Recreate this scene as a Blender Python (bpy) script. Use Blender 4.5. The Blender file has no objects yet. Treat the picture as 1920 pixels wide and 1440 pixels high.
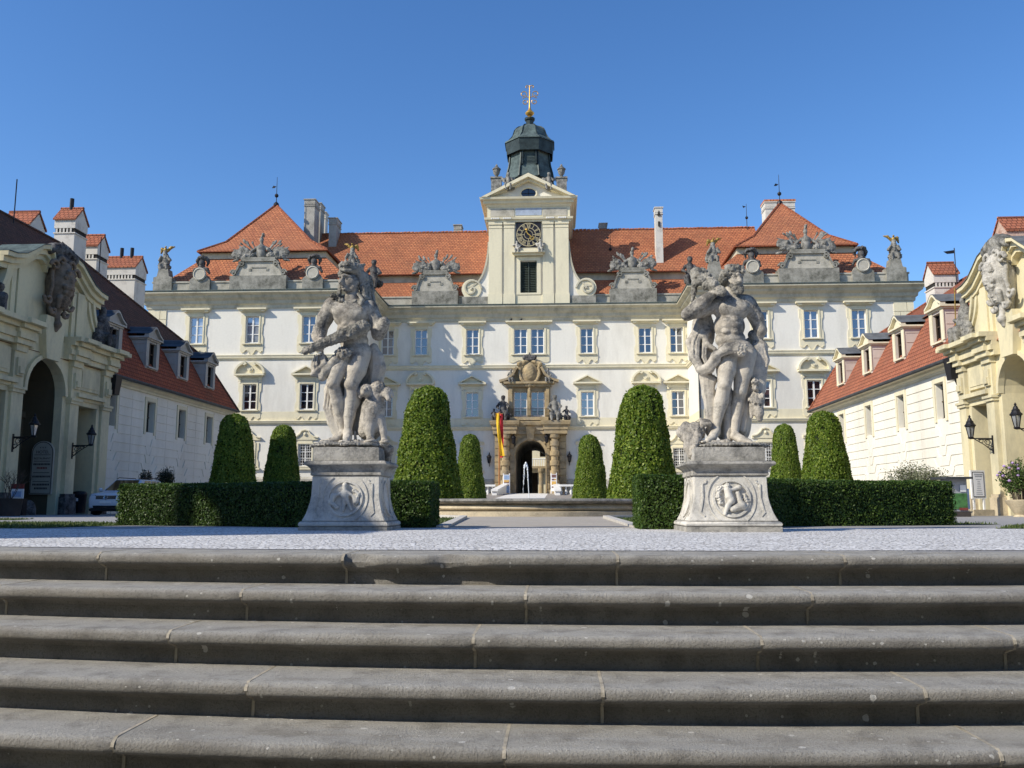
import bpy, bmesh, math, random
import numpy as np
from mathutils import Vector, Matrix
SC=bpy.context.scene; COL=SC.collection
rnd=random.Random(7); NR=np.random.default_rng(7)
PI=math.pi
# ---------------------------------------------------------------- camera model
F=1650.; H=.33; TH=math.atan(228/F); PS=math.atan(85/F)
def at(px,py,Y):
    x=(px-960)/F; y=-(py-720)/F; c,s=math.cos(TH),math.sin(TH)
    d=(x,c-y*s,s+y*c); cp,sp=math.cos(PS),math.sin(PS)
    d=(d[0]*cp-d[1]*sp,d[0]*sp+d[1]*cp,d[2]); t=Y/d[1]
    return Vector((d[0]*t,Y,H+d[2]*t))
cam=bpy.data.cameras.new('camera'); co=bpy.data.objects.new('camera',cam); COL.objects.link(co)
co.location=(0,0,H); co.rotation_euler=(PI/2+TH,0,PS); cam.sensor_width=36; cam.lens=36*F/1920
cam.clip_start=.05; cam.clip_end=6000; SC.camera=co
# ---------------------------------------------------------------- objects
ORG={}
def org(o): return ORG.get(o.name,Vector((0,0,0)))
def tag(o,label=None,cat=None,group=None,kind=None):
    if label:o['label']=label
    if cat:o['category']=cat
    if group:o['group']=group
    if kind:o['kind']=kind
    return o
def thing(name,label,cat,loc=(0,0,0),group=None):
    o=bpy.data.objects.new(name,None); COL.objects.link(o); o.empty_display_size=.2
    o.location=loc; ORG[o.name]=Vector(loc); return tag(o,label,cat,group)
def link(name,me,parent=None,loc=None,rot=None,scale=None):
    o=bpy.data.objects.new(name,me); COL.objects.link(o)
    p=Vector((0,0,0))
    if parent is not None: o.parent=parent; p=org(parent)
    if loc is not None: o.location=Vector(loc)-p; ORG[o.name]=Vector(loc)
    else: ORG[o.name]=p
    if rot is not None:o.rotation_euler=rot
    if scale is not None:o.scale=scale
    return o
def uvs(me):
    uv=me.uv_layers.new(name='UVMap'); n=len(me.loops)
    vi=np.empty(n,np.int32); me.loops.foreach_get('vertex_index',vi)
    co=np.empty(len(me.vertices)*3,np.float32); me.vertices.foreach_get('co',co); co=co.reshape(-1,3)[vi]
    nf=len(me.polygons); nr=np.empty(nf*3,np.float32); me.polygons.foreach_get('normal',nr)
    lt=np.empty(nf,np.int32); me.polygons.foreach_get('loop_total',lt); nr=np.repeat(nr.reshape(-1,3),lt,0)
    u=np.stack([-nr[:,1],nr[:,0],np.zeros(n)],1); l=np.linalg.norm(u,axis=1); u[l<.02]=(1,0,0); l[l<.02]=1; u/=l[:,None]
    v=np.cross(nr,u); r=np.stack([(co*u).sum(1),(co*v).sum(1)],1).astype(np.float32)
    uv.data.foreach_set('uv',r.ravel())
class MB:
    def __init__(s): s.v=[]; s.f=[]
    def vs(s,pts):
        b=len(s.v); s.v+= [tuple(p) for p in pts]; return b
    def quad(s,a,b,c,d): i=s.vs([a,b,c,d]); s.f.append((i,i+1,i+2,i+3)); return s
    def poly(s,pts): i=s.vs(pts); s.f.append(tuple(range(i,i+len(pts)))); return s
    def box(s,x0,x1,y0,y1,z0,z1):
        b=s.vs([(x,y,z) for z in (z0,z1) for y in (y0,y1) for x in (x0,x1)])
        for q in ((0,2,3,1),(4,5,7,6),(0,1,5,4),(2,6,7,3),(0,4,6,2),(1,3,7,5)): s.f.append(tuple(b+i for i in q))
        return s
    def hexa(s,lo,hi):   # two quads of 4 points (bottom ccw, top ccw)
        b=s.vs(list(lo)+list(hi)); n=len(lo)
        s.f.append(tuple(b+i for i in range(n-1,-1,-1))); s.f.append(tuple(b+n+i for i in range(n)))
        for i in range(n): j=(i+1)%n; s.f.append((b+i,b+j,b+n+j,b+n+i))
        return s
    def prism(s,poly,y0,y1,fn=None):  # polygon (x,z) extruded y0..y1
        fn=fn or (lambda a,t,c:(a,t,c))
        return s.hexa([fn(a,y1,c) for a,c in poly],[fn(a,y0,c) for a,c in poly])
    def sweep(s,path,prof,closed=False,up=(0,0,1)):
        # path: list of (x,y) ; prof: list of (out,z) closed polygon; out is to the right of travel
        n=len(path); rings=[]
        for i in range(n):
            p=Vector(path[i]).to_2d()
            a=Vector(path[i-1]).to_2d() if (i>0 or closed) else None
            c=Vector(path[(i+1)%n]).to_2d() if (i<n-1 or closed) else None
            d1=(p-a).normalized() if a is not None else None; d2=(c-p).normalized() if c is not None else None
            if d1 is None:d1=d2
            if d2 is None:d2=d1
            n1=Vector((d1.y,-d1.x)); n2=Vector((d2.y,-d2.x)); m=(n1+n2).normalized(); k=1/max(.3,m.dot(n1))
            rings.append(s.vs([(p.x+m.x*k*o,p.y+m.y*k*o,z) for o,z in prof]))
        q=len(prof)
        for i in range(n if closed else n-1):
            a,b=rings[i],rings[(i+1)%n]
            for j in range(q): k=(j+1)%q; s.f.append((a+j,b+j,b+k,a+k))
        if not closed:
            s.f.append(tuple(rings[0]+j for j in range(q))); s.f.append(tuple(rings[-1]+j for j in range(q-1,-1,-1)))
        return s
    def lathe(s,prof,c=(0,0,0),seg=16,rot=0,sx=1,sy=1):
        rings=[s.vs([(c[0]+r*sx*math.cos(rot+2*PI*i/seg),c[1]+r*sy*math.sin(rot+2*PI*i/seg),c[2]+z) for i in range(seg)]) for r,z in prof]
        for a,b in zip(rings,rings[1:]):
            for i in range(seg): j=(i+1)%seg; s.f.append((a+i,a+j,b+j,b+i))
        s.f.append(tuple(rings[0]+i for i in range(seg-1,-1,-1))); s.f.append(tuple(rings[-1]+i for i in range(seg)))
        return s
    def tube(s,pts,r,seg=6,r2=None,flat=1.):
        pts=[Vector(p) for p in pts]; n=len(pts); rings=[]
        for i,p in enumerate(pts):
            d=(pts[min(i+1,n-1)]-pts[max(i-1,0)]).normalized()
            a=Vector((0,0,1)) if abs(d.z)<.9 else Vector((1,0,0)); u=d.cross(a).normalized(); w=u.cross(d)
            rr=r if r2 is None else r+(r2-r)*i/(n-1)
            rings.append(s.vs([p+u*rr*math.cos(2*PI*k/seg)+w*rr*flat*math.sin(2*PI*k/seg) for k in range(seg)]))
        for a,b in zip(rings,rings[1:]):
            for i in range(seg): j=(i+1)%seg; s.f.append((a+i,a+j,b+j,b+i))
        s.f.append(tuple(rings[0]+i for i in range(seg-1,-1,-1))); s.f.append(tuple(rings[-1]+i for i in range(seg)))
        return s
    def ball(s,c,r,seg=10,sz=1.):
        return s.lathe([(max(.001,r*math.sin(PI*i/(seg//2+1))),-r*sz*math.cos(PI*i/(seg//2+1))) for i in range(seg//2+2)],c,seg)
    def strip(s,pts,w,y0,y1):   # thick ribbon following (x,z) points
        pts=[Vector(p) for p in pts]; L=[];R=[]
        for i,p in enumerate(pts):
            d=(pts[min(i+1,len(pts)-1)]-pts[max(i-1,0)]).normalized(); nn=Vector((-d.y,d.x))
            L.append(p+nn*w/2); R.append(p-nn*w/2)
        for i in range(len(pts)-1):
            q=[R[i],R[i+1],L[i+1],L[i]]
            s.hexa([(a.x,y1,a.y) for a in q],[(a.x,y0,a.y) for a in q])
        return s
    def mesh(s,name,mat,smooth=False,bevel=0,o=(0,0,0)):
        me=bpy.data.meshes.new(name); me.from_pydata([(v[0]-o[0],v[1]-o[1],v[2]-o[2]) for v in s.v],[],s.f); me.update()
        bm=bmesh.new(); bm.from_mesh(me)
        if bevel:
            bmesh.ops.remove_doubles(bm,verts=bm.verts,dist=1e-5)
            bmesh.ops.bevel(bm,geom=[e for e in bm.edges if len(e.link_faces)==2 and e.calc_face_angle(0)>.5],offset=bevel,segments=2,affect='EDGES',clamp_overlap=True)
        bmesh.ops.recalc_face_normals(bm,faces=bm.faces); bm.to_mesh(me); bm.free()
        uvs(me)
        if smooth:
            me.polygons.foreach_set('use_smooth',[True]*len(me.polygons))
            if smooth!=2: 
                try: me.set_sharp_from_angle(angle=.75)
                except Exception: pass
        me.materials.append(mat); return me
    def build(s,name,mat,parent=None,smooth=False,bevel=0):
        o=org(parent) if parent is not None else (0,0,0)
        return link(name,s.mesh(name,mat,smooth,bevel,o),parent)
# ---------------------------------------------------------------- sdf sculpting
def surface_nets(Fd,o,h):
    ins=Fd<0; nx,ny,nz=Fd.shape
    c=[ins[i:nx-1+i,j:ny-1+j,k:nz-1+k] for i in(0,1) for j in(0,1) for k in(0,1)]
    sm=sum(x.astype(np.int8) for x in c); mask=(sm>0)&(sm<8); I,J,K=np.nonzero(mask)
    idx=-np.ones(mask.shape,np.int64); idx[I,J,K]=np.arange(len(I))
    P=np.zeros((len(I),3)); W=np.zeros(len(I))
    cs=[(i,j,k) for i in(0,1) for j in(0,1) for k in(0,1)]
    val={q:Fd[I+q[0],J+q[1],K+q[2]] for q in cs}
    for a in cs:
        for ax in range(3):
            if a[ax]==0:
                b=list(a); b[ax]=1; b=tuple(b); va,vb=val[a],val[b]; x=(va<0)!=(vb<0)
                t=np.where(x,va/np.where(x,va-vb,1),0); p=np.zeros((len(I),3)); p[:]=a; p[:,ax]+=t
                P+=p*x[:,None]; W+=x
    P/=W[:,None]; P+=np.stack([I,J,K],1); P=P*h+np.array(o); faces=[]
    for ax in range(3):
        sl0=[slice(1,-1)]*3; sl1=[slice(1,-1)]*3
        sl0[ax]=slice(0,-1); sl1[ax]=slice(1,None)
        A=ins[tuple(sl0)]; B=ins[tuple(sl1)]
        q=np.nonzero(A!=B); off=[1,1,1]; off[ax]=0
        i,j,k=[q[m]+off[m] for m in range(3)]
        u,v=[m for m in range(3) if m!=ax]
        def g(du,dv):
            d=[i.copy(),j.copy(),k.copy()]; d[u]=d[u]-du; d[v]=d[v]-dv; return idx[d[0],d[1],d[2]]
        f=np.stack([g(1,1),g(0,1),g(0,0),g(1,0)],1); flip=A[q]
        if ax==1: flip=~flip
        f[~flip]=f[~flip][:,::-1]; faces.append(f)
    return P,np.concatenate(faces)
class SDF:
    def __init__(s,k=.03): s.p=[]; s.k=k
    def cone(s,a,b,r1,r2=None,k=None,rough=0,sub=False):
        s.p.append(('c',np.array(a,float),np.array(b,float),r1,r1 if r2 is None else r2,k,rough,sub)); return s
    def chain(s,pts,rs,**kw):
        for i in range(len(pts)-1): s.cone(pts[i],pts[i+1],rs[i],rs[i+1],**kw)
        return s
    def ell(s,c,r,rot=None,k=None,rough=0,sub=False):
        R=np.eye(3) if rot is None else np.array(Matrix.Rotation(rot[1],3,rot[0]))
        if np.isscalar(r): r=(r,r,r)
        s.p.append(('e',np.array(c,float),np.array(r,float),R,None,k,rough,sub)); return s
    def box(s,c,r,rd=.02,rot=None,k=None,rough=0,sub=False):
        R=np.eye(3) if rot is None else np.array(Matrix.Rotation(rot[1],3,rot[0]))
        s.p.append(('b',np.array(c,float),np.array(r,float),R,rd,k,rough,sub)); return s
    def mesh(s,name,mat,h,o=(0,0,0)):
        lo=np.full(3,1e9); hi=-lo; bb=[]
        for p in s.p:
            k=(p[5] or s.k)+2*h+abs(p[6])
            if p[0]=='c': r=max(p[3],p[4]); l=np.minimum(p[1],p[2])-r; u=np.maximum(p[1],p[2])+r
            else: r=np.linalg.norm(p[2]) if p[0]=='b' else max(p[2]); l=p[1]-r; u=p[1]+r
            bb.append((l-k,u+k))
            if not p[7]: lo=np.minimum(lo,l-k); hi=np.maximum(hi,u+k)
        n=np.ceil((hi-lo)/h).astype(int)+2; Fd=np.full(n,9.,np.float32)
        ax=[lo[i]+h*np.arange(n[i]) for i in range(3)]
        for p,(l,u) in zip(s.p,bb):
            a=np.maximum(((l-lo)/h).astype(int),0); b=np.minimum(((u-lo)/h).astype(int)+2,n)
            if np.any(b<=a): continue
            X=ax[0][a[0]:b[0],None,None]; Y=ax[1][None,a[1]:b[1],None]; Z=ax[2][None,None,a[2]:b[2]]
            if p[0]=='c':
                d=p[2]-p[1]; L=max(float(d@d),1e-9)
                t=np.clip(((X-p[1][0])*d[0]+(Y-p[1][1])*d[1]+(Z-p[1][2])*d[2])/L,0,1)
                D=np.sqrt((X-p[1][0]-t*d[0])**2+(Y-p[1][1]-t*d[1])**2+(Z-p[1][2]-t*d[2])**2)-(p[3]+(p[4]-p[3])*t)
            else:
                R=p[3]; q=[R[0][m]*(X-p[1][0])+R[1][m]*(Y-p[1][1])+R[2][m]*(Z-p[1][2]) for m in range(3)]
                if p[0]=='e':
                    k0=np.sqrt(sum((q[m]/p[2][m])**2 for m in range(3))); k1=np.sqrt(sum((q[m]/p[2][m]**2)**2 for m in range(3)))+1e-9
                    D=k0*(k0-1)/k1
                else:
                    q=[np.abs(q[m])-p[2][m]+p[4] for m in range(3)]
                    D=np.sqrt(sum(np.maximum(x,0)**2 for x in q))+np.minimum(np.maximum(q[0],np.maximum(q[1],q[2])),0)-p[4]
            if p[6]:
                w=2*PI/(abs(p[6])*7)
                D=D+p[6]*(np.sin(w*X+2.1*np.sin(w*.6*Z))*np.sin(w*1.1*Z+1.7*np.sin(w*.7*X))+.5*np.sin(w*2.3*(X+Y))*np.sin(w*1.9*(Z-Y)))
            S=Fd[a[0]:b[0],a[1]:b[1],a[2]:b[2]]; k=p[5] or s.k
            if p[7]: hh=np.clip(.5-.5*(S+D)/k,0,1); S[:]=S*(1-hh)-D*hh+k*hh*(1-hh)
            else: hh=np.clip(.5+.5*(S-D)/k,0,1); S[:]=S*(1-hh)+D*hh-k*hh*(1-hh)
        P,Fc=surface_nets(Fd,lo,h); P=P-np.array(o)
        me=bpy.data.meshes.new(name); me.vertices.add(len(P)); me.vertices.foreach_set('co',P.astype(np.float32).ravel())
        me.loops.add(Fc.size); me.loops.foreach_set('vertex_index',Fc.astype(np.int32).ravel())
        me.polygons.add(len(Fc)); me.polygons.foreach_set('loop_start',np.arange(0,Fc.size,4,dtype=np.int32)); me.polygons.foreach_set('loop_total',np.full(len(Fc),4,np.int32))
        me.update(calc_edges=True); me.validate(); me.polygons.foreach_set('use_smooth',[True]*len(me.polygons)); me.materials.append(mat); return me
    def build(s,name,mat,parent,h):
        return link(name,s.mesh(name,mat,h,org(parent) if parent is not None else (0,0,0)),parent)
# ---------------------------------------------------------------- leaves
def leaf_mesh(name,mat,P,N,size,jit=.6,asp=.55):
    n=len(P); N=N+NR.normal(0,jit,(n,3)); N/=np.linalg.norm(N,axis=1)[:,None]
    A=NR.normal(0,1,(n,3)); U=np.cross(N,A); U/=np.linalg.norm(U,axis=1)[:,None]; V=np.cross(N,U)
    s=(size*NR.uniform(.7,1.3,n))[:,None]
    Q=np.stack([P-U*s,P+V*s*asp+N*s*.15,P+U*s,P-V*s*asp+N*s*.15],1).reshape(-1,3)
    me=bpy.data.meshes.new(name); me.vertices.add(4*n); me.vertices.foreach_set('co',Q.astype(np.float32).ravel())
    me.loops.add(4*n); me.loops.foreach_set('vertex_index',np.arange(4*n,dtype=np.int32))
    me.polygons.add(n); me.polygons.foreach_set('loop_start',np.arange(0,4*n,4,dtype=np.int32)); me.polygons.foreach_set('loop_total',np.full(n,4,np.int32))
    me.update(calc_edges=True); me.materials.append(mat); return me
# ---------------------------------------------------------------- materials
class NT:
    def __init__(s,name):
        s.m=bpy.data.materials.new(name); s.m.use_nodes=True; s.t=s.m.node_tree; s.b=s.t.nodes['Principled BSDF']; s.tc=s.n('ShaderNodeTexCoord')
    def n(s,t,**kw):
        x=s.t.nodes.new(t)
        for k,v in kw.items():
            if hasattr(x,k) and k not in('Scale',): setattr(x,k,v)
            else: x.inputs[k].default_value=v
        return x
    def l(s,a,b): s.t.links.new(a,b)
    def noise(s,scale,detail=4,co='Object',stretch=None,rough=.6):
        x=s.n('ShaderNodeTexNoise'); x.inputs['Scale'].default_value=scale; x.inputs['Detail'].default_value=detail; x.inputs['Roughness'].default_value=rough
        src=s.tc.outputs[co]
        if stretch:
            m=s.n('ShaderNodeMapping'); m.inputs['Scale'].default_value=stretch; s.l(src,m.inputs[0]); src=m.outputs[0]
        s.l(src,x.inputs['Vector']); return x.outputs['Fac']
    def ramp(s,f,lo,hi,a=0.,b=1.):
        x=s.n('ShaderNodeMapRange'); x.inputs[1].default_value=lo; x.inputs[2].default_value=hi; x.inputs[3].default_value=a; x.inputs[4].default_value=b
        s.l(f,x.inputs[0]); return x.outputs[0]
    def mix(s,f,a,b,mode='MIX'):
        x=s.n('ShaderNodeMix'); x.data_type='RGBA'; x.blend_type=mode
        for v,i in((f,0),(a,6),(b,7)):
            if isinstance(v,(int,float)): x.inputs[i].default_value=v
            elif isinstance(v,tuple): x.inputs[i].default_value=(*v,1)
            else: s.l(v,x.inputs[i])
        return x.outputs[2]
    def math(s,op,a,b=0.):
        x=s.n('ShaderNodeMath'); x.operation=op
        for v,i in((a,0),(b,1)):
            if isinstance(v,(int,float)): x.inputs[i].default_value=v
            else: s.l(v,x.inputs[i])
        return x.outputs[0]
    def bump(s,f,strength,dist=.02):
        x=s.n('ShaderNodeBump'); x.inputs['Strength'].default_value=strength; x.inputs['Distance'].default_value=dist; s.l(f,x.inputs['Height']); s.l(x.outputs[0],s.b.inputs['Normal'])
    def done(s,col=None,rough=.8,metal=0,spec=.3):
        if isinstance(col,tuple): s.b.inputs['Base Color'].default_value=(*col,1)
        elif col is not None: s.l(col,s.b.inputs['Base Color'])
        s.b.inputs['Roughness'].default_value=rough; s.b.inputs['Metallic'].default_value=metal
        s.b.inputs['Specular IOR Level'].default_value=spec; return s.m
def plain(name,col,rough=.7,metal=0,var=.25,scale=3,bump=0,spec=.3):
    t=NT(name); f=t.noise(scale,5); d=tuple(c*(1-var) for c in col); e=tuple(min(1,c*(1+var*.5)) for c in col)
    c=t.mix(t.ramp(f,.3,.7),d,e)
    if bump: t.bump(t.noise(scale*6,6),bump)
    return t.done(c,rough,metal,spec)
def plaster(name,col,stain,amt=.5,stretch=(1,1,.25),sc=.5):
    t=NT(name); f=t.noise(sc,6,stretch=stretch,rough=.7); g=t.noise(6,5); 
    c=t.mix(t.math('MULTIPLY',t.ramp(f,.46,.74),amt),col,stain); c=t.mix(t.ramp(g,.35,.7,0,.12),c,stain)
    t.bump(t.noise(25,4),.15,.01); return t.done(c,.9,0,.15)
def stone(name,light,dark,thr=(.42,.62),scale=2.2,bump=.5,up=.0,warm=None,fine=16,zg=None):
    t=NT(name); f=t.noise(scale,8,rough=.72); g=t.noise(fine,6,rough=.75)
    k=t.math('ADD',t.math('MULTIPLY',f,.7),t.math('MULTIPLY',g,.3))
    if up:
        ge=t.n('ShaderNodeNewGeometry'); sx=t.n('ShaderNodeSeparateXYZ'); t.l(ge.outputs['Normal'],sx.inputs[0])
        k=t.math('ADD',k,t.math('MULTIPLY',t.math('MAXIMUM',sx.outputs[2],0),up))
    if zg: sz=t.n('ShaderNodeSeparateXYZ'); t.l(t.tc.outputs['Object'],sz.inputs[0]); k=t.math('ADD',k,t.ramp(sz.outputs[2],zg[0],zg[1],0,zg[2]))
    c=t.mix(t.ramp(k,thr[0],thr[1]),light,dark)
    if warm: c=t.mix(t.ramp(t.noise(scale*.6,3),.45,.7,0,.6),c,warm)
    t.bump(t.math('ADD',g,t.math('MULTIPLY',f,.5)),bump,.03); return t.done(c,.9,0,.15)
def tiles(name,a,b,c3,w=.34,h=.30,moss=(.05,.045,.03),mossamt=.35):
    t=NT(name); br=t.n('ShaderNodeTexBrick'); br.offset=.5; br.inputs['Scale'].default_value=1; br.inputs['Brick Width'].default_value=w; br.inputs['Row Height'].default_value=h
    br.inputs['Mortar Size'].default_value=.035; br.inputs['Mortar Smooth'].default_value=.8; br.inputs['Color1'].default_value=(*a,1); br.inputs['Color2'].default_value=(*b,1); br.inputs['Mortar'].default_value=(*c3,1); br.inputs['Bias'].default_value=0
    t.l(t.tc.outputs['UV'],br.inputs['Vector'])
    sx=t.n('ShaderNodeSeparateXYZ'); t.l(t.tc.outputs['UV'],sx.inputs[0]); saw=t.math('FRACT',t.math('DIVIDE',sx.outputs[1],h))
    f=t.noise(.35,7,rough=.65); g=t.noise(2.5,5); q=t.noise(.9,6,stretch=(1,1,.4),rough=.75)
    c=t.mix(t.math('MULTIPLY',t.ramp(f,.42,.72),mossamt),br.outputs['Color'],moss); c=t.mix(t.ramp(g,.3,.7,0,.5),c,b)
    c=t.mix(t.ramp(q,.5,.72,0,.55),c,tuple(x*.55+.02 for x in a)); c=t.mix(t.ramp(t.noise(9,3),.60,.75,0,.45),c,(.55,.33,.22))
    hgt=t.math('ADD',t.math('MULTIPLY',t.math('SUBTRACT',1.,saw),.8),t.math('MULTIPLY',br.outputs['Fac'],-.4)); t.bump(hgt,.9,.09); return t.done(c,.85,0,.2)
def leafmat(name,a,b,c,tr=.25):
    t=NT(name); ge=t.n('ShaderNodeNewGeometry'); r=t.n('ShaderNodeValToRGB'); e=r.color_ramp.elements
    e[0].color=(*a,1); e[1].color=(*c,1); e[1].position=1; m=e.new(.55); m.color=(*b,1)
    t.l(ge.outputs['Random Per Island'],r.inputs[0]); n=t.noise(1.3,4)
    col=t.mix(t.ramp(n,.35,.7,0,.6),r.outputs[0],tuple(x*.62 for x in b)); col=t.mix(t.ramp(t.noise(.9,5,rough=.7),.62,.78,0,.45),col,(b[0]*1.9,b[1]*1.05,b[2])); t.done(col,.5,0,.35)
    d=t.n('ShaderNodeBsdfTranslucent'); t.l(col,d.inputs[0]); mx=t.n('ShaderNodeMixShader'); mx.inputs[0].default_value=tr
    t.l(t.b.outputs[0],mx.inputs[1]); t.l(d.outputs[0],mx.inputs[2]); t.l(mx.outputs[0],t.t.nodes['Material Output'].inputs[0]); return t.m
M={}
M['white']=plaster('white_plaster',(.77,.74,.66),(.46,.43,.37),.52)
M['cream']=plaster('cream_trim',(.74,.675,.49),(.42,.38,.28),.45,sc=.9)
M['creamdark']=plaster('cornice_plaster',(.55,.51,.39),(.26,.24,.185),.8,(1,1,.6),1.2)
M['gate']=plaster('gate_plaster',(.70,.62,.40),(.30,.28,.21),.75,(1,1,.35),.7)
M['wingw']=plaster('wing_plaster',(.80,.765,.665),(.48,.44,.35),.45)
M['dormshade']=plaster('shaded_dormer_plaster',(.45,.42,.37),(.24,.22,.19),.7)  # shade on the left dormers put into a darker plaster copy
M['pink']=plaster('dormer_plaster',(.60,.52,.45),(.38,.32,.28),.6)
M['passshade']=plaster('shaded_passage_plaster',(.115,.095,.06),(.05,.042,.03),.7)  # darkness inside the left gate passage put into the plaster colour
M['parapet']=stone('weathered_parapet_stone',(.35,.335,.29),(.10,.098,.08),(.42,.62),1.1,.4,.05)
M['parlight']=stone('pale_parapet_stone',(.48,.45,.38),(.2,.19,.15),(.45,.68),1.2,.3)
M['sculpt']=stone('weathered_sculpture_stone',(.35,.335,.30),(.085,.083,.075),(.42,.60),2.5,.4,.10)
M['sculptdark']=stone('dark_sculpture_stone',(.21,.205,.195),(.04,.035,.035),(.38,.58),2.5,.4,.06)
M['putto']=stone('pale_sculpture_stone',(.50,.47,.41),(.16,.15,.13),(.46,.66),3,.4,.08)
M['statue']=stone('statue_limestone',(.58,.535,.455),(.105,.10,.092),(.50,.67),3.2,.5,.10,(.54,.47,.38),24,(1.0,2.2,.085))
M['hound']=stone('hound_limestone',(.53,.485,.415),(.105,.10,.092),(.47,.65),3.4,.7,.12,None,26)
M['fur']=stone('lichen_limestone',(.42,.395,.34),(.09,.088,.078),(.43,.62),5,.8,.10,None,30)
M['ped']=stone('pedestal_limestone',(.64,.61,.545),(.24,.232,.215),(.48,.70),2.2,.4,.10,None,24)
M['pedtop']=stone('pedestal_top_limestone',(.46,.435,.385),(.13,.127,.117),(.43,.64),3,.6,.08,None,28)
M['sand']=stone('ochre_sandstone',(.46,.35,.195),(.15,.12,.08),(.42,.66),1.3,.4,0,(.36,.315,.24))
M['basin']=stone('basin_sandstone',(.56,.47,.32),(.26,.22,.16),(.45,.68),1.2,.4)
M['rim']=stone('lichen_rim_stone',(.34,.32,.28),(.10,.098,.09),(.40,.62),2.5,.5)
M['tile']=tiles('red_roof_tiles',(.56,.215,.098),(.38,.135,.068),(.14,.053,.033))
M['tileold']=tiles('weathered_red_tiles',(.40,.13,.06),(.25,.075,.04),(.08,.03,.02),mossamt=.5)
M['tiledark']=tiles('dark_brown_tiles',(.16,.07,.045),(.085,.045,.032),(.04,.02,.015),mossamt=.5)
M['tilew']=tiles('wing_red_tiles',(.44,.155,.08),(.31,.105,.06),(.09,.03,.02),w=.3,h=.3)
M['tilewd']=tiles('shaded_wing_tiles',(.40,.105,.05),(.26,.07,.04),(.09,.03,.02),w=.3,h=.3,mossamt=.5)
M['copper']=stone('verdigris_copper',(.12,.16,.155),(.045,.06,.062),(.42,.6),1.2,.2)
M['copperdk']=plain('dark_copper',(.035,.05,.05),.5,.3,.6,2.)
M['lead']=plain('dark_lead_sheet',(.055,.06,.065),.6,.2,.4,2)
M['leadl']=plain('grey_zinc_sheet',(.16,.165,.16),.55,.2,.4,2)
M['gold']=plain('gilding',(.62,.38,.09),.42,.7,.3,4)
M['golddull']=plain('worn_gilding',(.36,.235,.06),.5,.3,.6,6); M['dialp']=plain('pale_gilt_dial',(.52,.45,.28),.6,0,.3,6)
M['iron']=plain('black_iron',(.018,.018,.022),.5,.3,.3,8)
M['frame']=plain('white_window_paint',(.80,.79,.76),.5,0,.1,4)
M['chim']=stone('grey_chimney_render',(.42,.40,.36),(.17,.16,.14),(.46,.66),.9,.3)
M['chimw']=stone('pale_chimney_render',(.62,.59,.53),(.30,.27,.24),(.50,.72),1.1,.3)
M['shutter']=plain('green_louvre_paint',(.05,.065,.05),.6,0,.3,3)
M['wood']=plain('dark_brown_wood',(.055,.035,.022),.6,0,.3,3)
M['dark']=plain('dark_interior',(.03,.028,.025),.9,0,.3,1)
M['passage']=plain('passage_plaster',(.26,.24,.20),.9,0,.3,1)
M['brick']=stone('brick_render',(.55,.42,.34),(.30,.16,.11),(.45,.6),2,.4)
def glassmat(name,col,mixv,glow=.03):
    t=NT(name); f=t.noise(.8,2); t.done(t.mix(t.ramp(f,.3,.7),tuple(c*.7 for c in col),col),.1,0,.5)
    g=t.n('ShaderNodeBsdfGlossy'); g.inputs['Roughness'].default_value=.04; g.inputs['Color'].default_value=(.9,.93,1,1)
    x=t.n('ShaderNodeMixShader'); x.inputs[0].default_value=mixv; t.l(t.b.outputs[0],x.inputs[1]); t.l(g.outputs[0],x.inputs[2]); t.l(x.outputs[0],t.t.nodes['Material Output'].inputs[0]); return t.m
M['glass']=glassmat('dark_window_glass',(.012,.014,.022),.16)
M['glass2']=glassmat('curtained_window_glass',(.30,.34,.40),.22)
M['glassd']=glassmat('black_window_glass',(.006,.006,.008),.04)
M['carglass']=glassmat('car_window_glass',(.01,.012,.012),.15)
M['lampglass']=glassmat('lamp_glass',(.35,.36,.36),.2)
# ---------------------------------------------------------------- light
EL=math.radians(36.7); AZ=math.radians(60)     # sun to the left and behind the viewer
SUNV=Vector((-math.sin(AZ)*math.cos(EL),-math.cos(AZ)*math.cos(EL),math.sin(EL)))
w=bpy.data.worlds.new('World'); SC.world=w; w.use_nodes=True; nt=w.node_tree
sky=nt.nodes.new('ShaderNodeTexSky'); sky.sky_type='NISHITA'; sky.sun_disc=False; sky.sun_elevation=EL; sky.sun_rotation=math.atan2(SUNV.x,SUNV.y)
sky.altitude=250; sky.air_density=1.0; sky.dust_density=.35; sky.ozone_density=3.2
hs=nt.nodes.new('ShaderNodeHueSaturation'); hs.inputs['Saturation'].default_value=1.22; hs.inputs['Hue'].default_value=.506
nt.links.new(sky.outputs[0],hs.inputs['Color']); nt.links.new(hs.outputs[0],nt.nodes['Background'].inputs[0]); nt.nodes['Background'].inputs[1].default_value=.17
sl=bpy.data.lights.new('sun','SUN'); sl.energy=5.0; sl.angle=math.radians(.55); sl.color=(1,.93,.80)
so=bpy.data.objects.new('sun',sl); COL.objects.link(so); so.rotation_euler=(-SUNV).to_track_quat('-Z','Y').to_euler(); so.location=(-30,-20,40)
SC.view_settings.view_transform='Standard'; SC.view_settings.look='None'; SC.view_settings.exposure=.12
SC.cycles.max_bounces=6; SC.cycles.caustics_reflective=False; SC.cycles.caustics_refractive=False
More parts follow.
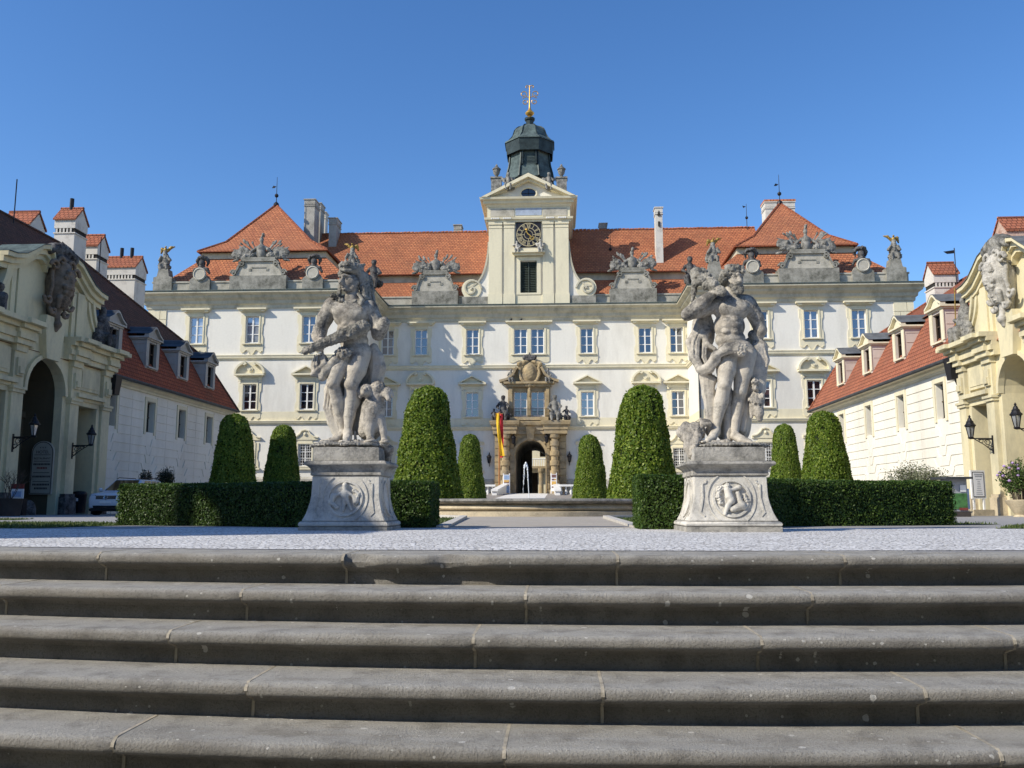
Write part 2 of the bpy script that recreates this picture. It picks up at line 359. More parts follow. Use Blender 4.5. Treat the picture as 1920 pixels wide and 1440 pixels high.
# ---------------------------------------------------------------- ground
def cobmat():
    t=NT('pale_granite_setts'); mp=t.n('ShaderNodeMapping'); mp.inputs['Scale'].default_value=(1,1,0); t.l(t.tc.outputs['Object'],mp.inputs[0])
    v=t.n('ShaderNodeTexVoronoi'); v.feature='DISTANCE_TO_EDGE'; v.inputs['Scale'].default_value=19; t.l(mp.outputs[0],v.inputs['Vector'])
    u=t.n('ShaderNodeTexVoronoi'); u.inputs['Scale'].default_value=19; t.l(mp.outputs[0],u.inputs['Vector'])
    g=t.ramp(v.outputs['Distance'],.02,.14); s=t.n('ShaderNodeSeparateColor'); t.l(u.outputs['Color'],s.inputs[0])
    c=t.mix(t.ramp(s.outputs[0],0,1),(.70,.69,.67),(.90,.885,.86)); c=t.mix(t.ramp(t.noise(1.2,5),.4,.7,0,.4),c,(.46,.44,.41)); c=t.mix(g,(.22,.205,.19),c)
    t.bump(t.math('MULTIPLY',g,1.),.55,.02); return t.done(c,.75,0,.3)
def gravel(name,a,b,sc=40):
    t=NT(name); f=t.noise(sc,6,rough=.8); g=t.noise(.7,5); c=t.mix(t.ramp(f,.3,.7),a,b); c=t.mix(t.ramp(g,.4,.7,0,.3),c,tuple(x*.7 for x in a)); t.bump(f,.6,.02); return t.done(c,.95,0,.1)
M['cob']=cobmat(); M['gravel']=gravel('beige_gravel',(.33,.295,.25),(.46,.42,.36)); M['asph']=gravel('grey_driveway',(.25,.245,.24),(.36,.35,.34)); M['turf']=gravel('turf_soil',(.05,.075,.02),(.10,.13,.04),25)
M['pave']=gravel('pale_paving',(.60,.58,.54),(.70,.68,.64),8); M['paved']=gravel('brown_setts',(.24,.215,.19),(.34,.31,.28),14); M['street']=gravel('street_setts',(.07,.067,.063),(.12,.115,.11),10)
M['kerb']=stone('kerb_stone',(.52,.49,.44),(.3,.28,.25),(.45,.7),3,.3)
def gz(y): return 0 if y<14 else -.12*min(1,(y-14)/30)
def sheet(name,poly,dz,mat,kind='structure'):
    m=MB(); m.poly([(x,y,gz(y)+dz) for x,y in poly]); o=m.build(name,mat); return tag(o,kind=kind)
m=MB(); nx=[-400,-60,-30,-15,0,15,30,60,400]; ny=[6.58,10,14,20,26,32,38,44,60,95,200,2500]
for a,b in zip(nx,nx[1:]):
    for c,d in zip(ny,ny[1:]): m.quad((a,c,gz(c)),(b,c,gz(c)),(b,d,gz(d)),(a,d,gz(d)))
tag(m.build('courtyard_ground',M['asph']),kind='structure')
m=MB().quad((-400,-300,-1.3),(400,-300,-1.3),(400,6.5,-1.3),(-400,6.5,-1.3)); tag(m.build('lower_street',M['street']),kind='structure')
m=MB(); xs=[-30+i*1.5 for i in range(41)]
for a,b in zip(xs,xs[1:]):
    fa,fb=6.57+.02*min(a*a,90),6.57+.02*min(b*b,90); m.quad((a,fa,.004),(b,fb,.004),(b,13.2 if b>-6 else 12.3,.004),(a,13.2 if a>=-6 else 12.3,.004))
tag(m.build('cobbled_terrace',M['cob']),kind='structure')
sheet('gravel_path',[(-1.72,13.204),(1.2,13.204),(1.45,27),(3.2,30),(4.5,32),(4.5,44),(-6.5,44),(-6.5,32),(-4.9,30),(-2.85,27)],.004,M['gravel'])
for sgn,pl in((-1,[(-1.72,13.21),(-2.85,27),(-4.9,30),(-6.5,32)]),(1,[(1.2,13.21),(1.45,27),(3.2,30),(4.5,32)])):
    m=MB(); m.sweep(pl,[(-.09,-.2),(.09,-.2),(.09,.035),(-.09,.035)]); o=m.build('path_kerb',M['kerb']); tag(o,kind='structure')
ramp=[(40,.0),(60,.80),(81.7,1.45)]
for nm,x0,x1,mt in(('entrance_path',-4.3,-.9,M['pave']),('path_border',-6.3,-4.3,M['paved']),('path_border',-.9,1.2,M['paved'])):
    m=MB()
    for (a,za),(b,zb) in zip(ramp,ramp[1:]): m.hexa([(x0,a,-.5),(x1,a,-.5),(x1,b,-.5),(x0,b,-.5)],[(x0,a,za),(x1,a,za),(x1,b,zb),(x0,b,zb)])
    tag(m.build(nm,mt),kind='structure')
M['grassb']=leafmat('grass_blades',(.05,.09,.02),(.09,.13,.03),(.16,.18,.06),.3)
def lawn(name,poly,dens,hh=.05):
    sheet(name,poly,.008,M['turf']); xs=[p[0] for p in poly]; ys=[p[1] for p in poly]; A=(max(xs)-min(xs))*(max(ys)-min(ys))
    n=int(A*dens); P=np.stack([NR.uniform(min(xs),max(xs),n),NR.uniform(min(ys),max(ys),n)],1)
    ins=np.zeros(n,bool); k=len(poly)
    for i in range(k):
        (x0,y0),(x1,y1)=poly[i],poly[(i+1)%k]
        if y0==y1: continue
        c=(P[:,1]<max(y0,y1))&(P[:,1]>=min(y0,y1)); ins^=c&(P[:,0]<(x1-x0)*(P[:,1]-y0)/(y1-y0)+x0)
    P=P[ins]; n=len(P); z=np.array([gz(y) for y in P[:,1]])+.008
    h=NR.uniform(.4,1,n)*hh; a=NR.uniform(0,2*PI,n); wd=.006; l=NR.normal(0,.35,(n,2))*h[:,None]
    V=np.stack([np.c_[P[:,0]-wd*np.cos(a)*2,P[:,1]-wd*np.sin(a)*2,z],np.c_[P[:,0]+wd*np.cos(a)*2,P[:,1]+wd*np.sin(a)*2,z],np.c_[P+l,z+h]],1).reshape(-1,3)
    me=bpy.data.meshes.new('grass'); me.from_pydata(V.tolist(),[],np.arange(3*n).reshape(-1,3).tolist()); me.materials.append(M['grassb']); tag(link('grass',me),kind='stuff')
lawn('lawn',[(-30,13.2),(-7.6,12.6),(-7.2,15.2),(-9,17.2),(-30,18)],260)
lawn('lawn',[(-30,21),(-13.5,21.5),(-14.5,24),(-30,25)],120)
lawn('lawn',[(6.2,13.0),(20,12.6),(20,15.4),(7.6,15.2)],300)
lawn('lawn',[(-1.95,13.6),(-3.05,26.8),(-6.5,29.5),(-9,26),(-8,16),(-5,14.6)],90,.06)
lawn('lawn',[(1.4,13.6),(1.65,26.8),(4.5,29.5),(8,26),(8,16.5),(4,14.8)],90,.06)
# ---------------------------------------------------------------- stairs
def stairmat():
    t=NT('weathered_step_stone'); f=t.noise(1.3,7,rough=.7); g=t.noise(70,5,rough=.8); k=t.noise(5,6)
    c=t.mix(t.ramp(f,.35,.68),(.33,.31,.275),(.235,.222,.198))
    ge=t.n('ShaderNodeNewGeometry'); sn=t.n('ShaderNodeSeparateXYZ'); t.l(ge.outputs['Normal'],sn.inputs[0]); worn=t.math('MULTIPLY',t.ramp(sn.outputs[2],.45,.95),t.ramp(t.noise(.8,4),.2,.6,.6,1.)); c=t.mix(t.math('MULTIPLY',worn,.75),c,(.52,.50,.455)); c=t.mix(t.ramp(k,.48,.74,0,.6),c,(.13,.12,.105)); c=t.mix(t.ramp(g,.50,.72,0,.7),c,(.075,.068,.058))  # up-facing stone mixed paler, so risers stay darker than treads
    c=t.mix(t.ramp(t.noise(2.2,4,stretch=(.4,3,3)),.5,.75,0,.35),c,(.25,.21,.14))
    v=t.n('ShaderNodeTexVoronoi'); sx=t.n('ShaderNodeSeparateXYZ'); t.l(t.tc.outputs['Object'],sx.inputs[0]); cb=t.n('ShaderNodeCombineXYZ'); t.l(sx.outputs[0],cb.inputs[0]); t.l(t.math('ADD',sx.outputs[1],sx.outputs[2]),cb.inputs[1])
    v.voronoi_dimensions='2D'; v.inputs['Scale'].default_value=4.2; v.inputs['Randomness'].default_value=1; t.l(cb.outputs[0],v.inputs['Vector'])
    s=t.n('ShaderNodeSeparateColor'); t.l(v.outputs['Color'],s.inputs[0]); d=t.math('ADD',v.outputs['Distance'],t.math('MULTIPLY',t.math('SUBTRACT',t.noise(40,3),.5),.10))
    sp=t.math('MULTIPLY',t.math('LESS_THAN',d,t.math('MULTIPLY',s.outputs[1],.085)),t.math('GREATER_THAN',s.outputs[0],.62))
    c=t.mix(t.math('MULTIPLY',sp,.7),c,(.72,.70,.65)); 
    v2=t.n('ShaderNodeTexVoronoi'); v2.voronoi_dimensions='2D'; v2.inputs['Scale'].default_value=10; t.l(cb.outputs[0],v2.inputs['Vector']); s2=t.n('ShaderNodeSeparateColor'); t.l(v2.outputs['Color'],s2.inputs[0])
    c=t.mix(t.math('MULTIPLY',t.math('MULTIPLY',t.math('LESS_THAN',v2.outputs['Distance'],.075),t.math('GREATER_THAN',s2.outputs[0],.86)),.7),c,(.66,.64,.58))
    t.bump(t.math('ADD',g,t.math('MULTIPLY',k,1.2)),1.,.022); return t.done(c,.85,0,.25)
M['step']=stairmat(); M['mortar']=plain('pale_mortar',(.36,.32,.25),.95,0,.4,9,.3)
stair=thing('stone_staircase','wide flight of grey weathered stone steps with rounded nosings and lichen spots, in the foreground','staircase',(0,6.13,0))
JO=[[155,640,1158,1590],[-60,443,985,1527,2050],[300,887,1430,1925],[455,1130,1745],[195,945,1890],[600,1500],[100,1200]]
RI=.2072;TR=.396
from mathutils import noise as mnz
def bow(x): return .02*min(x*x,90)
for k in range(7):
    yr=6.13-k*TR; zt=-k*RI; yf=yr-.135; back=(6.60 if k==0 else yr+TR+.02)
    J=[-14]+[at(p,1000+80*k,yf).x for p in JO[k]]+[14]; J=sorted(J); m=MB(); MJ=[]
    for a,b in zip(J,J[1:]):
        g=.004; n=max(2,int((b-a)/.045)); rings=[]
        for i in range(n+1):
            x=a+g+(b-a-2*g)*i/n; e=min(i,n-i)*(b-a)/n; e=max(0,.02-e)*.5
            yb=bow(x); wob=.004*mnz.noise((x*2.1,k*7,0))+.002*mnz.noise((x*9,k*7,3)); ch=0
            if k==0:
                for c0,c1,dp in((640,706,.075),(800,912,.07)):
                    X0,X1=at(c0,1050,yf).x,at(c1,1050,yf).x
                    if X0<x<X1: tt=(x-X0)/(X1-X0); ch=max(ch,dp*min(1,5*tt if c0>700 else 99,(2.2 if c0>700 else 3)*(1-tt))*(.8+.5*mnz.noise((x*14,1,1))))
            f=yf+wob+e+yb; cz=ch*.5; ch2=ch
            prof=[(back+yb,zt-.03),(back+yb,zt),(f+.10,zt),(f+.048+ch2*.75,zt-.001),(f+.026+ch2*.85,zt-.007-cz*.5),(f+.009+ch2,zt-.022-cz*.7),(f+ch2,zt-.043-cz*.4),(f+.007+ch2*.95,zt-.064-cz*.2),(f+.024+ch2*.75,zt-.080),(f+.07,zt-.090),(f+.10,zt-.095),(f+.115,zt-.104),(f+.122,zt-.118),(f+.135,zt-.121),(f+.135,zt-RI-.02),(f+.3,zt-RI-.02)]
            rings.append(m.vs([(x,max(y,f+ch2) if y<f+.2 else y,z+.002*mnz.noise((x*1.5,y,5))) for y,z in prof])); q=len(prof)
        for A,B in zip(rings,rings[1:]):
            for j in range(q): l=(j+1)%q; m.f.append((A+j,B+j,B+l,A+l))
        m.f.append(tuple(rings[0]+j for j in range(q))); m.f.append(tuple(rings[-1]+j for j in range(q-1,-1,-1)))
    for x in J[1:-1]:
        mm=MB(); mm.prism([(yf+.5,zt+.0015),(yf+.09,zt+.0015),(yf+.05,zt+.001),(yf+.012,zt-.021),(yf+.004,zt-.043),(yf+.028,zt-.076),(yf+.125,zt-.107),(yf+.139,zt-.124),(yf+.139,zt-RI-.01),(yf+.5,zt-RI-.01)],x-.009,x+.009,lambda a,t,c:(t,a+bow(t),c)); MJ.append(mm)
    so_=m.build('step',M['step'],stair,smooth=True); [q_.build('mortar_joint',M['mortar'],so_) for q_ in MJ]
# ---------------------------------------------------------------- hedges and topiary
M['hedge']=leafmat('hedge_leaves',(.022,.055,.008),(.06,.12,.018),(.15,.22,.04),.3)
M['topi']=leafmat('topiary_leaves',(.045,.10,.008),(.17,.26,.022),(.36,.42,.07),.35)
tp_=M['topi'].node_tree
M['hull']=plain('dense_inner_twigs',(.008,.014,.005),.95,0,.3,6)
M['bark']=plain('brown_bark',(.08,.06,.045),.9,0,.4,8,.5)
def hedge(label,path,th,h,dens,size,group):
    c=Vector((path[0][0],path[0][1],gz(path[0][1]))); t=thing('hedge',label,'hedge',c,group)
    pts=[Vector(p) for p in path]; seg=[(b-a).length for a,b in zip(pts,pts[1:])]; L=sum(seg)
    n=int(dens*L*(h+th*.7)+dens*th*h*1.6); P=np.zeros((n,3)); N=np.zeros((n,3)); r=.13
    for i in range(n):
        u=rnd.random()*(L+1.2*th)-.6*th; q=rnd.random()*(2*h+th)
        if u<0 or u>L:
            en=pts[0] if u<0 else pts[-1]; d=(pts[1]-pts[0]).normalized() if u<0 else (pts[-1]-pts[-2]).normalized(); nn=Vector((d.y,-d.x)); s=-1 if u<0 else 1
            v=rnd.random()*th; z=rnd.random()*h; edge=min(v,th-v); ins=max(0,r-edge); p=en-nn*v-d*s*(r-math.sqrt(max(0,r*r-ins*ins)))
            P[i]=(p.x,p.y,z); N[i]=(d.x*s,d.y*s,.1); continue
        for a,b,sg in zip(pts,pts[1:],seg):
            if u<=sg: break
            u-=sg
        d=(b-a)/sg; p=a+d*u; nn=Vector((d.y,-d.x))
        if q<h: z=q; ins=max(0,z-(h-r)); o=-(r-math.sqrt(max(0,r*r-ins*ins))); nz=ins/r
        elif q<h+th: o=-(q-h); z=h; nz=1.; ed=min(-o,th+o); ins=max(0,r-ed); z-=r-math.sqrt(max(0,r*r-ins*ins))
        else: z=q-h-th; o=-th; nz=.2
        w=.018*mnz.noise((p.x*2.2,p.y*2.2,z*3))+.01*mnz.noise((p.x*8,p.y*8,z*8)); f=1 if q<h else (-1 if q>h+th else 0)
        P[i]=(p.x+nn.x*(o+w*f),p.y+nn.y*(o+w*f),z+(w if f==0 else 0)); N[i]=(nn.x*f*(1-nz*.6),nn.y*f*(1-nz*.6),nz+.05)
    P[:,2]+=np.array([gz(y) for y in P[:,1]])-c.z; P-=np.array((c.x,c.y,0)); P+=NR.normal(0,.007,(n,3))
    l=leaf_mesh('foliage',M['hedge'],P,N,size,.75); link('foliage',l,t)
    m=MB(); d0=(pts[1]-pts[0]).normalized(); d1=(pts[-1]-pts[-2]).normalized(); pp=[pts[0]+d0*.06]+pts[1:-1]+[pts[-1]-d1*.06]
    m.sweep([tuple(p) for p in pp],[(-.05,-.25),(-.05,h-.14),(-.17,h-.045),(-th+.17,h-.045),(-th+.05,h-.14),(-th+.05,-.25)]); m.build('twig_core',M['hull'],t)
    return t
hedge('low clipped box hedge left of centre, behind the left statue pedestal',[(-7.50,14.75),(-5.5,14.2),(-3.4,13.1),(-1.9,13.1)],1.1,.69,7000,.019,'clipped hedges behind the statues')
hedge('low clipped box hedge right of centre, behind the right statue pedestal',[(1.14,12.45),(2.3,12.45),(3.75,14.5),(6.9,15.8)],1.1,.75,7000,.019,'clipped hedges behind the statues')
TP=[(0,.90),(.03,.97),(.08,1),(.28,.86),(.5,.735),(.75,.615),(.86,.55),(.93,.45),(.97,.32),(1,.02)]
def topi_mesh(n,hgt,rad,size,seed):
    g=np.random.default_rng(seed); zs=np.array([p[0] for p in TP]); rs=np.array([p[1] for p in TP])
    tt=np.linspace(0,1,400); rr=np.interp(tt,zs,rs); dr=np.gradient(rr*rad,tt*hgt); wt=rr*np.sqrt(1+dr**2); cdf=np.cumsum(wt); cdf/=cdf[-1]
    z=np.interp(g.random(n),cdf,tt); a=g.random(n)*2*PI; r=np.interp(z,zs,rs)*rad; d=np.interp(z,tt,dr)
    wob=np.array([mnz.noise((math.cos(A)*2.2+seed,math.sin(A)*2.2,Z*5)) for A,Z in zip(a,z)])*.06*rad+np.array([mnz.noise((math.cos(A)*9,math.sin(A)*9+seed,Z*16)) for A,Z in zip(a,z)])*.03*rad
    r=np.maximum(0,r+wob-np.abs(g.normal(0,.02*rad,n))+np.where(g.random(n)<.02,g.uniform(.02,.06,n)*rad,0)); P=np.stack([r*np.cos(a),r*np.sin(a),z*hgt+wob],1); N=np.stack([np.cos(a),np.sin(a),-d],1); N/=np.linalg.norm(N,axis=1)[:,None]
    return leaf_mesh('foliage',M['topi'],P,N,size,.7,.6)
TM=[topi_mesh(26000,6.2,1.83,.075,1),topi_mesh(26000,6.2,1.83,.075,2)]
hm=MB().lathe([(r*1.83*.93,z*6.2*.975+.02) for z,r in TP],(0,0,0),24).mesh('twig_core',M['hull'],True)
tm=MB().tube([(0,0,-.7),(.03,0,.4),(0,.02,1.4),(0,0,3.5)],.16,8,.05).mesh('trunk',M['bark'],True)
def topiary(px,Y,w,top,seed,label,z0=0):
    a=at(px,900,Y); ztop=at(px,top,Y).z; rad=w/2/F*Y; c=(a.x,Y,z0); t=thing('topiary_tree',label,'topiary tree',c,'clipped conical topiaries in the court')
    s=(rad/1.83,rad/1.83,(ztop-z0)/6.2); rz=seed*1.3
    f=link('crown',TM[seed%2],t,c,(0,0,rz),s); ORG[f.name]=Vector(c); link('twig_core',hm,f); k=link('trunk',tm,t,c,None,s); return t
topiary(800,44,138,724,0,'tall bright green conical topiary just right of the left statue, its left half sunlit')
topiary(1206,44,138,723,3,'tall bright green conical topiary just left of the right statue')
topiary(881,58,64,814,5,'slim dark topiary behind the tall one, beside the flagpole',.2)
topiary(1107,58,71,815,2,'slim dark topiary right of the portal, behind the tall one by the right statue',.2)
topiary(437,42,100,776,1,'dark shaded conical topiary standing against the end of the left wing')
topiary(528,50,82,797,4,'dark conical topiary between the left statue and another shaded one',-.1)
topiary(1550,42,104,771,6,'green conical topiary in front of the sunlit right wing, tallest behind the right hedge')
topiary(1474,50,70,795,7,'rounded narrow topiary directly right of the right statue pedestal',-.1)
# ---------------------------------------------------------------- fountain
fc=(at(985,900,37.5).x,37.5,gz(37.5)); fo=thing('fountain','low round sandstone fountain basin with lichen covered rim and a thin water jet','fountain',fc)
MB().lathe([(5.12,-.3),(5.12,.19),(5.0,.21),(4.9,.21),(4.88,-.1),(.1,-.1)],fc,96).build('plinth',M['basin'],fo,True)
MB().lathe([(4.8,.2),(4.86,.24),(4.93,.32),(4.86,.40),(4.72,.47),(4.70,.49),(4.3,.49),(4.3,.2)],fc,96).build('basin_wall',M['basin'],fo,True)
MB().lathe([(4.70,.48),(4.88,.50),(5.02,.54),(5.06,.60),(5.02,.66),(4.9,.685),(4.4,.68),(4.36,.5)],fc,96).build('rim',M['rim'],fo,True)
t=NT('pool_water'); t.bump(t.noise(6,3),.3,.02); M['water']=t.done((.02,.04,.04),.05,0,.5)
MB().lathe([(4.33,.38),(4.33,.40),(.01,.40)],fc,64).build('water',M['water'],fo)
M['jet']=NT('white_water').done((.85,.88,.9),.15,0,.6); m=MB(); rj=random.Random(3)
def jp(px,py): return at(px,py,37.5)
def spray(pts,r0,n):
    for i in range(n):
        s=i/(n-1)*(len(pts)-1); k=min(int(s),len(pts)-2); p=jp(*[pts[k][j]+(pts[k+1][j]-pts[k][j])*(s-k) for j in(0,1)])
        m.ball(p+Vector((rj.gauss(0,.008),rj.gauss(0,.02),0)),r0*rj.uniform(.6,1.2),6,1.5)
m.tube([jp(x,y) for x,y in[(992,934),(990.5,905),(989.5,885),(988.5,874),(986.5,868.5)]],.016,6,.03)
spray([(990,900),(988.5,875),(986,868),(984,873),(983,878)],.034,22); m.tube([jp(x,y) for x,y in[(984,874),(983.2,878),(982.6,888)]],.025,6,.015)
spray([(983,878),(982.8,890)],.024,7); spray([(982.5,892),(982,909)],.02,9); spray([(981.8,911),(980.5,926)],.014,7)
m.build('water_jet',M['jet'],fo,True)
# ---------------------------------------------------------------- palace
YC,YR=81.7,75.; XC=-2.6
pal=thing('palace','long white baroque palace with red roofs and a central clock tower','palace',(XC,YC,0))
def wallgrid(m,x0,x1,z0,z1,Y,holes,depth=.3,fn=None):
    fn=fn or (lambda x,y,z:(x,y,z))
    xs=sorted({x0,x1,*[h[0] for h in holes],*[h[1] for h in holes]}); zs=sorted({z0,z1,*[h[2] for h in holes],*[h[3] for h in holes]})
    xs=[x for x in xs if x0<=x<=x1]; zs=[z for z in zs if z0<=z<=z1]
    for a,b in zip(xs,xs[1:]):
        for c,d in zip(zs,zs[1:]):
            mx,mz=(a+b)/2,(c+d)/2
            if not any(h[0]<mx<h[1] and h[2]<mz<h[3] for h in holes): m.quad(fn(a,Y,c),fn(b,Y,c),fn(b,Y,d),fn(a,Y,d))
    for a,b,c,d in holes:
        y2=Y+depth
        m.quad(fn(a,Y,c),fn(a,Y,d),fn(a,y2,d),fn(a,y2,c)); m.quad(fn(b,Y,c),fn(b,y2,c),fn(b,y2,d),fn(b,Y,d))
        m.quad(fn(a,Y,d),fn(b,Y,d),fn(b,y2,d),fn(a,y2,d)); m.quad(fn(a,Y,c),fn(a,y2,c),fn(b,y2,c),fn(b,Y,c))
ZT,ZM,ZG=14.5,8.6,3.7; W2=.6
colC=[(-16.05,'t'),(-12.85,'s'),(-7.95,'t'),(2.83,'t'),(8.28,'s'),(11.2,'t')]
colL=[(-31.85,'t'),(-26.8,'s'),(-21.75,'t')]; colR=[(17.5,'t'),(21.73,'s'),(25.75,'t')]
def holes(cols): return [h for x,_ in cols for h in((x-W2,x+W2,ZT,ZT+2.4),(x-W2,x+W2,ZM,ZM+2.25),(x-W2,x+W2,ZG,ZG+1.9))]
m=MB(); dbl=[(XC+s*.8-.62,XC+s*.8+.62,z,z+h) for s in(-1,1) for z,h in((ZT,2.4),(ZM,2.3))]
wallgrid(m,-17,12.3,-1,18.2,YC,holes(colC)+dbl+[(-3.9,-1.06,1.4,6.3)],.3); 
m.build('main_wall',M['white'],pal)
for nm,x0,x1,cl in(('pavilion_wall',-36.3,-16.9,colL),('pavilion_wall',12.2,30.4,colR)):
    m=MB(); wallgrid(m,x0,x1,-1,18.2,YR,holes(cl)); m.quad((x0,YR,-1),(x0,94,-1),(x0,94,18.2),(x0,YR,18.2)); m.quad((x1,YR,-1),(x1,94,-1),(x1,94,18.2),(x1,YR,18.2)); m.quad((x0,94,-1),(x1,94,-1),(x1,94,18.2),(x0,94,18.2)); m.build(nm,M['white'],pal)
# quoins
for xa,xb in((-36.3,-34.6),(28.7,30.4)):
    m=MB(); z=-.5; i=0
    while z<17.3:
        h=.86; sp=.55 if i%2 else 1.1
        for a,b in((xa,xa+sp),(xa+sp,xb)): m.box(a+.025,b-.025,YR-.07,YR+.0,z+.03,z+h-.03)
        sx=xa if xa<0 else xb
        z+=h; i+=1
    m.build('quoins',M['cream'],pal)
PATH=[(-36.3,94),(-36.3,YR),(-16.9,YR),(-16.9,YC),(12.2,YC),(12.2,YR),(30.4,YR),(30.4,94)]
m=MB().sweep(PATH,[(-.02,17.62),(.12,17.62),(.15,17.9),(.30,18.02),(.33,18.28),(.40,18.33),(.62,18.5),(.66,18.68),(.92,18.82),(1.0,18.86),(1.0,19.0),(-.02,19.04)]); m.build('main_cornice',M['creamdark'],pal)
M['zinc']=tiles('patinated_sheet_copper',(.13,.16,.15),(.10,.13,.12),(.03,.04,.04),1.1,2.,(.05,.06,.05),.3)
m=MB().sweep(PATH,[(-.9,19.06),(1.06,19.02),(1.08,19.08),(.15,19.34),(-.9,19.40)]); m.build('gutter_sheet',M['zinc'],pal)
for a,b in((13.0,.42),(7.28,.34)):
    m=MB().sweep(PATH,[(-.02,a),(.07,a),(.10,a+.1),(.17,a+.14),(.2,a+b-.1),(.24,a+b-.06),(.24,a+b),(-.02,a+b+.05)]); m.build('string_course',M['cream'],pal)
m=MB().sweep(PATH,[(-.02,7.66),(.035,7.66),(.035,8.42),(-.02,8.42)]); m.build('plinth_band',M['cream'],pal)
m=MB()
for q_ in(PATH[:3]+[(-16.9,YC),(-5.9,YC)],[(.9,YC)]+PATH[4:]): m.sweep(q_,[(-.02,-1),(.12,-1),(.12,2.6),(-.02,2.8)])
m.build('base_course',M['parlight'],pal)
m=MB().sweep(PATH,[(-.6,19.3),(-.2,19.3),(-.2,20.02),(-.12,20.06),(-.12,20.2),(-.66,20.24),(-.66,19.3)]); m.build('parapet',M['parlight'],pal)
# windows (shared meshes, local: x across, y into wall, z up from opening foot)
def wave(w,z0,dz): # right half of apron foot
    P=[]; 
    for i in range(13):
        u=i/12; x=w*(1-u); P.append((x,z0-dz*(.25*math.sin(u*PI*2.6)+ .75*u**3+.1*math.sin(u*9))))
    return P
def surround(kind,h,w2=W2,dw=0):
    m=MB(); e=w2+.42; f=0
    J=[(w2+.03,h+.12),(e,h+.12),(e,h*.74),(e-.10,h*.67),(e-.13,h*.33),(e-.02,h*.22),(e,h*.14),(e,-.25),(w2+.03,-.25)]
    for s in(-1,1):
        m.prism([(s*a,c) for a,c in (J if s==1 else J[::-1])],-.07,.02); m.box(min(s*w2,s*(w2+.13)),max(s*w2,s*(w2+.13)),-.12,.02,-.02,h+.1)
    m.box(-w2-.03,w2+.03,-.075,.02,h+.005,h+.32 if kind!='u' else h+.36); m.box(-w2-.14,w2+.14,-.11,-.06,h+.005,h+.12)
    m.box(-w2-.25,w2+.25,-.22,.0,-.13,-.03)     # sill
    if kind!='g':
        R=wave(e,-.72,.42); P=[(-e,-.255),(e,-.255)]+R+[(-a,c) for a,c in R[-2::-1]]; m.prism(P[::-1],-.07,.02)
        Q=[(a*.92,c+.03) for a,c in R]+[(-a*.92,c+.03) for a,c in R[-2::-1]]; m.strip(Q,.045,-.11,-.06)
    if kind=='u':
        k=e+.28
        for a,z0,z1,y in((e+.05,h+.37,h+.46,-.18),(e+.15,h+.46,h+.56,-.32),(k,h+.56,h+.70,-.50)): m.box(-a,a,y,.02,z0,z1)
        for s in(-1,1): m.box(min(s*(e-.22),s*(e+.1)),max(s*(e-.22),s*(e+.1)),-.40,-.321,h+.40,h+.558)
    if kind in('t','s'):
        m.box(-e,e,-.09,.02,h+.33,h+.62); k=e+.3
        m.box(-e-.1,e+.1,-.24,.02,h+.625,h+.72); m.box(-k,k,-.52,.02,h+.725,h+.87)
        for s in(-1,1): m.box(min(s*(e-.2),s*e),max(s*(e-.2),s*e),-.17,-.091,h+.2,h+.62)
        if kind=='t':
            m.prism([(-k+.15,h+.875),(k-.15,h+.875),(0,h+1.42)],-.18,.02)
            for s in(-1,1): m.hexa([(s*k,.02,h+.875),(s*(k-.22),.02,h+.875),(s*(k-.22),-.52,h+.875),(s*k,-.52,h+.875)],[(0,.02,h+1.56),(0,.02,h+1.44),(0,-.52,h+1.44),(0,-.52,h+1.56)])
        else:
            A=[(k*math.cos(t)*1.0,h+.875+1.08*math.sin(t)) for t in[PI*i/24 for i in range(25)]]
            m.prism(A,-.14,.02)
            for s in(-1,1):
                q=[(s*k*.97*math.cos(t),h+.9+1.05*math.sin(t)) for t in[PI*.40*i/8 for i in range(9)]]; x,z=q[-1]
                q+= [(x-s*.05,z-.12),(x+s*.08,z-.2),(x+s*.15,z-.1)]; m.strip(q,.17,-.46,.0)
            m.prism([(.25*math.cos(a),h+1.3+.22*math.sin(a)) for a in[2*PI*i/10 for i in range(10)]],-.24,-.13); m.prism([(.1*math.cos(a),h+1.3+.1*math.sin(a)) for a in[2*PI*i/8 for i in range(8)]],-.32,-.24)
    if kind=='g':
        k=e+.12; A=[(-k,h+.35),(k,h+.35),(k,h+.55),(.75,h+.62),(.42,h+.85),(.3,h+1.1),(0,h+1.2),(-.3,h+1.1),(-.42,h+.85),(-.75,h+.62),(-k,h+.55)]; m.prism(A,-.12,.02)
        m.strip([(k,h+.55),(.75,h+.64),(.44,h+.88),(.3,h+1.13),(0,h+1.22),(-.3,h+1.13),(-.44,h+.88),(-.75,h+.64),(-k,h+.55)],.09,-.24,.0); m.ball((0,-.12,h+.85),.16,8); m.box(-k,k,-.2,.02,-.3,-.14)
    return m.mesh('window_surround',M['cream'])
def sash(h,w2=W2,rows=3,grid=False):
    m=MB(); b=.085; y0,y1=.10,.17
    m.box(-w2,-w2+b,y0,y1,0,h); m.box(w2-b,w2,y0,y1,0,h); m.box(-w2+b,w2-b,y0,y1,0,b); m.box(-w2+b,w2-b,y0,y1,h-b,h); m.box(-.06,.06,y0-.01,y1,b,h-b)
    for i in range(1,rows):
        z=h*i/rows; m.box(-w2+b,-.06,y0+.01,y1,z-.028,z+.028); m.box(.06,w2-b,y0+.01,y1,z-.028,z+.028)
    if grid:
        for i in range(1,8): m.box(-w2+b,w2-b,.02,.04,h*i/8-.012,h*i/8+.012)
        for i in range(1,6): x=-w2+2*w2*i/6; m.box(x-.012,x+.012,.0,.019,.05,h-.05)
    return m.mesh('sash_frame',M['frame'])
def pane(h,mt,w2=W2): return MB().box(-w2+.02,w2-.02,.172,.19,.02,h-.02).mesh('glass_pane',mt)
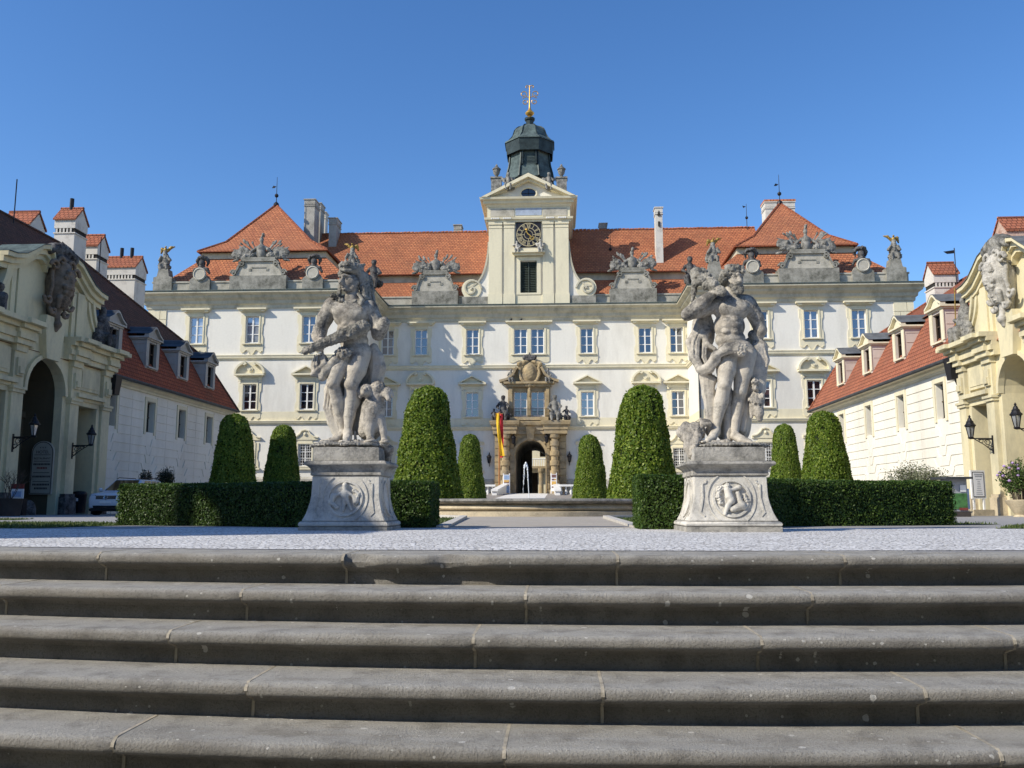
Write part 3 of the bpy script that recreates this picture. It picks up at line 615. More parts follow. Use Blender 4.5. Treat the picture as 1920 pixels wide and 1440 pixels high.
SU={'u':surround('u',2.4),'t':surround('t',2.25),'s':surround('s',2.25),'g':surround('g',1.9)}
SS={'u':sash(2.4),'m':sash(2.25),'g':sash(1.9,grid=True)}
PN={(k,g):pane(h,M[g]) for k,h in(('u',2.4),('m',2.25),('g',1.9)) for g in('glass','glass2','glassd')}
GL=NT('greyblue_window_glass'); PN[('u','blue')]=pane(2.4,glassmat('greyblue_window_glass',(.08,.09,.115),.25)); PN[('m','blue')]=pane(2.25,glassmat('greyblue_window_glass',(.06,.07,.09),.25))
def put(x,Y,z,su,ss,gl):
    o=link('window',su,pal,(x,Y,z)); ORG[o.name]=Vector((x,Y,z)); link('sash_frame',ss,o,(x,Y,z)); link('glass_pane',gl,o,(x,Y,z))
for cl,Y in((colL,YR),(colC,YC),(colR,YR)):
    for x,k in cl:
        g='glass2' if x in(-31.85,-26.8) else('blue' if x in(21.73,25.75,-16.05) else 'glass')
        put(x,Y,ZT,SU['u'],SS['u'],PN[('u',g)]); put(x,Y,ZM,SU[k],SS['m'],PN[('m','blue' if x in(2.83,-16.05) else 'glass')]); put(x,Y,ZG,SU['g'],SS['g'],PN[('g','glassd')])
# centre double windows
m=MB(); 
for s in(-1,1): m.box(min(s*1.44,s*1.92),max(s*1.44,s*1.92),-.07,.02,-.25,2.52); m.box(min(s*1.43,s*1.6),max(s*1.43,s*1.6),-.12,-.02,-.02,2.5)
m.box(-.17,.17,-.1,.02,-.02,2.4); m.box(-1.44,1.44,-.075,.02,2.405,2.76); m.box(-1.7,1.7,-.2,0,-.13,-.03)
for a,z0,z1,y in((1.95,2.77,2.86,-.18),(2.05,2.86,2.96,-.32),(2.2,2.96,3.1,-.5)): m.box(-a,a,y,.02,z0,z1)
R=wave(1.92,-.72,.42); m.prism(([(-1.92,-.255),(1.92,-.255)]+R+[(-a,c) for a,c in R[-2::-1]])[::-1],-.07,.02)
o=link('double_window',m.mesh('double_surround',M['cream']),pal,(XC,YC,ZT)); ORG[o.name]=Vector((XC,YC,ZT))
s62=sash(2.4,.62); p62=pane(2.4,M['glass'],.62)
for s in(-1,1): link('sash_frame',s62,o,(XC+s*.8,YC,ZT)); link('glass_pane',p62,o,(XC+s*.8,YC,ZT))
# roofs
def roof_lower(m,x0,x1,y,z0,z1,dy): m.quad((x0,y,z0),(x1,y,z0),(x1,y+dy,z1),(x0,y+dy,z1))
m=MB(); A,B=-25.3,20.4; m.quad((A,82.0,19.9),(B,82.0,19.9),(B,84.2,22.25),(A,84.2,22.25)); m.quad((A,83.7,22.88),(B,83.7,22.88),(B,88.5,28.6),(A,88.5,28.6)); m.quad((A,88.5,28.6),(B,88.5,28.6),(B,94.5,21),(A,94.5,21))
rf=m.build('main_roof',M['tile'],pal)
MB().box(A,B,84.1,84.3,22.15,22.86).build('roof_band',M['creamdark'],rf); MB().tube([(A,83.66,22.86),(B,83.66,22.86)],.08,6).build('gutter',M['tileold'],rf)
m=MB(); x=A+.1
while x<B-.2: m.tube([(x,88.5,28.62+.02*math.sin(x*3.1)),(x+.36,88.5,28.66+.02*math.sin(x*3.1))],.12,6); x+=.4
m.build('ridge_tiles',M['tile'],rf)
def pavilion(ez,bx0,bx1,ex0,ex1,ax,az,mat):
    m=MB(); E0=[(bx0,75.6,19.9),(bx1,75.6,19.9),(bx1,93.5,19.9),(bx0,93.5,19.9)]; E1=[(ex0+.25,77.9,ez-.6),(ex1-.25,77.9,ez-.6),(ex1-.25,92,ez-.6),(ex0+.25,92,ez-.6)]
    for i in range(4): j=(i+1)%4; m.quad(E0[i],E0[j],E1[j],E1[i])
    A=[(ex0,77.4,ez),(ex1,77.4,ez),(ex1,93,ez),(ex0,93,ez)]; d=2.0; B=[(ex0+d,77.4+d*.8,ez+1.35),(ex1-d,77.4+d*.8,ez+1.35),(ex1-d,93-d*.8,ez+1.35),(ex0+d,93-d*.8,ez+1.35)]
    p,q=(ax,83.5,az),(ax,90,az)
    for i in range(4): j=(i+1)%4; m.quad(A[i],A[j],B[j],B[i])
    m.poly([B[0],B[1],p]); m.quad(B[1],B[2],q,p); m.poly([B[2],B[3],q]); m.quad(B[3],B[0],p,q)
    r=m.build('pavilion_roof',mat,pal); h=MB()
    for pts in([A[0],B[0],p],[A[1],B[1],p]): h.tube(pts,.12,6)
    h.build('hip_tiles',M['tileold'],r); MB().box(ex0+.2,ex1-.2,77.8,92.1,ez-.65,ez-.06).build('roof_band',M['creamdark'],r)
    MB().sweep([(ex0,91),(ex0,77.4),(ex1,77.4),(ex1,91)],[(-.1,ez-.1),(.08,ez-.1),(.09,ez+.01),(-.1,ez+.01)]).build('gutter',M['tileold'],r)
    v=MB().tube([(ax,83.5,az-.2),(ax,83.5,az+2.9)],.045,6,.02); v.ball((ax,83.5,az+.95),.2,10); v.prism([(ax-.05,az+1.9),(ax-.35,az+2.0),(ax-.5,az+1.75),(ax-.25,az+1.75)],83.48,83.52); v.lathe([(.3,-.1),(.25,.12),(.06,.3)],(ax,83.5,az),10); v.build('weather_vane',M['iron'],r); return r
rl=pavilion(23.65,-35.9,-18.0,-33.1,-21.0,at(518,383,83.5).x,at(518,384,83.5).z,M['tile']); rr=pavilion(23.4,13.1,30.0,16.05,26.8,at(1462,380,83.5).x,at(1462,381,83.5).z,M['tile'])
def chimney(par,x,y,w,d,z0,z1,mat,kind=0):
    m=MB().box(x-w/2,x+w/2,y,y+d,z0,z1-.55); m.box(x-w/2-.06,x+w/2+.06,y-.06,y+d+.06,z1-.75,z1-.66)
    m.box(x-w/2-.03,x+w/2+.03,y-.03,y+d+.03,z1-.55,z1-.1); m.box(x-w/2-.1,x+w/2+.1,y-.1,y+d+.1,z1-.1,z1); o=m.build('chimney',mat,par)
    if kind==0: MB().box(x-w/2+.12,x+w/2-.12,y+.12,y+d-.12,z1-.02,z1+.03).build('flue',M['dark'],o)
    if kind==2: MB().box(x-w/2-.1,x+w/2+.1,y-.1,y+d+.1,z1,z1+.22).build('tile_cap',M['tile'],o)
    return o
def chp(par,px0,px1,top,Y,z0,mat,d=1.3,kind=0): a,b=at(px0,top,Y),at(px1,top,Y); return chimney(par,(a.x+b.x)/2,Y,b.x-a.x-.15,d,z0,(a.z+b.z)/2,mat,kind)
chp(rl,570,592,373,85,22,M['chim'],1.7); chp(rl,590,603,380,87.5,22,M['chim'],1.5); chp(rl,600,612,397,89.5,22,M['chimw'],1.0); chp(rf,616,633,408,87.0,22,M['chim'],1.8)
chp(rf,850,866,421,90,24,M['chim']); chp(rf,1123,1139,418,89,24,M['chim']); chp(rr,1433,1491,378,89,23,M['chimw'],1.6,2)
o=chp(rf,1227,1243,388,84.6,22.5,M['chimw'],1.1); a=at(1235,400,84.6)
MB().prism([(a.x-.16,a.z-.25),(a.x+.16,a.z-.25),(a.x,a.z+.3)],84.5,84.56).build('vent_hole',M['dark'],o); MB().box(a.x-.09,a.x+.09,84.5,84.57,a.z-1.35,a.z-.85).build('vent_hole',M['dark'],o)
for px,top,Y,p in((1399,382,88.3,rf),(1144,440,86,rf)):
    a=at(px,top,Y); v=MB().tube([(a.x,Y,a.z-3.6),(a.x,Y,a.z)],.05,6,.02); v.ball((a.x,Y,a.z-1.5),.16,8); v.prism([(a.x-.04,a.z-.3),(a.x-.4,a.z-.2),(a.x-.3,a.z-.45)],Y-.02,Y+.02); v.build('weather_vane',M['iron'],p)
# ---------------------------------------------------------------- clock tower
TX0,TX1=-6.42,1.22; YT=81.35
def louv(m,x0,x1,z0,z1,y,n):
    for i in range(n):
        z=z0+(z1-z0)*i/n; m.hexa([(x0,y+.12,z+.1),(x1,y+.12,z+.1),(x1,y+.14,z+.13),(x0,y+.14,z+.13)],[(x0,y,z+.0),(x1,y,z+.0),(x1,y+.01,z+.04),(x0,y+.01,z+.04)])
m=MB(); wallgrid(m,TX0,TX1,18.9,29,YT,[(-3.38,-1.83,20.3,23.35)],.35); m.quad((TX0,YT,18.9),(TX0,90,18.9),(TX0,90,29),(TX0,YT,29)); m.quad((TX1,YT,18.9),(TX1,90,18.9),(TX1,90,29),(TX1,YT,29)); m.quad((TX0,90,20),(TX1,90,20),(TX1,90,29),(TX0,90,29)); tw=m.build('tower_wall',M['white'],pal)
m=MB()
for a,b in((-6.40,-5.15),(-4.95,-3.95),(-1.25,-.25),(-.05,1.20)):
    m.box(a,b,YT-.2,YT+.01,20.15,26.95); m.box(a-.06,b+.06,YT-.26,YT+.01,19.1,20.15); m.box(a-.05,b+.05,YT-.28,YT+.01,26.95,27.2)
    m.box(a-.02,b+.02,YT-.24,YT+.01,26.6,26.7)
m.build('pilasters',M['cream'],tw)
m=MB().box(-4.0,-1.2,YT-.12,YT+.01,19.15,20.05); m.box(-3.75,-1.46,YT-.17,YT+.01,20.08,20.26); 
for a,b in((-3.75,-3.40),(-1.81,-1.46)): m.box(a,b,YT-.14,YT+.01,20.27,23.4)
m.box(-3.75,-1.46,YT-.14,YT+.01,23.4,23.8); m.box(-4.15,-1.05,YT-.75,YT+.01,24.05,24.2); m.box(-3.95,-1.25,YT-.5,YT+.01,23.85,24.05); m.box(-3.6,-1.6,YT-.35,YT+.01,24.2,24.55); m.build('window_surround',M['cream'],tw)
m=MB(); louv(m,-3.36,-2.65,20.32,23.33,YT+.1,18); louv(m,-2.56,-1.85,20.32,23.33,YT+.1,18)
for a in(-3.38,-2.65,-1.93): m.box(a,a+.09,YT+.05,YT+.2,20.31,23.34)
m.box(-3.38,-1.83,YT+.25,YT+.3,20.31,23.34); m.build('louvre_shutter',M['shutter'],tw)
TP_=[(TX0,90),(TX0,YT),(TX1,YT),(TX1,90)]
m=MB().sweep(TP_,[(-.02,27.2),(.22,27.2),(.26,27.38),(.4,27.42),(.44,27.62),(-.02,27.66)]); m.sweep(TP_,[(-.02,27.66),(.14,27.66),(.14,28.72),(-.02,28.72)])
m.sweep(TP_,[(-.02,28.72),(.2,28.72),(.3,28.9),(.5,28.98),(.54,29.22),(.8,29.3),(.86,29.5),(-.02,29.55)]); m.build('tower_cornice',M['cream'],tw)
m=MB()
for s in(-1,1):
    for b in range(2):
        for i in range(4): x=XC+s*(1.75+b*1.15+i*.2); m.box(x-.06,x+.06,YT-.5,YT-.3,27.42,27.58)
m.build('dentils',M['frame'],tw)
m=MB()
for s in(-1,1): MB().box(min(XC+s*1.35,XC+s*3.65),max(XC+s*1.35,XC+s*3.65),YT-.19,YT-.1,27.75,28.55).build('worn_frieze',M['parlight'],tw)
MB().box(XC-1.25,XC+1.25,YT-.18,YT-.1,27.85,28.55).build('blue_panel',plain('pale_blue_panel',(.36,.42,.52),.9),tw)
# pediment
zp0,zp1=29.5,at(992,331,YT).z; hw=4.45
m=MB().prism([(XC-hw+.3,zp0),(XC+hw-.3,zp0),(XC,zp1-.25)],YT-.1,YT+4); pd=m.build('pediment',M['white'],pal)
m=MB()
for s in(-1,1):
    for w,y,dz in((.35,-.95,0),(.55,-.6,-.06)):
        m.hexa([(XC+s*(hw+.02),YT+5,zp0+dz),(XC+s*(hw-.5),YT+5,zp0+dz),(XC+s*(hw-.5),YT+y,zp0+dz),(XC+s*(hw+.02),YT+y,zp0+dz)],[(XC,YT+5,zp1+.02+dz),(XC,YT+5,zp1-w+dz),(XC,YT+y,zp1-w+dz),(XC,YT+y,zp1+.02+dz)])
m.build('raking_cornice',M['cream'],pd)
zo=at(992,364,YT).z; el=[(XC+.72*math.cos(2*PI*i/24),zo+.5*math.sin(2*PI*i/24)) for i in range(24)]
MB().prism(el,YT-.16,YT+.1).build('oculus',M['glassd'],pd); MB().strip([(XC+(.78)*math.cos(2*PI*i/24),zo+.56*math.sin(2*PI*i/24)) for i in range(25)],.14,YT-.28,YT).build('oculus_frame',M['cream'],pd)
MB().box(XC-.03,XC+.03,YT-.19,YT-.15,zo-.5,zo+.5).box(XC-.7,XC+.7,YT-.19,YT-.15,zo-.03,zo+.03).build('oculus_bars',M['iron'],pd)
m=MB(); m.quad((XC-hw,YT-.9,zp0+.04),(XC,YT-.9,zp1+.05),(XC,91,zp1+.05),(XC-hw,91,zp0+.04)); m.quad((XC,YT-.9,zp1+.05),(XC+hw,YT-.9,zp0+.04),(XC+hw,91,zp0+.04),(XC,91,zp1+.05)); m.build('tower_roof',M['copper'],pal)
# volutes beside the tower
for s in(-1,1):
    x0=TX0 if s<0 else TX1; pts=[]
    for i in range(15):
        u=i/14; pts.append((x0+s*(2.05*u**1.0*(0.15+.85*u)),25.3-4.4*(1-(1-u)**1.9)))
    P=[(x0,19.2)]+[(x0,25.3)]+pts[1:]+[(x0+s*2.35,20.6),(x0+s*2.35,19.2)]
    o=MB().prism(P if s>0 else P[::-1],YT+.05,YT+.6).build('tower_volute',M['white'],pal)
    c=(x0+s*1.62,20.72); sp=[(c[0]-s*math.cos(t)*(.95-.105*t),c[1]+math.sin(t)*(.95-.105*t)) for t in[i*.3 for i in range(28)]]
    q=MB().strip([p for p in pts],.16,YT-.1,YT+.3); q.strip(sp,.15,YT-.18,YT+.2); q.ball((c[0],YT-.05,c[1]),.16,8); q.build('scroll',M['creamdark'],o); MB().prism([(c[0]+.95*math.cos(2*PI*i/24),c[1]+.95*math.sin(2*PI*i/24)) for i in range(24)],YT-.05,YT+.5).build('scroll_disc',M['cream'],o)
    MB().box(min(x0,x0+s*2.5),max(x0,x0+s*2.5),YT-.12,YT+.7,19.1,19.95).build('volute_base',M['parapet'],o)
# clock
zc=25.94; ck=MB().box(XC-1.2,XC+1.2,YT-.14,YT-.02,zc-1.2,zc+1.2).build('clock',plain('black_clock_face',(.012,.012,.02),.5),pal)
def ring(m,r,w,y): m.strip([(XC+r*math.cos(2*PI*i/40),zc+r*math.sin(2*PI*i/40)) for i in range(41)],w,y,YT-.13)
m=MB(); ring(m,1.13,.06,YT-.18); ring(m,.66,.05,YT-.18); ring(m,.4,.035,YT-.18)
RN=['XII','I','II','III','IIII','V','VI','VII','VIII','IX','X','XI']
for i,r in enumerate(RN):
    a=PI/2-i*PI/6; W={'I':.09,'V':.2,'X':.2}; tot=sum(W[c] for c in r); off=-tot/2
    for c in r:
        u=off+W[c]/2; off+=W[c]
        def P(du,rad): t=a-(u+du)/.9; return (XC+rad*math.cos(t),zc+rad*math.sin(t))
        for d0,d1 in({'I':[(0,0)],'V':[(-.07,0),(.07,0)],'X':[(-.07,.07),(.07,-.07)]}[c]): m.strip([P(d0,1.08),P(d1,.72)],.045,YT-.17,YT-.135)
for i in range(4): a=PI/2*i; m.strip([(XC+.4*math.cos(a),zc+.4*math.sin(a)),(XC+.66*math.cos(a),zc+.66*math.sin(a))],.05,YT-.17,YT-.135)
m.build('dial',M['dialp'],ck)
m=MB().strip([(XC,zc),(XC-.2,zc+.25),(XC-.22,zc+.5)],.1,YT-.25,YT-.2); m.ball((XC-.2,YT-.22,zc+.48),.13,8); m.build('minute_hand',M['gold'],ck)
m=MB().strip([(XC,zc),(XC+.3,zc-.25)],.09,YT-.3,YT-.26); m.strip([(XC+.3+.17*math.cos(t),zc-.33+.17*math.sin(t)) for t in[2.2+i*.4 for i in range(13)]],.08,YT-.3,YT-.26); m.build('hour_hand',M['gold'],ck)
# lantern and dome
YL=86.; z=lambda py:at(992,py,YL).z
lt=MB().lathe([(2.55,z(345)),(2.42,z(333)),(2.2,z(318)),(2.08,z(300)),(2.02,z(282)),(1.9,z(278))],(XC,YL,0),8,PI/8).build('lantern',M['copper'],pal)
m=MB()
for k in range(8):
    a=PI/8+k*PI/4; m.tube([(XC+r*math.cos(a),YL+r*math.sin(a),zz) for r,zz in((2.6,z(345)),(2.47,z(333)),(2.25,z(318)),(2.13,z(300)),(2.07,z(282)))],.11,6)
m.build('lantern_ribs',M['copperdk'],lt)
m=MB(); n=11
for i in range(n):
    zz=z(323)+(z(294)-z(323))*i/n; yy=YL-2.2*math.cos(PI/8)+.02+.22*i/n; m.hexa([(XC-.72+.05*i/n,yy+.05,zz),(XC+.72-.05*i/n,yy+.05,zz),(XC+.72-.05*i/n,yy-.10,zz+.02),(XC-.72+.05*i/n,yy-.10,zz+.02)],[(XC-.72,yy+.05,zz+.05),(XC+.72,yy+.05,zz+.05),(XC+.72,yy-.09,zz+.06),(XC-.72,yy-.09,zz+.06)])
for s in(-1,1): m.hexa([(XC+s*.7-.07,YL-2.35,z(323)),(XC+s*.7+.07,YL-2.35,z(323)),(XC+s*.7+.07,YL-2.0,z(323)),(XC+s*.7-.07,YL-2.0,z(323))],[(XC+s*.66-.07,YL-2.12,z(293)),(XC+s*.66+.07,YL-2.12,z(293)),(XC+s*.66+.07,YL-1.8,z(293)),(XC+s*.66-.07,YL-1.8,z(293))])
m.build('lantern_louvre',M['copperdk'],lt)
MB().lathe([(1.9,z(280)),(2.3,z(284)),(2.42,z(296)),(2.5,z(297)),(2.6,z(279)),(2.62,z(276)),(2.5,z(273)),(1.8,z(268))],(XC,YL,0),8,PI/8).build('lantern_skirt',M['copperdk'],lt)
dm=MB().lathe([(2.72,z(275.5)),(2.66,z(272.5)),(2.3,z(268.5)),(1.95,z(263)),(1.76,z(256)),(1.66,z(250)),(1.5,z(245.5)),(1.2,z(241.5)),(.8,z(239.3)),(.46,z(238))],(XC,YL,0),8,PI/8).build('dome',M['copper'],pal)
m=MB()
for k in range(8):
    a=PI/8+k*PI/4; m.tube([(XC+r*math.cos(a),YL+r*math.sin(a),z(q)) for r,q in((2.28,269),(1.98,263),(1.79,256),(1.69,250),(1.53,245.5),(1.22,241.3),(.8,239))],.06,5)
m.build('dome_ribs',M['copperdk'],dm)
MB().lathe([(.45,z(239)),(.36,z(234)),(.40,z(228)),(.52,z(226)),(.54,z(222.5)),(.3,z(221.5))],(XC,YL,0),12).build('dome_neck',M['copperdk'],dm)
fn=MB().lathe([(.16,z(222)),(.2,z(219.5)),(.12,z(218)),(.3,z(216.5)),(.46,z(213.5)),(.47,z(212)),(.30,z(209)),(.13,z(205)),(.09,z(200)),(.05,z(160))],(XC,YL,0),14).build('gilded_finial',M['gold'],dm,True)
cr=MB()
def curl(cx,cz,r,a0,a1,k=14): return [(XC+cx+r*(1-.55*i/k)*math.cos(a0+(a1-a0)*i/k),YL,cz+r*(1-.55*i/k)*math.sin(a0+(a1-a0)*i/k)) for i in range(k+1)]
for s in(-1,1):
    for cx,cz,r,a0,a1 in((.62,z(176.5),.36,PI*1.2,-PI*.9),(.5,z(191),.3,PI*.8,PI*2.7),(.28,z(163),.18,PI,-PI*.6)):
        q=curl(cx,cz,r,a0,a1); cr.tube([(XC+s*(p[0]-XC),p[1],p[2]) for p in q],.048,5)
    cr.tube([(XC,YL,z(183)),(XC+s*.35,YL,z(181)),(XC+s*.75,YL,z(184))],.048,5)
cr.build('finial_scrolls',M['gold'],dm)
# ---------------------------------------------------------------- portal
YP=YC; PX=XC
po=MB(); po.box(-5.75,-4.0,YP-.55,YP+.0,.8,7.0).box(-1.0,.78,YP-.55,YP+.0,.8,7.0)
arc=[(-1.38*math.cos(PI*i/16)-2.48,4.95+1.38*math.sin(PI*i/16)) for i in range(17)]
for (a,c),(b,d) in zip(arc,arc[1:]): po.hexa([(a,YP+.4,c),(b,YP+.4,d),(b,YP-.5,d),(a,YP-.5,c)],[(a,YP+.4,7.0),(b,YP+.4,7.0),(b,YP-.5,7.0),(a,YP-.5,7.0)])
po.box(-4.0,-3.86,YP-.5,YP+.4,1.2,4.95).box(-1.1,-1.0,YP-.5,YP+.4,1.2,4.95)
pt=po.build('portal',M['sand'],pal)
m=MB(); z_=1.2
while z_<6.9:
    h=.62
    for a,b in((-5.78,-5.2),(-4.35,-3.98),(-1.0,-.72),(.2,.82)): m.box(a,b,YP-.64,YP-.55,z_+.03,z_+h-.03)
    z_+=h
m.build('rusticated_blocks',M['sand'],pt)
for cx in(-4.78,-.26):
    m=MB(); prof=[(.5,1.2),(.5,1.75),(.38,1.8)]; zz=1.8
    for i in range(5): prof+=[(.33,zz),(.33,zz+.33),(.43,zz+.36),(.43,zz+.80),(.33,zz+.83)]; zz+=.9
    prof+=[(.33,6.4),(.46,6.5),(.5,6.8)]; m.lathe(prof,(cx,YP-.95,0),16); m.build('banded_column',M['sand'],pt,True)
m=MB(); pp=[(-5.9,YP),(-5.9,YP-1.35),(-3.75,YP-1.35),(-3.75,YP-.75),(-1.2,YP-.75),(-1.2,YP-1.35),(.92,YP-1.35),(.92,YP)]
m.sweep(pp,[(-1.4,6.85),(0,6.85),(.0,7.2),(.08,7.25),(.08,7.55),(.25,7.7),(.3,7.95),(.3,8.05),(-1.4,8.1)]); m.build('portal_entablature',M['sand'],pt)
m=MB(); m.strip([(-1.52*math.cos(PI*i/16)-2.48,4.95+1.52*math.sin(PI*i/16)) for i in range(17)],.24,YP-.62,YP-.4); m.build('archivolt',M['sand'],pt)
m=MB()
for a,b,c,d in((-2.75,-2.2,-2.9,-2.05),(-4.1,-3.75,-4.7,-4.0),(-1.2,-.85,-.95,-.25)): m.hexa([(a,YP-.4,6.35),(b,YP-.4,6.35),(b,YP-.72,6.35),(a,YP-.72,6.35)],[(c,YP-.4,7.5),(d,YP-.4,7.5),(d,YP-1.3,7.5),(c,YP-1.3,7.5)])
m.build('keystone',M['sand'],pt)
# balcony window framing
m=MB().box(-4.55,-4.05,YP-.5,YP,8.1,11.3).box(-1.15,-.62,YP-.5,YP,8.1,11.3).box(-2.78,-2.42,YP-.42,YP,8.4,11.3).box(-4.05,-1.15,YP-.3,YP,10.9,11.3)
for x in(-4.3,-2.6,-.88): m.box(x-.14,x+.14,YP-.62,YP-.5,8.5,11.2)
m.box(-4.7,-.5,YP-.7,YP,11.3,11.55).box(-4.95,-.25,YP-.95,YP,11.55,11.75)
for s in(-1,1):
    q=[(XC+s*2.75,11.8),(XC+s*2.0,12.0),(XC+s*1.5,12.45),(XC+s*1.15,13.1)]; m.strip(q,.22,YP-.95,YP-.1); P=[(XC+s*2.6,11.75)]+[(XC+s*2.0,11.95),(XC+s*1.5,12.4),(XC+s*1.15,13.0)]+[(XC,13.2),(XC,11.75)]; m.prism(P if s<0 else P[::-1],YP-.3,YP)
m.box(-4.4,-.8,YP-1.1,YP,8.12,8.42); m.build('balcony_surround',M['sand'],pt)
for s in(-1,1): link('sash_frame',sash(2.3,.62),pt,(XC+s*.8,YC-.1,ZM)); link('glass_pane',pane(2.3,M['glass'],.62),pt,(XC+s*.8,YC-.1,ZM))
m=MB()
for i in range(28): x=-4.35+i*.13; m.tube([(x,YP-1.02,8.42),(x,YP-1.02,9.15)],.014,4)
m.tube([(-4.4,YP-1.02,9.17),(-.8,YP-1.02,9.17)],.02,4); m.build('balcony_railing',M['iron'],pt)
k=SDF(.06); c=at(993,700,YP-.5)
k.ell((c.x,c.y,c.z),(.78,.28,1.1)).ell((c.x,c.y-.18,c.z+.05),(.5,.22,.75),rough=.02)
for s in(-1,1):
    k.chain([(c.x+s*.75,c.y-.1,c.z+1.0),(c.x+s*1.0,c.y-.15,c.z+.85),(c.x+s*.85,c.y-.1,c.z+.55),(c.x+s*.95,c.y-.1,c.z),(c.x+s*.75,c.y-.15,c.z-.6),(c.x+s*.3,c.y-.15,c.z-1.15)],[.16,.2,.12,.15,.14,.18],rough=.03); k.chain([(c.x+s*.2,c.y-.1,c.z+1.15),(c.x+s*.5,c.y-.15,c.z+1.05),(c.x+s*.7,c.y-.1,c.z+.75)],[.12,.14,.1])
k.ell((c.x,c.y-.2,c.z-1.1),(.25,.2,.22),rough=.03).ell((c.x,c.y-.15,c.z-1.75),(.14,.15,.5)); k.build('coat_of_arms',M['sand'],pt,.05)
k=SDF(.08); zc2=at(993,669,YP-.5).z
k.ell((c.x,c.y,zc2-.28),(.55,.3,.16))
for i in range(-2,3): k.ell((c.x+i*.24,c.y-.02*abs(i),zc2+.02-.04*abs(i)),(.2,.24,.24))
k.ell((c.x,c.y,zc2+.35),.09); k.build('stone_crown',M['sculptdark'],pt,.05)
# passage and the inner court behind
m=MB(); m.quad((-3.86,YP+.3,1.3),(-3.86,97,1.3),(-3.86,97,5),(-3.86,YP+.3,5)); m.quad((-1.05,YP+.3,1.3),(-1.05,97,1.3),(-1.05,97,5),(-1.05,YP+.3,5))
for (a,c_),(b,d) in zip(arc,arc[1:]): m.quad((a,YP+.35,c_),(b,YP+.35,d),(b,97,d),(a,97,c_))
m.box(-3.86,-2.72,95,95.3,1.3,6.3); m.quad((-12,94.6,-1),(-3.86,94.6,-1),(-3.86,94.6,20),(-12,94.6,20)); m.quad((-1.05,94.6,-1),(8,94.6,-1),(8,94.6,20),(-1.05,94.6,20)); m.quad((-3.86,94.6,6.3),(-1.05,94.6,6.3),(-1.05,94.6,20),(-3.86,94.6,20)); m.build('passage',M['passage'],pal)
MB().hexa([(-3.9,81.7,1),(-1,81.7,1),(-1,125,1),(-3.9,125,1)],[(-3.9,81.7,1.45),(-1,81.7,1.45),(-1,125,1.5),(-3.9,125,1.5)]).build('passage_floor',M['paved'],pal)
m=MB(); wallgrid(m,-12,6,0,14,118,[(-3.6,-2.6,1.4,4.7),(-2.35,-1.4,6.8,9.5),(-5.2,-4.2,1.4,4.7)],1.0); ic=m.build('court_wall',M['cream'],pal)
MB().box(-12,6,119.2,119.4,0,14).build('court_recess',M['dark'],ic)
m=MB().box(-6,2,116.6,118,5.2,5.5); m.lathe([(.4,1.4),(.3,1.7),(.3,4.5),(.45,4.8),(.5,5.2)],(-2.15,116.9,0),12); m.build('gallery',M['sand'],ic)
m=MB()
for i in range(26): m.tube([(-6+i*.3,116.8,5.5),(-6+i*.3,116.8,6.4)],.05,5)
m.tube([(-6,116.8,6.45),(2,116.8,6.45)],.07,5); m.build('gallery_railing',M['frame'],ic)

m=MB().tube([(12.1,YR-.12,1),(12.1,YR-.12,11.6)],.08,7); m.lathe([(.09,11.5),(.25,12.0),(.25,12.2)],(12.1,YR-.14,0),8); m.build('downpipe',M['lead'],pal)
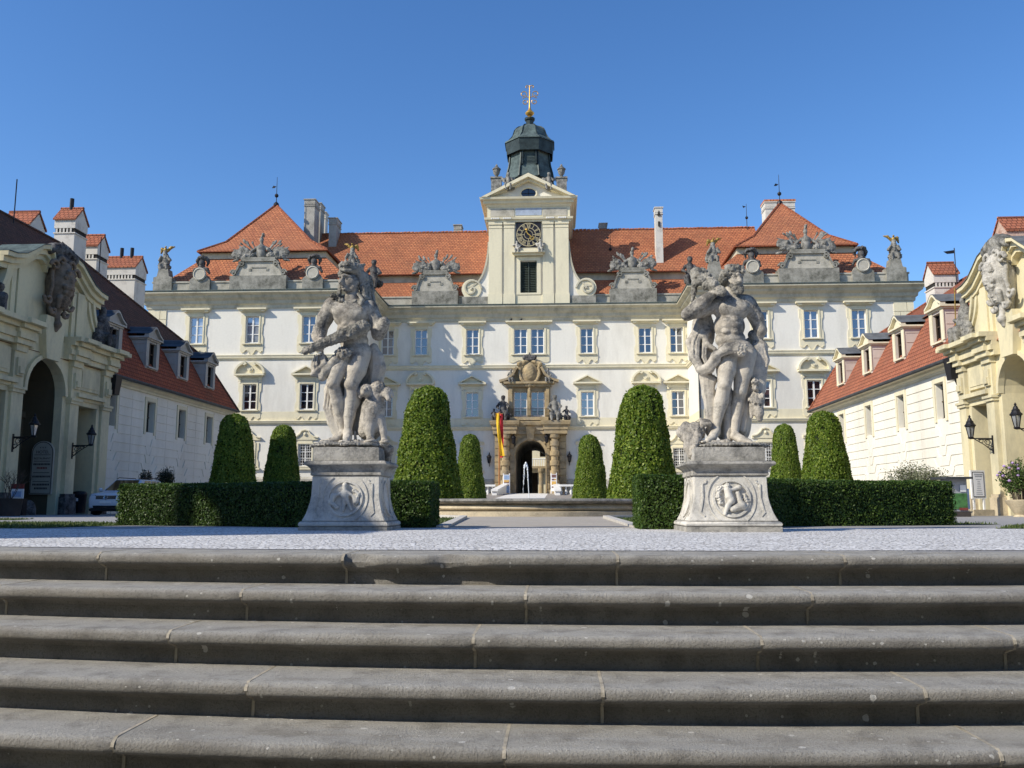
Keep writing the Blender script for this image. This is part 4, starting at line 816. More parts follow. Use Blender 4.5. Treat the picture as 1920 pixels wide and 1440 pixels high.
# ---------------------------------------------------------------- wings
def wing(sg,f,Ya,Yb,wins,rid,matl,matu,label):
    P=lambda d,y,z:(sg*(f+d),y,z)
    t=thing('court_wing',label,'building',P(0,(Ya+Yb)/2,0),'low wings flanking the courtyard')
    m=MB(); fn=lambda x,y,z:P(y,x,z); hl=[(w-.52,w+.52,4.75,6.6) for w in wins]
    wallgrid(m,Ya,Yb,-.5,7.4,.04,hl,.36,fn); wallgrid(m,25,Ya-11,-.5,7.4,.04,[],.3,fn); m.quad(P(.04,Yb,-.5),P(15,Yb,-.5),P(15,Yb,7.4),P(.04,Yb,7.4)); m.quad(P(15,25,-.5),P(15,Yb,-.5),P(15,Yb,7.4),P(15,25,7.4)); m.quad(P(.04,25,-.5),P(15,25,-.5),P(15,25,7.4),P(.04,25,7.4)); m.build('wall',M['wingw'],t)
    m=MB()   # rusticated courses bent round the openings
    ax=[(a+b)/2 for a,b in zip([wins[0]-4.6]+wins,wins+[wins[-1]+4.6])]; zs=[6.98-.52*i for i in range(15)]
    def course(y0,y1,zt,zb): 
        if y1-y0>.15: m.hexa([fn(y0,.04,zb),fn(y1,.04,zb),fn(y1,0,zb),fn(y0,0,zb)],[fn(y0,.04,zt),fn(y1,.04,zt),fn(y1,0,zt),fn(y0,0,zt)])
    g=.028
    for i,z in enumerate(zs[:-1]):
        zt,zb=z-g,zs[i+1]+g
        if zt>4.4:
            e=[Ya+.1]
            for w in wins: e+=[w-.86,w+.86]
            e.append(Yb-.1)
            for k in range(0,len(e),2):
                a,b=e[k],e[k+1]; mid=(a+b)/2
                if b-a>2.2: course(a,mid-g*.4,zt,zb); course(mid+g*.4,b,zt,zb)
                else: course(a,b,zt,zb)
        else:
            j=int((4.0-z)/.52+.5); hw=.25+.42*max(0,j); dp=.5
            for k,w in enumerate(wins):
                a=max(Ya+.1,ax[k]+.01); b=min(Yb-.1,ax[k+1]-.01)
                if j<=2:
                    def line(zz,q): return [(a,zz),(w-q-.18,zz),(w-q*.8,zz-dp),(w+q*.8,zz-dp),(w+q+.18,zz),(b,zz)] if j>=0 else [(a,zz),(b,zz)]
                    for (u0,v0),(u1,v1),(s0,r0),(s1,r1) in zip(line(zt,hw),line(zt,hw)[1:],line(zb,hw+.0),line(zb,hw+.0)[1:]):
                        m.hexa([fn(s0,.04,r0),fn(s1,.04,r1),fn(s1,0,r1),fn(s0,0,r0)],[fn(u0,.04,v0),fn(u1,.04,v1),fn(u1,0,v1),fn(u0,0,v0)])
                elif zb>-.4:
                    q=1.15-.12*(j-3); course(a,w-q,zt,zb); course(w+q,b,zt,zb)
    m.build('rusticated_courses',M['wingw'],t)
    for w in wins:
        m=MB()
        for a,b in((w-.76,w-.54),(w+.54,w+.76)): m.hexa([fn(a,.05,4.6),fn(b,.05,4.6),fn(b,-.03,4.6),fn(a,-.03,4.6)],[fn(a,.05,6.85),fn(b,.05,6.85),fn(b,-.03,6.85),fn(a,-.03,6.85)])
        m.hexa([fn(w-.54,.05,6.62),fn(w+.54,.05,6.62),fn(w+.54,-.03,6.62),fn(w-.54,-.03,6.62)],[fn(w-.54,.05,6.85),fn(w+.54,.05,6.85),fn(w+.54,-.03,6.85),fn(w-.54,-.03,6.85)]); m.build('window_trim',M['cream'],t)
        q=MB().hexa([fn(w-.52,.42,4.75),fn(w+.52,.42,4.75),fn(w+.52,.36,4.75),fn(w-.52,.36,4.75)],[fn(w-.52,.42,6.6),fn(w+.52,.42,6.6),fn(w+.52,.36,6.6),fn(w-.52,.36,6.6)]); wo=q.build('slit_window',M['dark'],t)
        q=MB(); 
        for a in(4.78,5.65,6.52): q.hexa([fn(w-.5,.355,a),fn(w+.5,.355,a),fn(w+.5,.31,a),fn(w-.5,.31,a)],[fn(w-.5,.355,a+.06),fn(w+.5,.355,a+.06),fn(w+.5,.31,a+.06),fn(w-.5,.31,a+.06)])
        q.build('window_bars',M['wood'],wo)
    S=[(sg*f,Ya),(sg*f,Yb),(sg*(f+15),Yb)]
    o=1 if sg<0 else -1
    m=MB().sweep(S,[(o*a,b) for a,b in((-.02,7.05),(.05,7.05),(.08,7.16),(.2,7.24),(.24,7.36),(.36,7.4),(.38,7.5),(-.02,7.5))]); m.build('eaves_cornice',M['cream'],t)
    # roof
    dr,zr,ye=rid; Ye=Yb+.35; y0=25; bd,bz=1.45,11.0
    m=MB(); m.quad(P(-.52,y0,7.46),P(-.52,Ye,7.46),P(bd,Ye-1.7,bz),P(bd,y0,bz)); m.quad(P(-.52,Ye,7.46),P(15.5,Ye,7.46),P(2*dr-bd,Ye-1.7,bz),P(bd,Ye-1.7,bz)); m.quad(P(15.5,y0,7.46),P(15.5,Ye,7.46),P(2*dr-bd,Ye-1.7,bz),P(2*dr-bd,y0,bz)); rf_=m.build('mansard_roof',matl,t)
    m=MB(); m.quad(P(bd-.15,y0,bz),P(bd-.15,Ye-1.6,bz),P(dr,ye,zr),P(dr,y0,zr)); m.poly([P(bd-.15,Ye-1.6,bz),P(2*dr-bd,Ye-1.6,bz),P(dr,ye,zr)]); m.quad(P(2*dr-bd,y0,bz),P(2*dr-bd,Ye-1.6,bz),P(dr,ye,zr),P(dr,y0,zr)); m.build('upper_roof',matu,t)
    m=MB().tube([P(bd-.15,Ye-1.6,bz),P(dr,ye,zr),P(dr,y0,zr)],.13,6); m.tube([P(-.5,Ye,7.5),P(bd,Ye-1.7,bz)],.1,6); m.build('hip_tiles',matu,rf_)
    m=MB().tube([P(-.55,Ya-.3,7.44),P(-.55,Ye,7.44),P(3,Ye,7.44)],.10,7); m.build('gutter',M['lead'],t)
    m=MB().hexa([P(-.9,Ya-.25,6.3),P(-.25,Ya-.25,6.3),P(-.25,Ya+.25,6.3),P(-.9,Ya+.25,6.3)],[P(-1.0,Ya-.35,7.35),P(-.2,Ya-.35,7.35),P(-.2,Ya+.35,7.35),P(-1.0,Ya+.35,7.35)]); m.tube([P(-.55,Ya,6.3),P(-.3,Ya+.1,5.8),P(-.2,Ya+.5,5.6)],.12,7); m.build('rain_hopper',M['iron'],t)
    # dormers
    for w in wins:
        d0=.12; B=8.05; T=10.35
        m=MB()
        def bx(m,y0,y1,da,db,z0,z1): m.hexa([P(da,y0,z0),P(da,y1,z0),P(db,y1,z0),P(db,y0,z0)],[P(da,y0,z1),P(da,y1,z1),P(db,y1,z1),P(db,y0,z1)])
        bx(m,w-.82,w-.5,d0,d0+1.3,B+.75,T); bx(m,w+.5,w+.82,d0,d0+1.3,B+.75,T); bx(m,w-.82,w+.82,d0,d0+1.3,B-.1,B+.75); bx(m,w-.5,w+.5,d0,d0+1.3,T-.12,T)
        for a in(B+.9,B+1.5,T-.25):
            for s in(-1,1): bx(m,w+s*.82,w+s*.845,d0+.1,d0+1.3,a,a+.025)
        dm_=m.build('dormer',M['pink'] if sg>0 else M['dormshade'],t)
        m=MB(); bx(m,w-.9,w+.9,d0-.1,d0+1.25,T+.005,T+.1); bx(m,w-1.0,w+1.0,d0-.22,d0+1.3,T+.1,T+.2); bx(m,w-.86,w-.5,d0-.05,d0-.003,B+.7,T-.0); bx(m,w+.5,w+.86,d0-.05,d0-.003,B+.7,T); bx(m,w-.62,w+.62,d0-.14,d0-.003,B+.60,B+.69)
        A=[(-1.0,.2),(-.55,.42),(-.2,.72),(0,.8),(.2,.72),(.55,.42),(1.0,.2)]
        m.hexa([P(d0+.1,w+a,T+c) for a,c in A],[P(d0-.08,w+a,T+c) for a,c in A]) if False else None
        for (a,c),(b,d) in zip(A,A[1:]): m.hexa([P(d0-.22,w+a,T+c),P(d0-.22,w+b,T+d),P(d0+.05,w+b,T+d),P(d0+.05,w+a,T+c)],[P(d0-.22,w+a,T+c+.13),P(d0-.22,w+b,T+d+.13),P(d0+.05,w+b,T+d+.13),P(d0+.05,w+a,T+c+.13)])
        m.hexa([P(d0+.12,w+a,T+c) for a,c in A],[P(d0-.02,w+a,T+c) for a,c in A]); m.build('dormer_trim',M['cream'] if sg>0 else M['dormshade'],dm_)
        m=MB()
        for (a,c),(b,d) in zip(A,A[1:]): m.quad(P(d0-.24,w+a*1.04,T+c+.14),P(d0-.24,w+b*1.04,T+d+.14),P(2.6,w+b*1.04,T+d+.2),P(2.6,w+a*1.04,T+c+.2))
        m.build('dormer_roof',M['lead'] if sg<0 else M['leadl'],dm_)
        q=MB(); bx(q,w-.5,w+.5,d0+.22,d0+.26,B+.75,T-.12); q.build('window_pane',M['glassd'],dm_); q=MB(); bx(q,w-.05,w+.05,d0+.15,d0+.21,B+.75,T-.12); bx(q,w-.5,w-.42,d0+.14,d0+.21,B+.75,T-.12); bx(q,w+.42,w+.5,d0+.14,d0+.21,B+.75,T-.12); bx(q,w-.42,w+.42,d0+.15,d0+.2,B+1.5,B+1.57); q.build('window_frame',M['wood'],dm_)
    return t,rf_
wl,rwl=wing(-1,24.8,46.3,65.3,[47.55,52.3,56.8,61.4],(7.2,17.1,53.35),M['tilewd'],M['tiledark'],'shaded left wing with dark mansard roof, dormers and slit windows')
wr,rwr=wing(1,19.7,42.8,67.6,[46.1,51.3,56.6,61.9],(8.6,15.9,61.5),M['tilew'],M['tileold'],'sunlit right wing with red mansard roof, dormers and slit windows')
def housechim(par,px0,px1,ytop,Y,zb,pipes=0,mat=None,gw=1.5):
    a,b=at(px0,ytop,Y),at(px1,ytop,Y); x0,x1=a.x+.1,b.x-.1; zt=a.z; mat=mat or M['chimw']; y0,y1=Y,Y+gw; m=MB(); r=.95
    m.box(x0,x1,y0,y1,zb,zt-r-.9); m.box(x0-.06,x1+.06,y0-.06,y1+.06,zt-r-.98,zt-r-.90); m.box(x0-.03,x1+.03,y0-.02,y1+.02,zt-r-.6,zt-r)
    for i in range(int((x1-x0)/.24)): m.box(x0+.08+i*.24,x0+.2+i*.24,y0,y1,zt-r-.899,zt-r-.601)
    for x in(x0-.02,x1-.1): m.hexa([(x,y0,zt-r),(x+.12,y0,zt-r),(x+.12,y1,zt-r),(x,y1,zt-r)],[(x,(y0+y1)/2-.01,zt-.05),(x+.12,(y0+y1)/2-.01,zt-.05),(x+.12,(y0+y1)/2+.01,zt-.05),(x,(y0+y1)/2+.01,zt-.05)])
    o=m.build('chimney',mat,par); ym=(y0+y1)/2; m=MB()
    for s,ye in((-1,y0-.12),(1,y1+.12)): m.hexa([(x0-.1,ye,zt-r-.06),(x1+.1,ye,zt-r-.06),(x1+.1,ym,zt-.05),(x0-.1,ym,zt-.05)],[(x0-.1,ye,zt-r+.06),(x1+.1,ye,zt-r+.06),(x1+.1,ym,zt+.07),(x0-.1,ym,zt+.07)])
    m.tube([(x0-.1,ym,zt+.05),(x1+.1,ym,zt+.05)],.1,6); m.build('tile_cap',M['tilew'],o); MB().box(x0+.02,x1-.02,y0+.05,y1-.05,zt-r-.895,zt-r-.605).build('smoke_slots',M['dark'],o)
    for i in range(pipes): x=x0+(x1-x0)*(.45+.28*i); MB().tube([(x,ym,zt-.2),(x,ym,zt+.75)],.14,8).build('flue_pipe',M['iron'],o)
    return o
housechim(rwl,4,62,392,50.6,13,0); housechim(rwl,103,146,386,55,13,1); housechim(rwl,139,187,437,58,11.5,0); housechim(rwl,184,258,478,62,10,2,None,1.7)
housechim(rwr,1746,1797,489,61,11,0); housechim(rwr,1882,1946,403,51.8,11,0,M['brick'])
def rod(par,px,y0,y1,Y,vane=False):
    a,b=at(px,y0,Y),at(px,y1,Y); m=MB().tube([a,(a.x,Y,b.z)],.035,5)
    if vane: m.prism([(a.x-.03,a.z-.15),(a.x-.75,a.z-.25),(a.x-.5,a.z-.42),(a.x-.03,a.z-.38)],Y-.015,Y+.015)
    m.build('lightning_rod',M['iron'],par)
rod(rwl,32,336,470,48); rod(rwl,190,445,560,57); rod(rwr,1789,465,600,60.9,True)
# ---------------------------------------------------------------- gates
def gate(X0,sg,Yc,ks,kz,label,glab):
    P=lambda s,t,z:(X0+sg*t,Yc+s*ks,(z if z<8.63 else 8.63+(z-8.63)*.80)*kz)
    g=thing('portal_gate',label,'gatehouse',P(0,0,0),'curved gate blocks of the side wings')
    def bx(m,s0,s1,t0,t1,z0,z1): m.hexa([P(s0,t0,z0),P(s1,t0,z0),P(s1,t1,z0),P(s0,t1,z0)],[P(s0,t0,z1),P(s1,t0,z1),P(s1,t1,z1),P(s0,t1,z1)])
    def pr(m,poly,t0,t1): m.hexa([P(s,t0,z) for s,z in poly],[P(s,t1,z) for s,z in poly])
    m=MB(); AR=1.45; SP=5.65
    for a,b in((-5.5,-4.3),(-2.7,-1.9),(1.9,2.7),(4.3,5.5)): bx(m,a,b,-1.2,0,-.6,8.3)
    for q in(-1,1): bx(m,min(q*AR,q*1.899),max(q*AR,q*1.899),-.4,0,-.6,8.3)
    for a,b in((-4.3,-2.7),(2.7,4.3)): bx(m,a,b,-1.2,0,5.35,8.3)
    A=[(-AR*math.cos(PI*i/14),SP+1.62*math.sin(PI*i/14)) for i in range(15)]
    for (a,c),(b,d) in zip(A,A[1:]): pr(m,[(a,c),(b,d),(b,8.3),(a,8.3)],-.4,0)
    m.build('wall',M['gate'],g)
    m=MB()
    for s in(-1,1): bx(m,min(s*AR,s*1.898),max(s*AR,s*1.898),-7,-.401,-.6,SP)
    for (a,c),(b,d) in zip(A,A[1:]): pr(m,[(a,c),(b,d),(b*1.1,d+.3),(a*1.1,c+.3)],-7,-.401)
    bx(m,-1.9,1.9,-7.3,-7,-.6,8); m.build('passage',M['passshade'] if X0<0 else M['gate'],g)
    m=MB(); bx(m,1.1,1.47,-3.4,-1.9,-.5,4.6); bx(m,1.0,1.49,-3.5,-1.8,4.6,4.9); bx(m,1.05,1.47,-3.0,-2.2,4.95,6.0); m.build('jamb_pilaster',M['passshade'] if X0<0 else M['gate'],g)
    for a,b in((-4.3,-2.7),(2.7,4.3)):
        m=MB(); bx(m,a,b,-1.35,-1.1,-.5,5.35); d=m.build('side_door',M['wood'],g); m=MB(); c=(a+b)/2
        for q in(-1,1):
            for z0,z1 in((.3,2.2),(2.4,4.9)): bx(m,min(c+q*.1,c+q*.7),max(c+q*.1,c+q*.7),-1.1,-1.06,z0,z1)
        m.build('door_panel',M['wood'],d)
        m=MB(); bx(m,a-.28,a,.0,.07,.9,5.35); bx(m,b,b+.28,.0,.07,.9,5.35); bx(m,a-.28,b+.28,.0,.07,5.36,5.6); bx(m,a-.35,b+.35,-.02,.16,5.6,5.75); bx(m,a-.45,b+.45,-.02,.34,5.75,5.95); bx(m,a-.1,b+.1,-.02,.1,6.15,7.3); bx(m,a+.08,b-.08,.1,.13,6.3,7.15); m.build('door_surround',M['gate'],g)
    for c in(-4.95,-2.15,2.15,4.95):
        m=MB(); bx(m,c-.36,c+.36,0,.2,.9,7.5); bx(m,c-.42,c+.42,0,.28,5.35,5.5); bx(m,c-.47,c+.47,0,.34,5.5,5.62); bx(m,c-.4,c+.4,0,.3,7.2,7.5); bx(m,c-.22,c+.22,.2,.3,6.1,6.9); bx(m,c-.16,c+.16,.3,.38,6.2,6.5); m.build('pilaster',M['gate'],g)
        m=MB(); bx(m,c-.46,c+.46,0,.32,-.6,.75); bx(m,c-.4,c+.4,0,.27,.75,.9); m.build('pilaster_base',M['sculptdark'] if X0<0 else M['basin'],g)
    for s in(-1,1):
        pts=[(1.3,7.5),(5.6,7.5)]
        for z0,z1,t in((7.5,7.75,.28),(7.75,8.0,.4),(8.0,8.2,.34),(8.2,8.4,.55),(8.4,8.62,.85)):
            m=MB(); bx(m,min(s*1.3,s*(5.5+t*.6)),max(s*1.3,s*(5.5+t*.6)),-.3,t,z0,z1-.004); bx(m,min(s*1.6,s*2.75),max(s*1.6,s*2.75),t,t+.18,z0,z1-.01); bx(m,min(s*4.5,s*5.45),max(s*4.5,s*5.45),t,t+.18,z0,z1-.01); m.build('entablature',M['gate'],g)
        # concave attic side
        q=[(2.6,8.62)]+[(5.3-2.0*math.sin(u*PI/2),8.75+3.1*(1-math.cos(u*PI/2))) for u in[i/10 for i in range(11)]]+[(3.3,11.9),(2.6,11.9)]
        q=[(s*a,b) for a,b in q]; m=MB(); pr(m,q,-.9,-.0); m.build('attic_volute',M['gate'],g); m=MB()
        for off,t in((0,.2),(.3,.12)):
            Q=[(s*(5.35-off-(2.0)*math.sin(u*PI/2)),8.75+3.1*(1-math.cos(u*PI/2))) for u in[i/12 for i in range(13)]]
            for (a,c),(b,d) in zip(Q,Q[1:]): pr(m,[(a,c),(b,d),(b-s*.2,d+.02),(a-s*.2,c+.02)],-.1,t)
        m.build('volute_moulding',M['gate'],g)
    m=MB(); bx(m,-2.6,2.6,-.9,-.05,8.3,12.0); m.build('attic_wall',M['gate'],g)
    for c in(-2.25,2.25): m=MB(); bx(m,c-.3,c+.3,-.05,.14,8.65,11.6); bx(m,c-.62,c-.33,-.05,.07,8.65,11.5); bx(m,c+.33,c+.62,-.05,.07,8.65,11.5); m.build('attic_pilaster',M['gate'],g)
    for s in(-1,1):
        Q=[(3.9,11.75),(3.3,11.82),(2.7,12.05),(2.1,12.55),(1.55,13.05),(1.1,13.2),(.75,13.0),(.62,12.6)]
        for w0,w1,t in((0,.25,.55),(-.32,0,.35),(-.62,-.32,.18)):
            m=MB()
            for (a,c),(b,d) in zip(Q,Q[1:]): pr(m,[(s*a,c+w0),(s*b,d+w0),(s*b,d+w1-.006),(s*a,c+w1-.006)],-.9,t)
            m.build('gable_cornice',M['gate'],g)
        m=MB()
        for (a,c),(b,d) in zip(Q[:6],Q[1:6]): pr(m,[(s*a,c+.252),(s*b,d+.252),(s*b,d+.29),(s*a,c+.29)],-1.5,.6)
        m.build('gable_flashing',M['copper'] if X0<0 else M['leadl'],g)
    m=MB(); pr(m,[(-2.6,12.0),(2.6,12.0),(1.5,12.9),(.7,13.0),(-.7,13.0),(-1.5,12.9)],-.9,-.1); m.build('gable_wall',M['gate'],g)
    # archivolt, keystone
    m=MB(); A2=[(-1.63*math.cos(PI*i/14),SP+1.8*math.sin(PI*i/14)) for i in range(15)]; A1=[(-1.43*math.cos(PI*i/14),SP+1.6*math.sin(PI*i/14)) for i in range(15)]
    for i in range(14): pr(m,[A1[i],A1[i+1],A2[i+1],A2[i]],-.1,.16)
    pr(m,[(-.5,7.2),(.5,7.2),(.75,9.0),(.7,9.4),(-.7,9.4),(-.75,9.0)],-.05,.35); m.build('archivolt',M['gate'],g)
    # cartouche
    k=SDF(.025); L=lambda z:.14+.26*(z-9.4)/3; V=lambda s,t,z:Vector(P(s,t,z)); U=lambda s,z,d=0:V(s,L(z)+d,z)
    cm=plain('brown_carved_stone',(.20,.155,.115),.9,0,.5,3,.5) if X0<0 else M['putto']
    k.chain([U(0,9.7),U(0,10.6),U(0,11.5),U(0,12.3)],[.3,.5,.62,.5]); k.chain([U(0,10.2,.35),U(0,11.3,.45),U(0,12.1,.4)],[.2,.34,.28],rough=.03)
    for i in range(26):
        a0=2*PI*i/26; a1=2*PI*(i+1)/26; f=lambda a:U((.80+.1*math.cos(3*a))*math.cos(a)*(1 if math.sin(a)>-.3 else .8),11.1+1.55*math.sin(a),.12+.08*math.cos(4*a)); k.cone(f(a0),f(a1),.09)
    for q in(-1,1):
        for cs,cz,r,n,d in((.78,12.35,.34,1.,.25),(.80,10.35,.32,-1.,.2),(.45,9.75,.24,-1.,.3),(.35,12.75,.26,1.,.25)):
            k.chain([U(q*(cs+r*(1-.75*i/9)*math.cos(i*.62)),cz+n*r*(1-.75*i/9)*math.sin(i*.62),d) for i in range(10)],[.10-.005*i for i in range(10)])
        k.chain([U(q*.25,10.0,.35),U(q*.35,10.5,.42),U(q*.15,10.8,.4)],[.1,.13,.08])
        for i in range(5): k.ell(U(q*(.2+.1*(i%2)),10.9+.3*i,.55),(.12,.12,.13),rough=.02)
    k.chain([U(0,9.7,.1),V(0,.4,9.2),V(0,.42,9.0),V(0,.36,8.65)],[.24,.14,.2,.1]); k.build('cartouche',cm,g,.04)
    k=SDF(.1); k.ell(V(0,.35,12.95),(.4,.7,.32))
    for i in range(7): a=-1.05+.35*i; k.ell(V(a*.8,.4,13.3+.28*math.cos(a*1.3)),(.34,.16,.34),((1,0,0),a*.4),k=.03)
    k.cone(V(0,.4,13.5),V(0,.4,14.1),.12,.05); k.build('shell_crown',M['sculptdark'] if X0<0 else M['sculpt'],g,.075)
    # corner figure groups (stand on the cornice)
    for s in((-1,1) if X0<0 else (1,)):
        b=V(s*4.35,.05,8.64); t=thing('stone_figure_group',glab[0 if s>0 else 1],'sculpture',b,'figure groups on the gate cornices'); k=SDF(.1); R=random.Random(s+5)
        def q(ds,dt,z): return V(s*4.35+ds,.05+dt,8.64)+Vector((0,0,z))
        k.ell(q(0,0,.25),(.5,.75,.3),rough=.04); k.chain([q(0,0,.4),q(0,.0,1.0),q(-.05*s,0,1.5)],[.42,.36,.30]); k.cone(q(-.05*s,0,1.5),q(-.05*s,0,1.75),.13); k.ell(q(-.05*s,.02,1.95),(.19,.19,.24)); k.ell(q(-.05*s,.0,2.12),(.2,.2,.14),rough=.04)
        for w in(-1,1): k.chain([q(w*.32,0,1.45),q(w*.5,.12,1.05),q(w*.35,.35,.85+.3*w)],[.14,.12,.09]); k.chain([q(w*.2,.1,.55),q(w*.28,.55,.6),q(w*.3,.62,.05)],[.22,.17,.1])
        k.ell(q(-.55*s,.1,.5),(.25,.3,.5),rough=.05); k.ell(q(-.55*s,.15,1.1),.2,rough=.03); k.ell(q(.45*s,.1,.35),(.3,.3,.35),rough=.06)
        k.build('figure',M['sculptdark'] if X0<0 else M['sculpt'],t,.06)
        if X0>0: MB().tube([q(.45,.3,.2),q(.2,.3,2.7)],.03,6).build('spear',M['golddull'],t)
    return g,P
gl,PL=gate(-24.3,1,40.2,1.1,1,'shaded left gate block with tall arch, carved cartouche and copper flashing',('dark seated stone figure on the left gate, beside the first dormer','dark stone figure high at the left edge of the photo'))
gr,PR=gate(19.3,-1,37.6,.95,.915,'sunlit cream right gate block with cartouche and curved gable',('grey figure group with spear on the sunlit right gate',''))
# ---------------------------------------------------------------- wall lanterns
def lantern(P,s,z,label,t0=.06):
    b=Vector(P(s,t0,z)); t=thing('wall_lantern',label,'lantern',b,'wrought iron lanterns on the gates'); sx=1 if b.x<0 else -1
    q_=.76; Q=lambda d,y,h:(b.x+sx*d*q_*1.1,b.y+y*q_,b.z+h*q_); m=MB(); LS=lambda pr:[(r*q_,h*q_) for r,h in pr]
    m.box(b.x-.03,b.x+.03,b.y-.05,b.y+.05,b.z-.57,b.z+.23); m.tube([Q(0,0,.12),Q(1.1,0,.12)],.03,6); m.tube([Q(0,0,.06),Q(.7,0,.06)],.018,5)
    for c,h,r,n in((.28,-.12,.18,1.6),(.62,-.02,.15,1.7),(.16,-.42,.15,1.5)): m.tube([Q(c+r*(1-.55*i/18)*math.cos(i*n*PI/12),0,h+r*(1-.55*i/18)*math.sin(i*n*PI/12)) for i in range(19)],.018,5)
    m.tube([Q(0,0,-.65),Q(.2,0,-.45),Q(.5,0,-.2),Q(.95,0,.1)],.02,5); m.build('bracket',M['iron'],t)
    c=Q(1.12,0,.08); m=MB().lathe(LS([(.05,0),(.14,.04),(.17,.1),(.13,.14)]),c,10); m.lathe(LS([(.26,.72),(.31,.76),(.31,.82),(.26,.86),(.2,.96),(.2,1.02),(.14,1.08),(.1,1.2),(.05,1.26),(.07,1.32),(.01,1.42)]),c,10)
    for k in range(6): a=k*PI/3; m.tube([(c[0]+q_*.13*math.cos(a),c[1]+q_*.13*math.sin(a),c[2]+q_*.12),(c[0]+q_*.255*math.cos(a),c[1]+q_*.255*math.sin(a),c[2]+q_*.74)],.016,5)
    l=m.build('lamp_head',M['iron'],t); MB().lathe(LS([(.115,.13),(.235,.72)]),c,6).build('lamp_glass',M['lampglass'],l)
lantern(PL,-2.2,3.25,'black wall lantern in front of the dark left archway',.2); lantern(PL,2.2,3.2,'black wall lantern beside the left side doorway, nearest the white car',.2)
lantern(PR,2.15,3.45,'black wall lantern above the white notice board on the right gate',.2); lantern(PR,-2.0,3.55,'black wall lantern at the right edge of the photo, by the arch',.2)
# ---------------------------------------------------------------- statues by the stairs
class Sc(SDF):
    def __init__(s,ox,oy,Y,k=10): s.ox,s.oy,s.Y=ox,oy,Y; s.u=.375/F*Y; super().__init__(k*s.u)
    def J(s,p): q=at(s.ox+p[0]*.375,s.oy+p[1]*.375,s.Y); return (q.x,s.Y+(p[2] if len(p)>2 else 0)*s.u,q.z)
    def C(s,pts,rs,k=None,rough=0,sub=False):
        for a,b,r,t in zip(pts,pts[1:],rs,rs[1:]): s.cone(s.J(a),s.J(b),r*s.u,t*s.u,None if k is None else k*s.u,rough*s.u,sub)
        return s
    def E(s,p,r,rot=None,k=None,rough=0,sub=False):
        r=(r,r,r) if not isinstance(r,tuple) else r; return s.ell(s.J(p),tuple(x*s.u for x in r),rot,None if k is None else k*s.u,rough*s.u,sub)
def folds(s,A,B,n,r,d=0):
    for i in range(n):
        u=(i+.5)/n+R0.uniform(-.25,.25)/n; P=[tuple(a[j]+(b[j]-a[j])*u+(d if j==2 else 0) for j in range(3)) for a,b in zip(A,B)]; s.C(P,[r*(.5 if k in(0,len(P)-1) else 1)*R0.uniform(.8,1.2) for k in range(len(P))],k=4)
R0=random.Random(31)
def rot2(a): return ((0,1,0),math.radians(a))
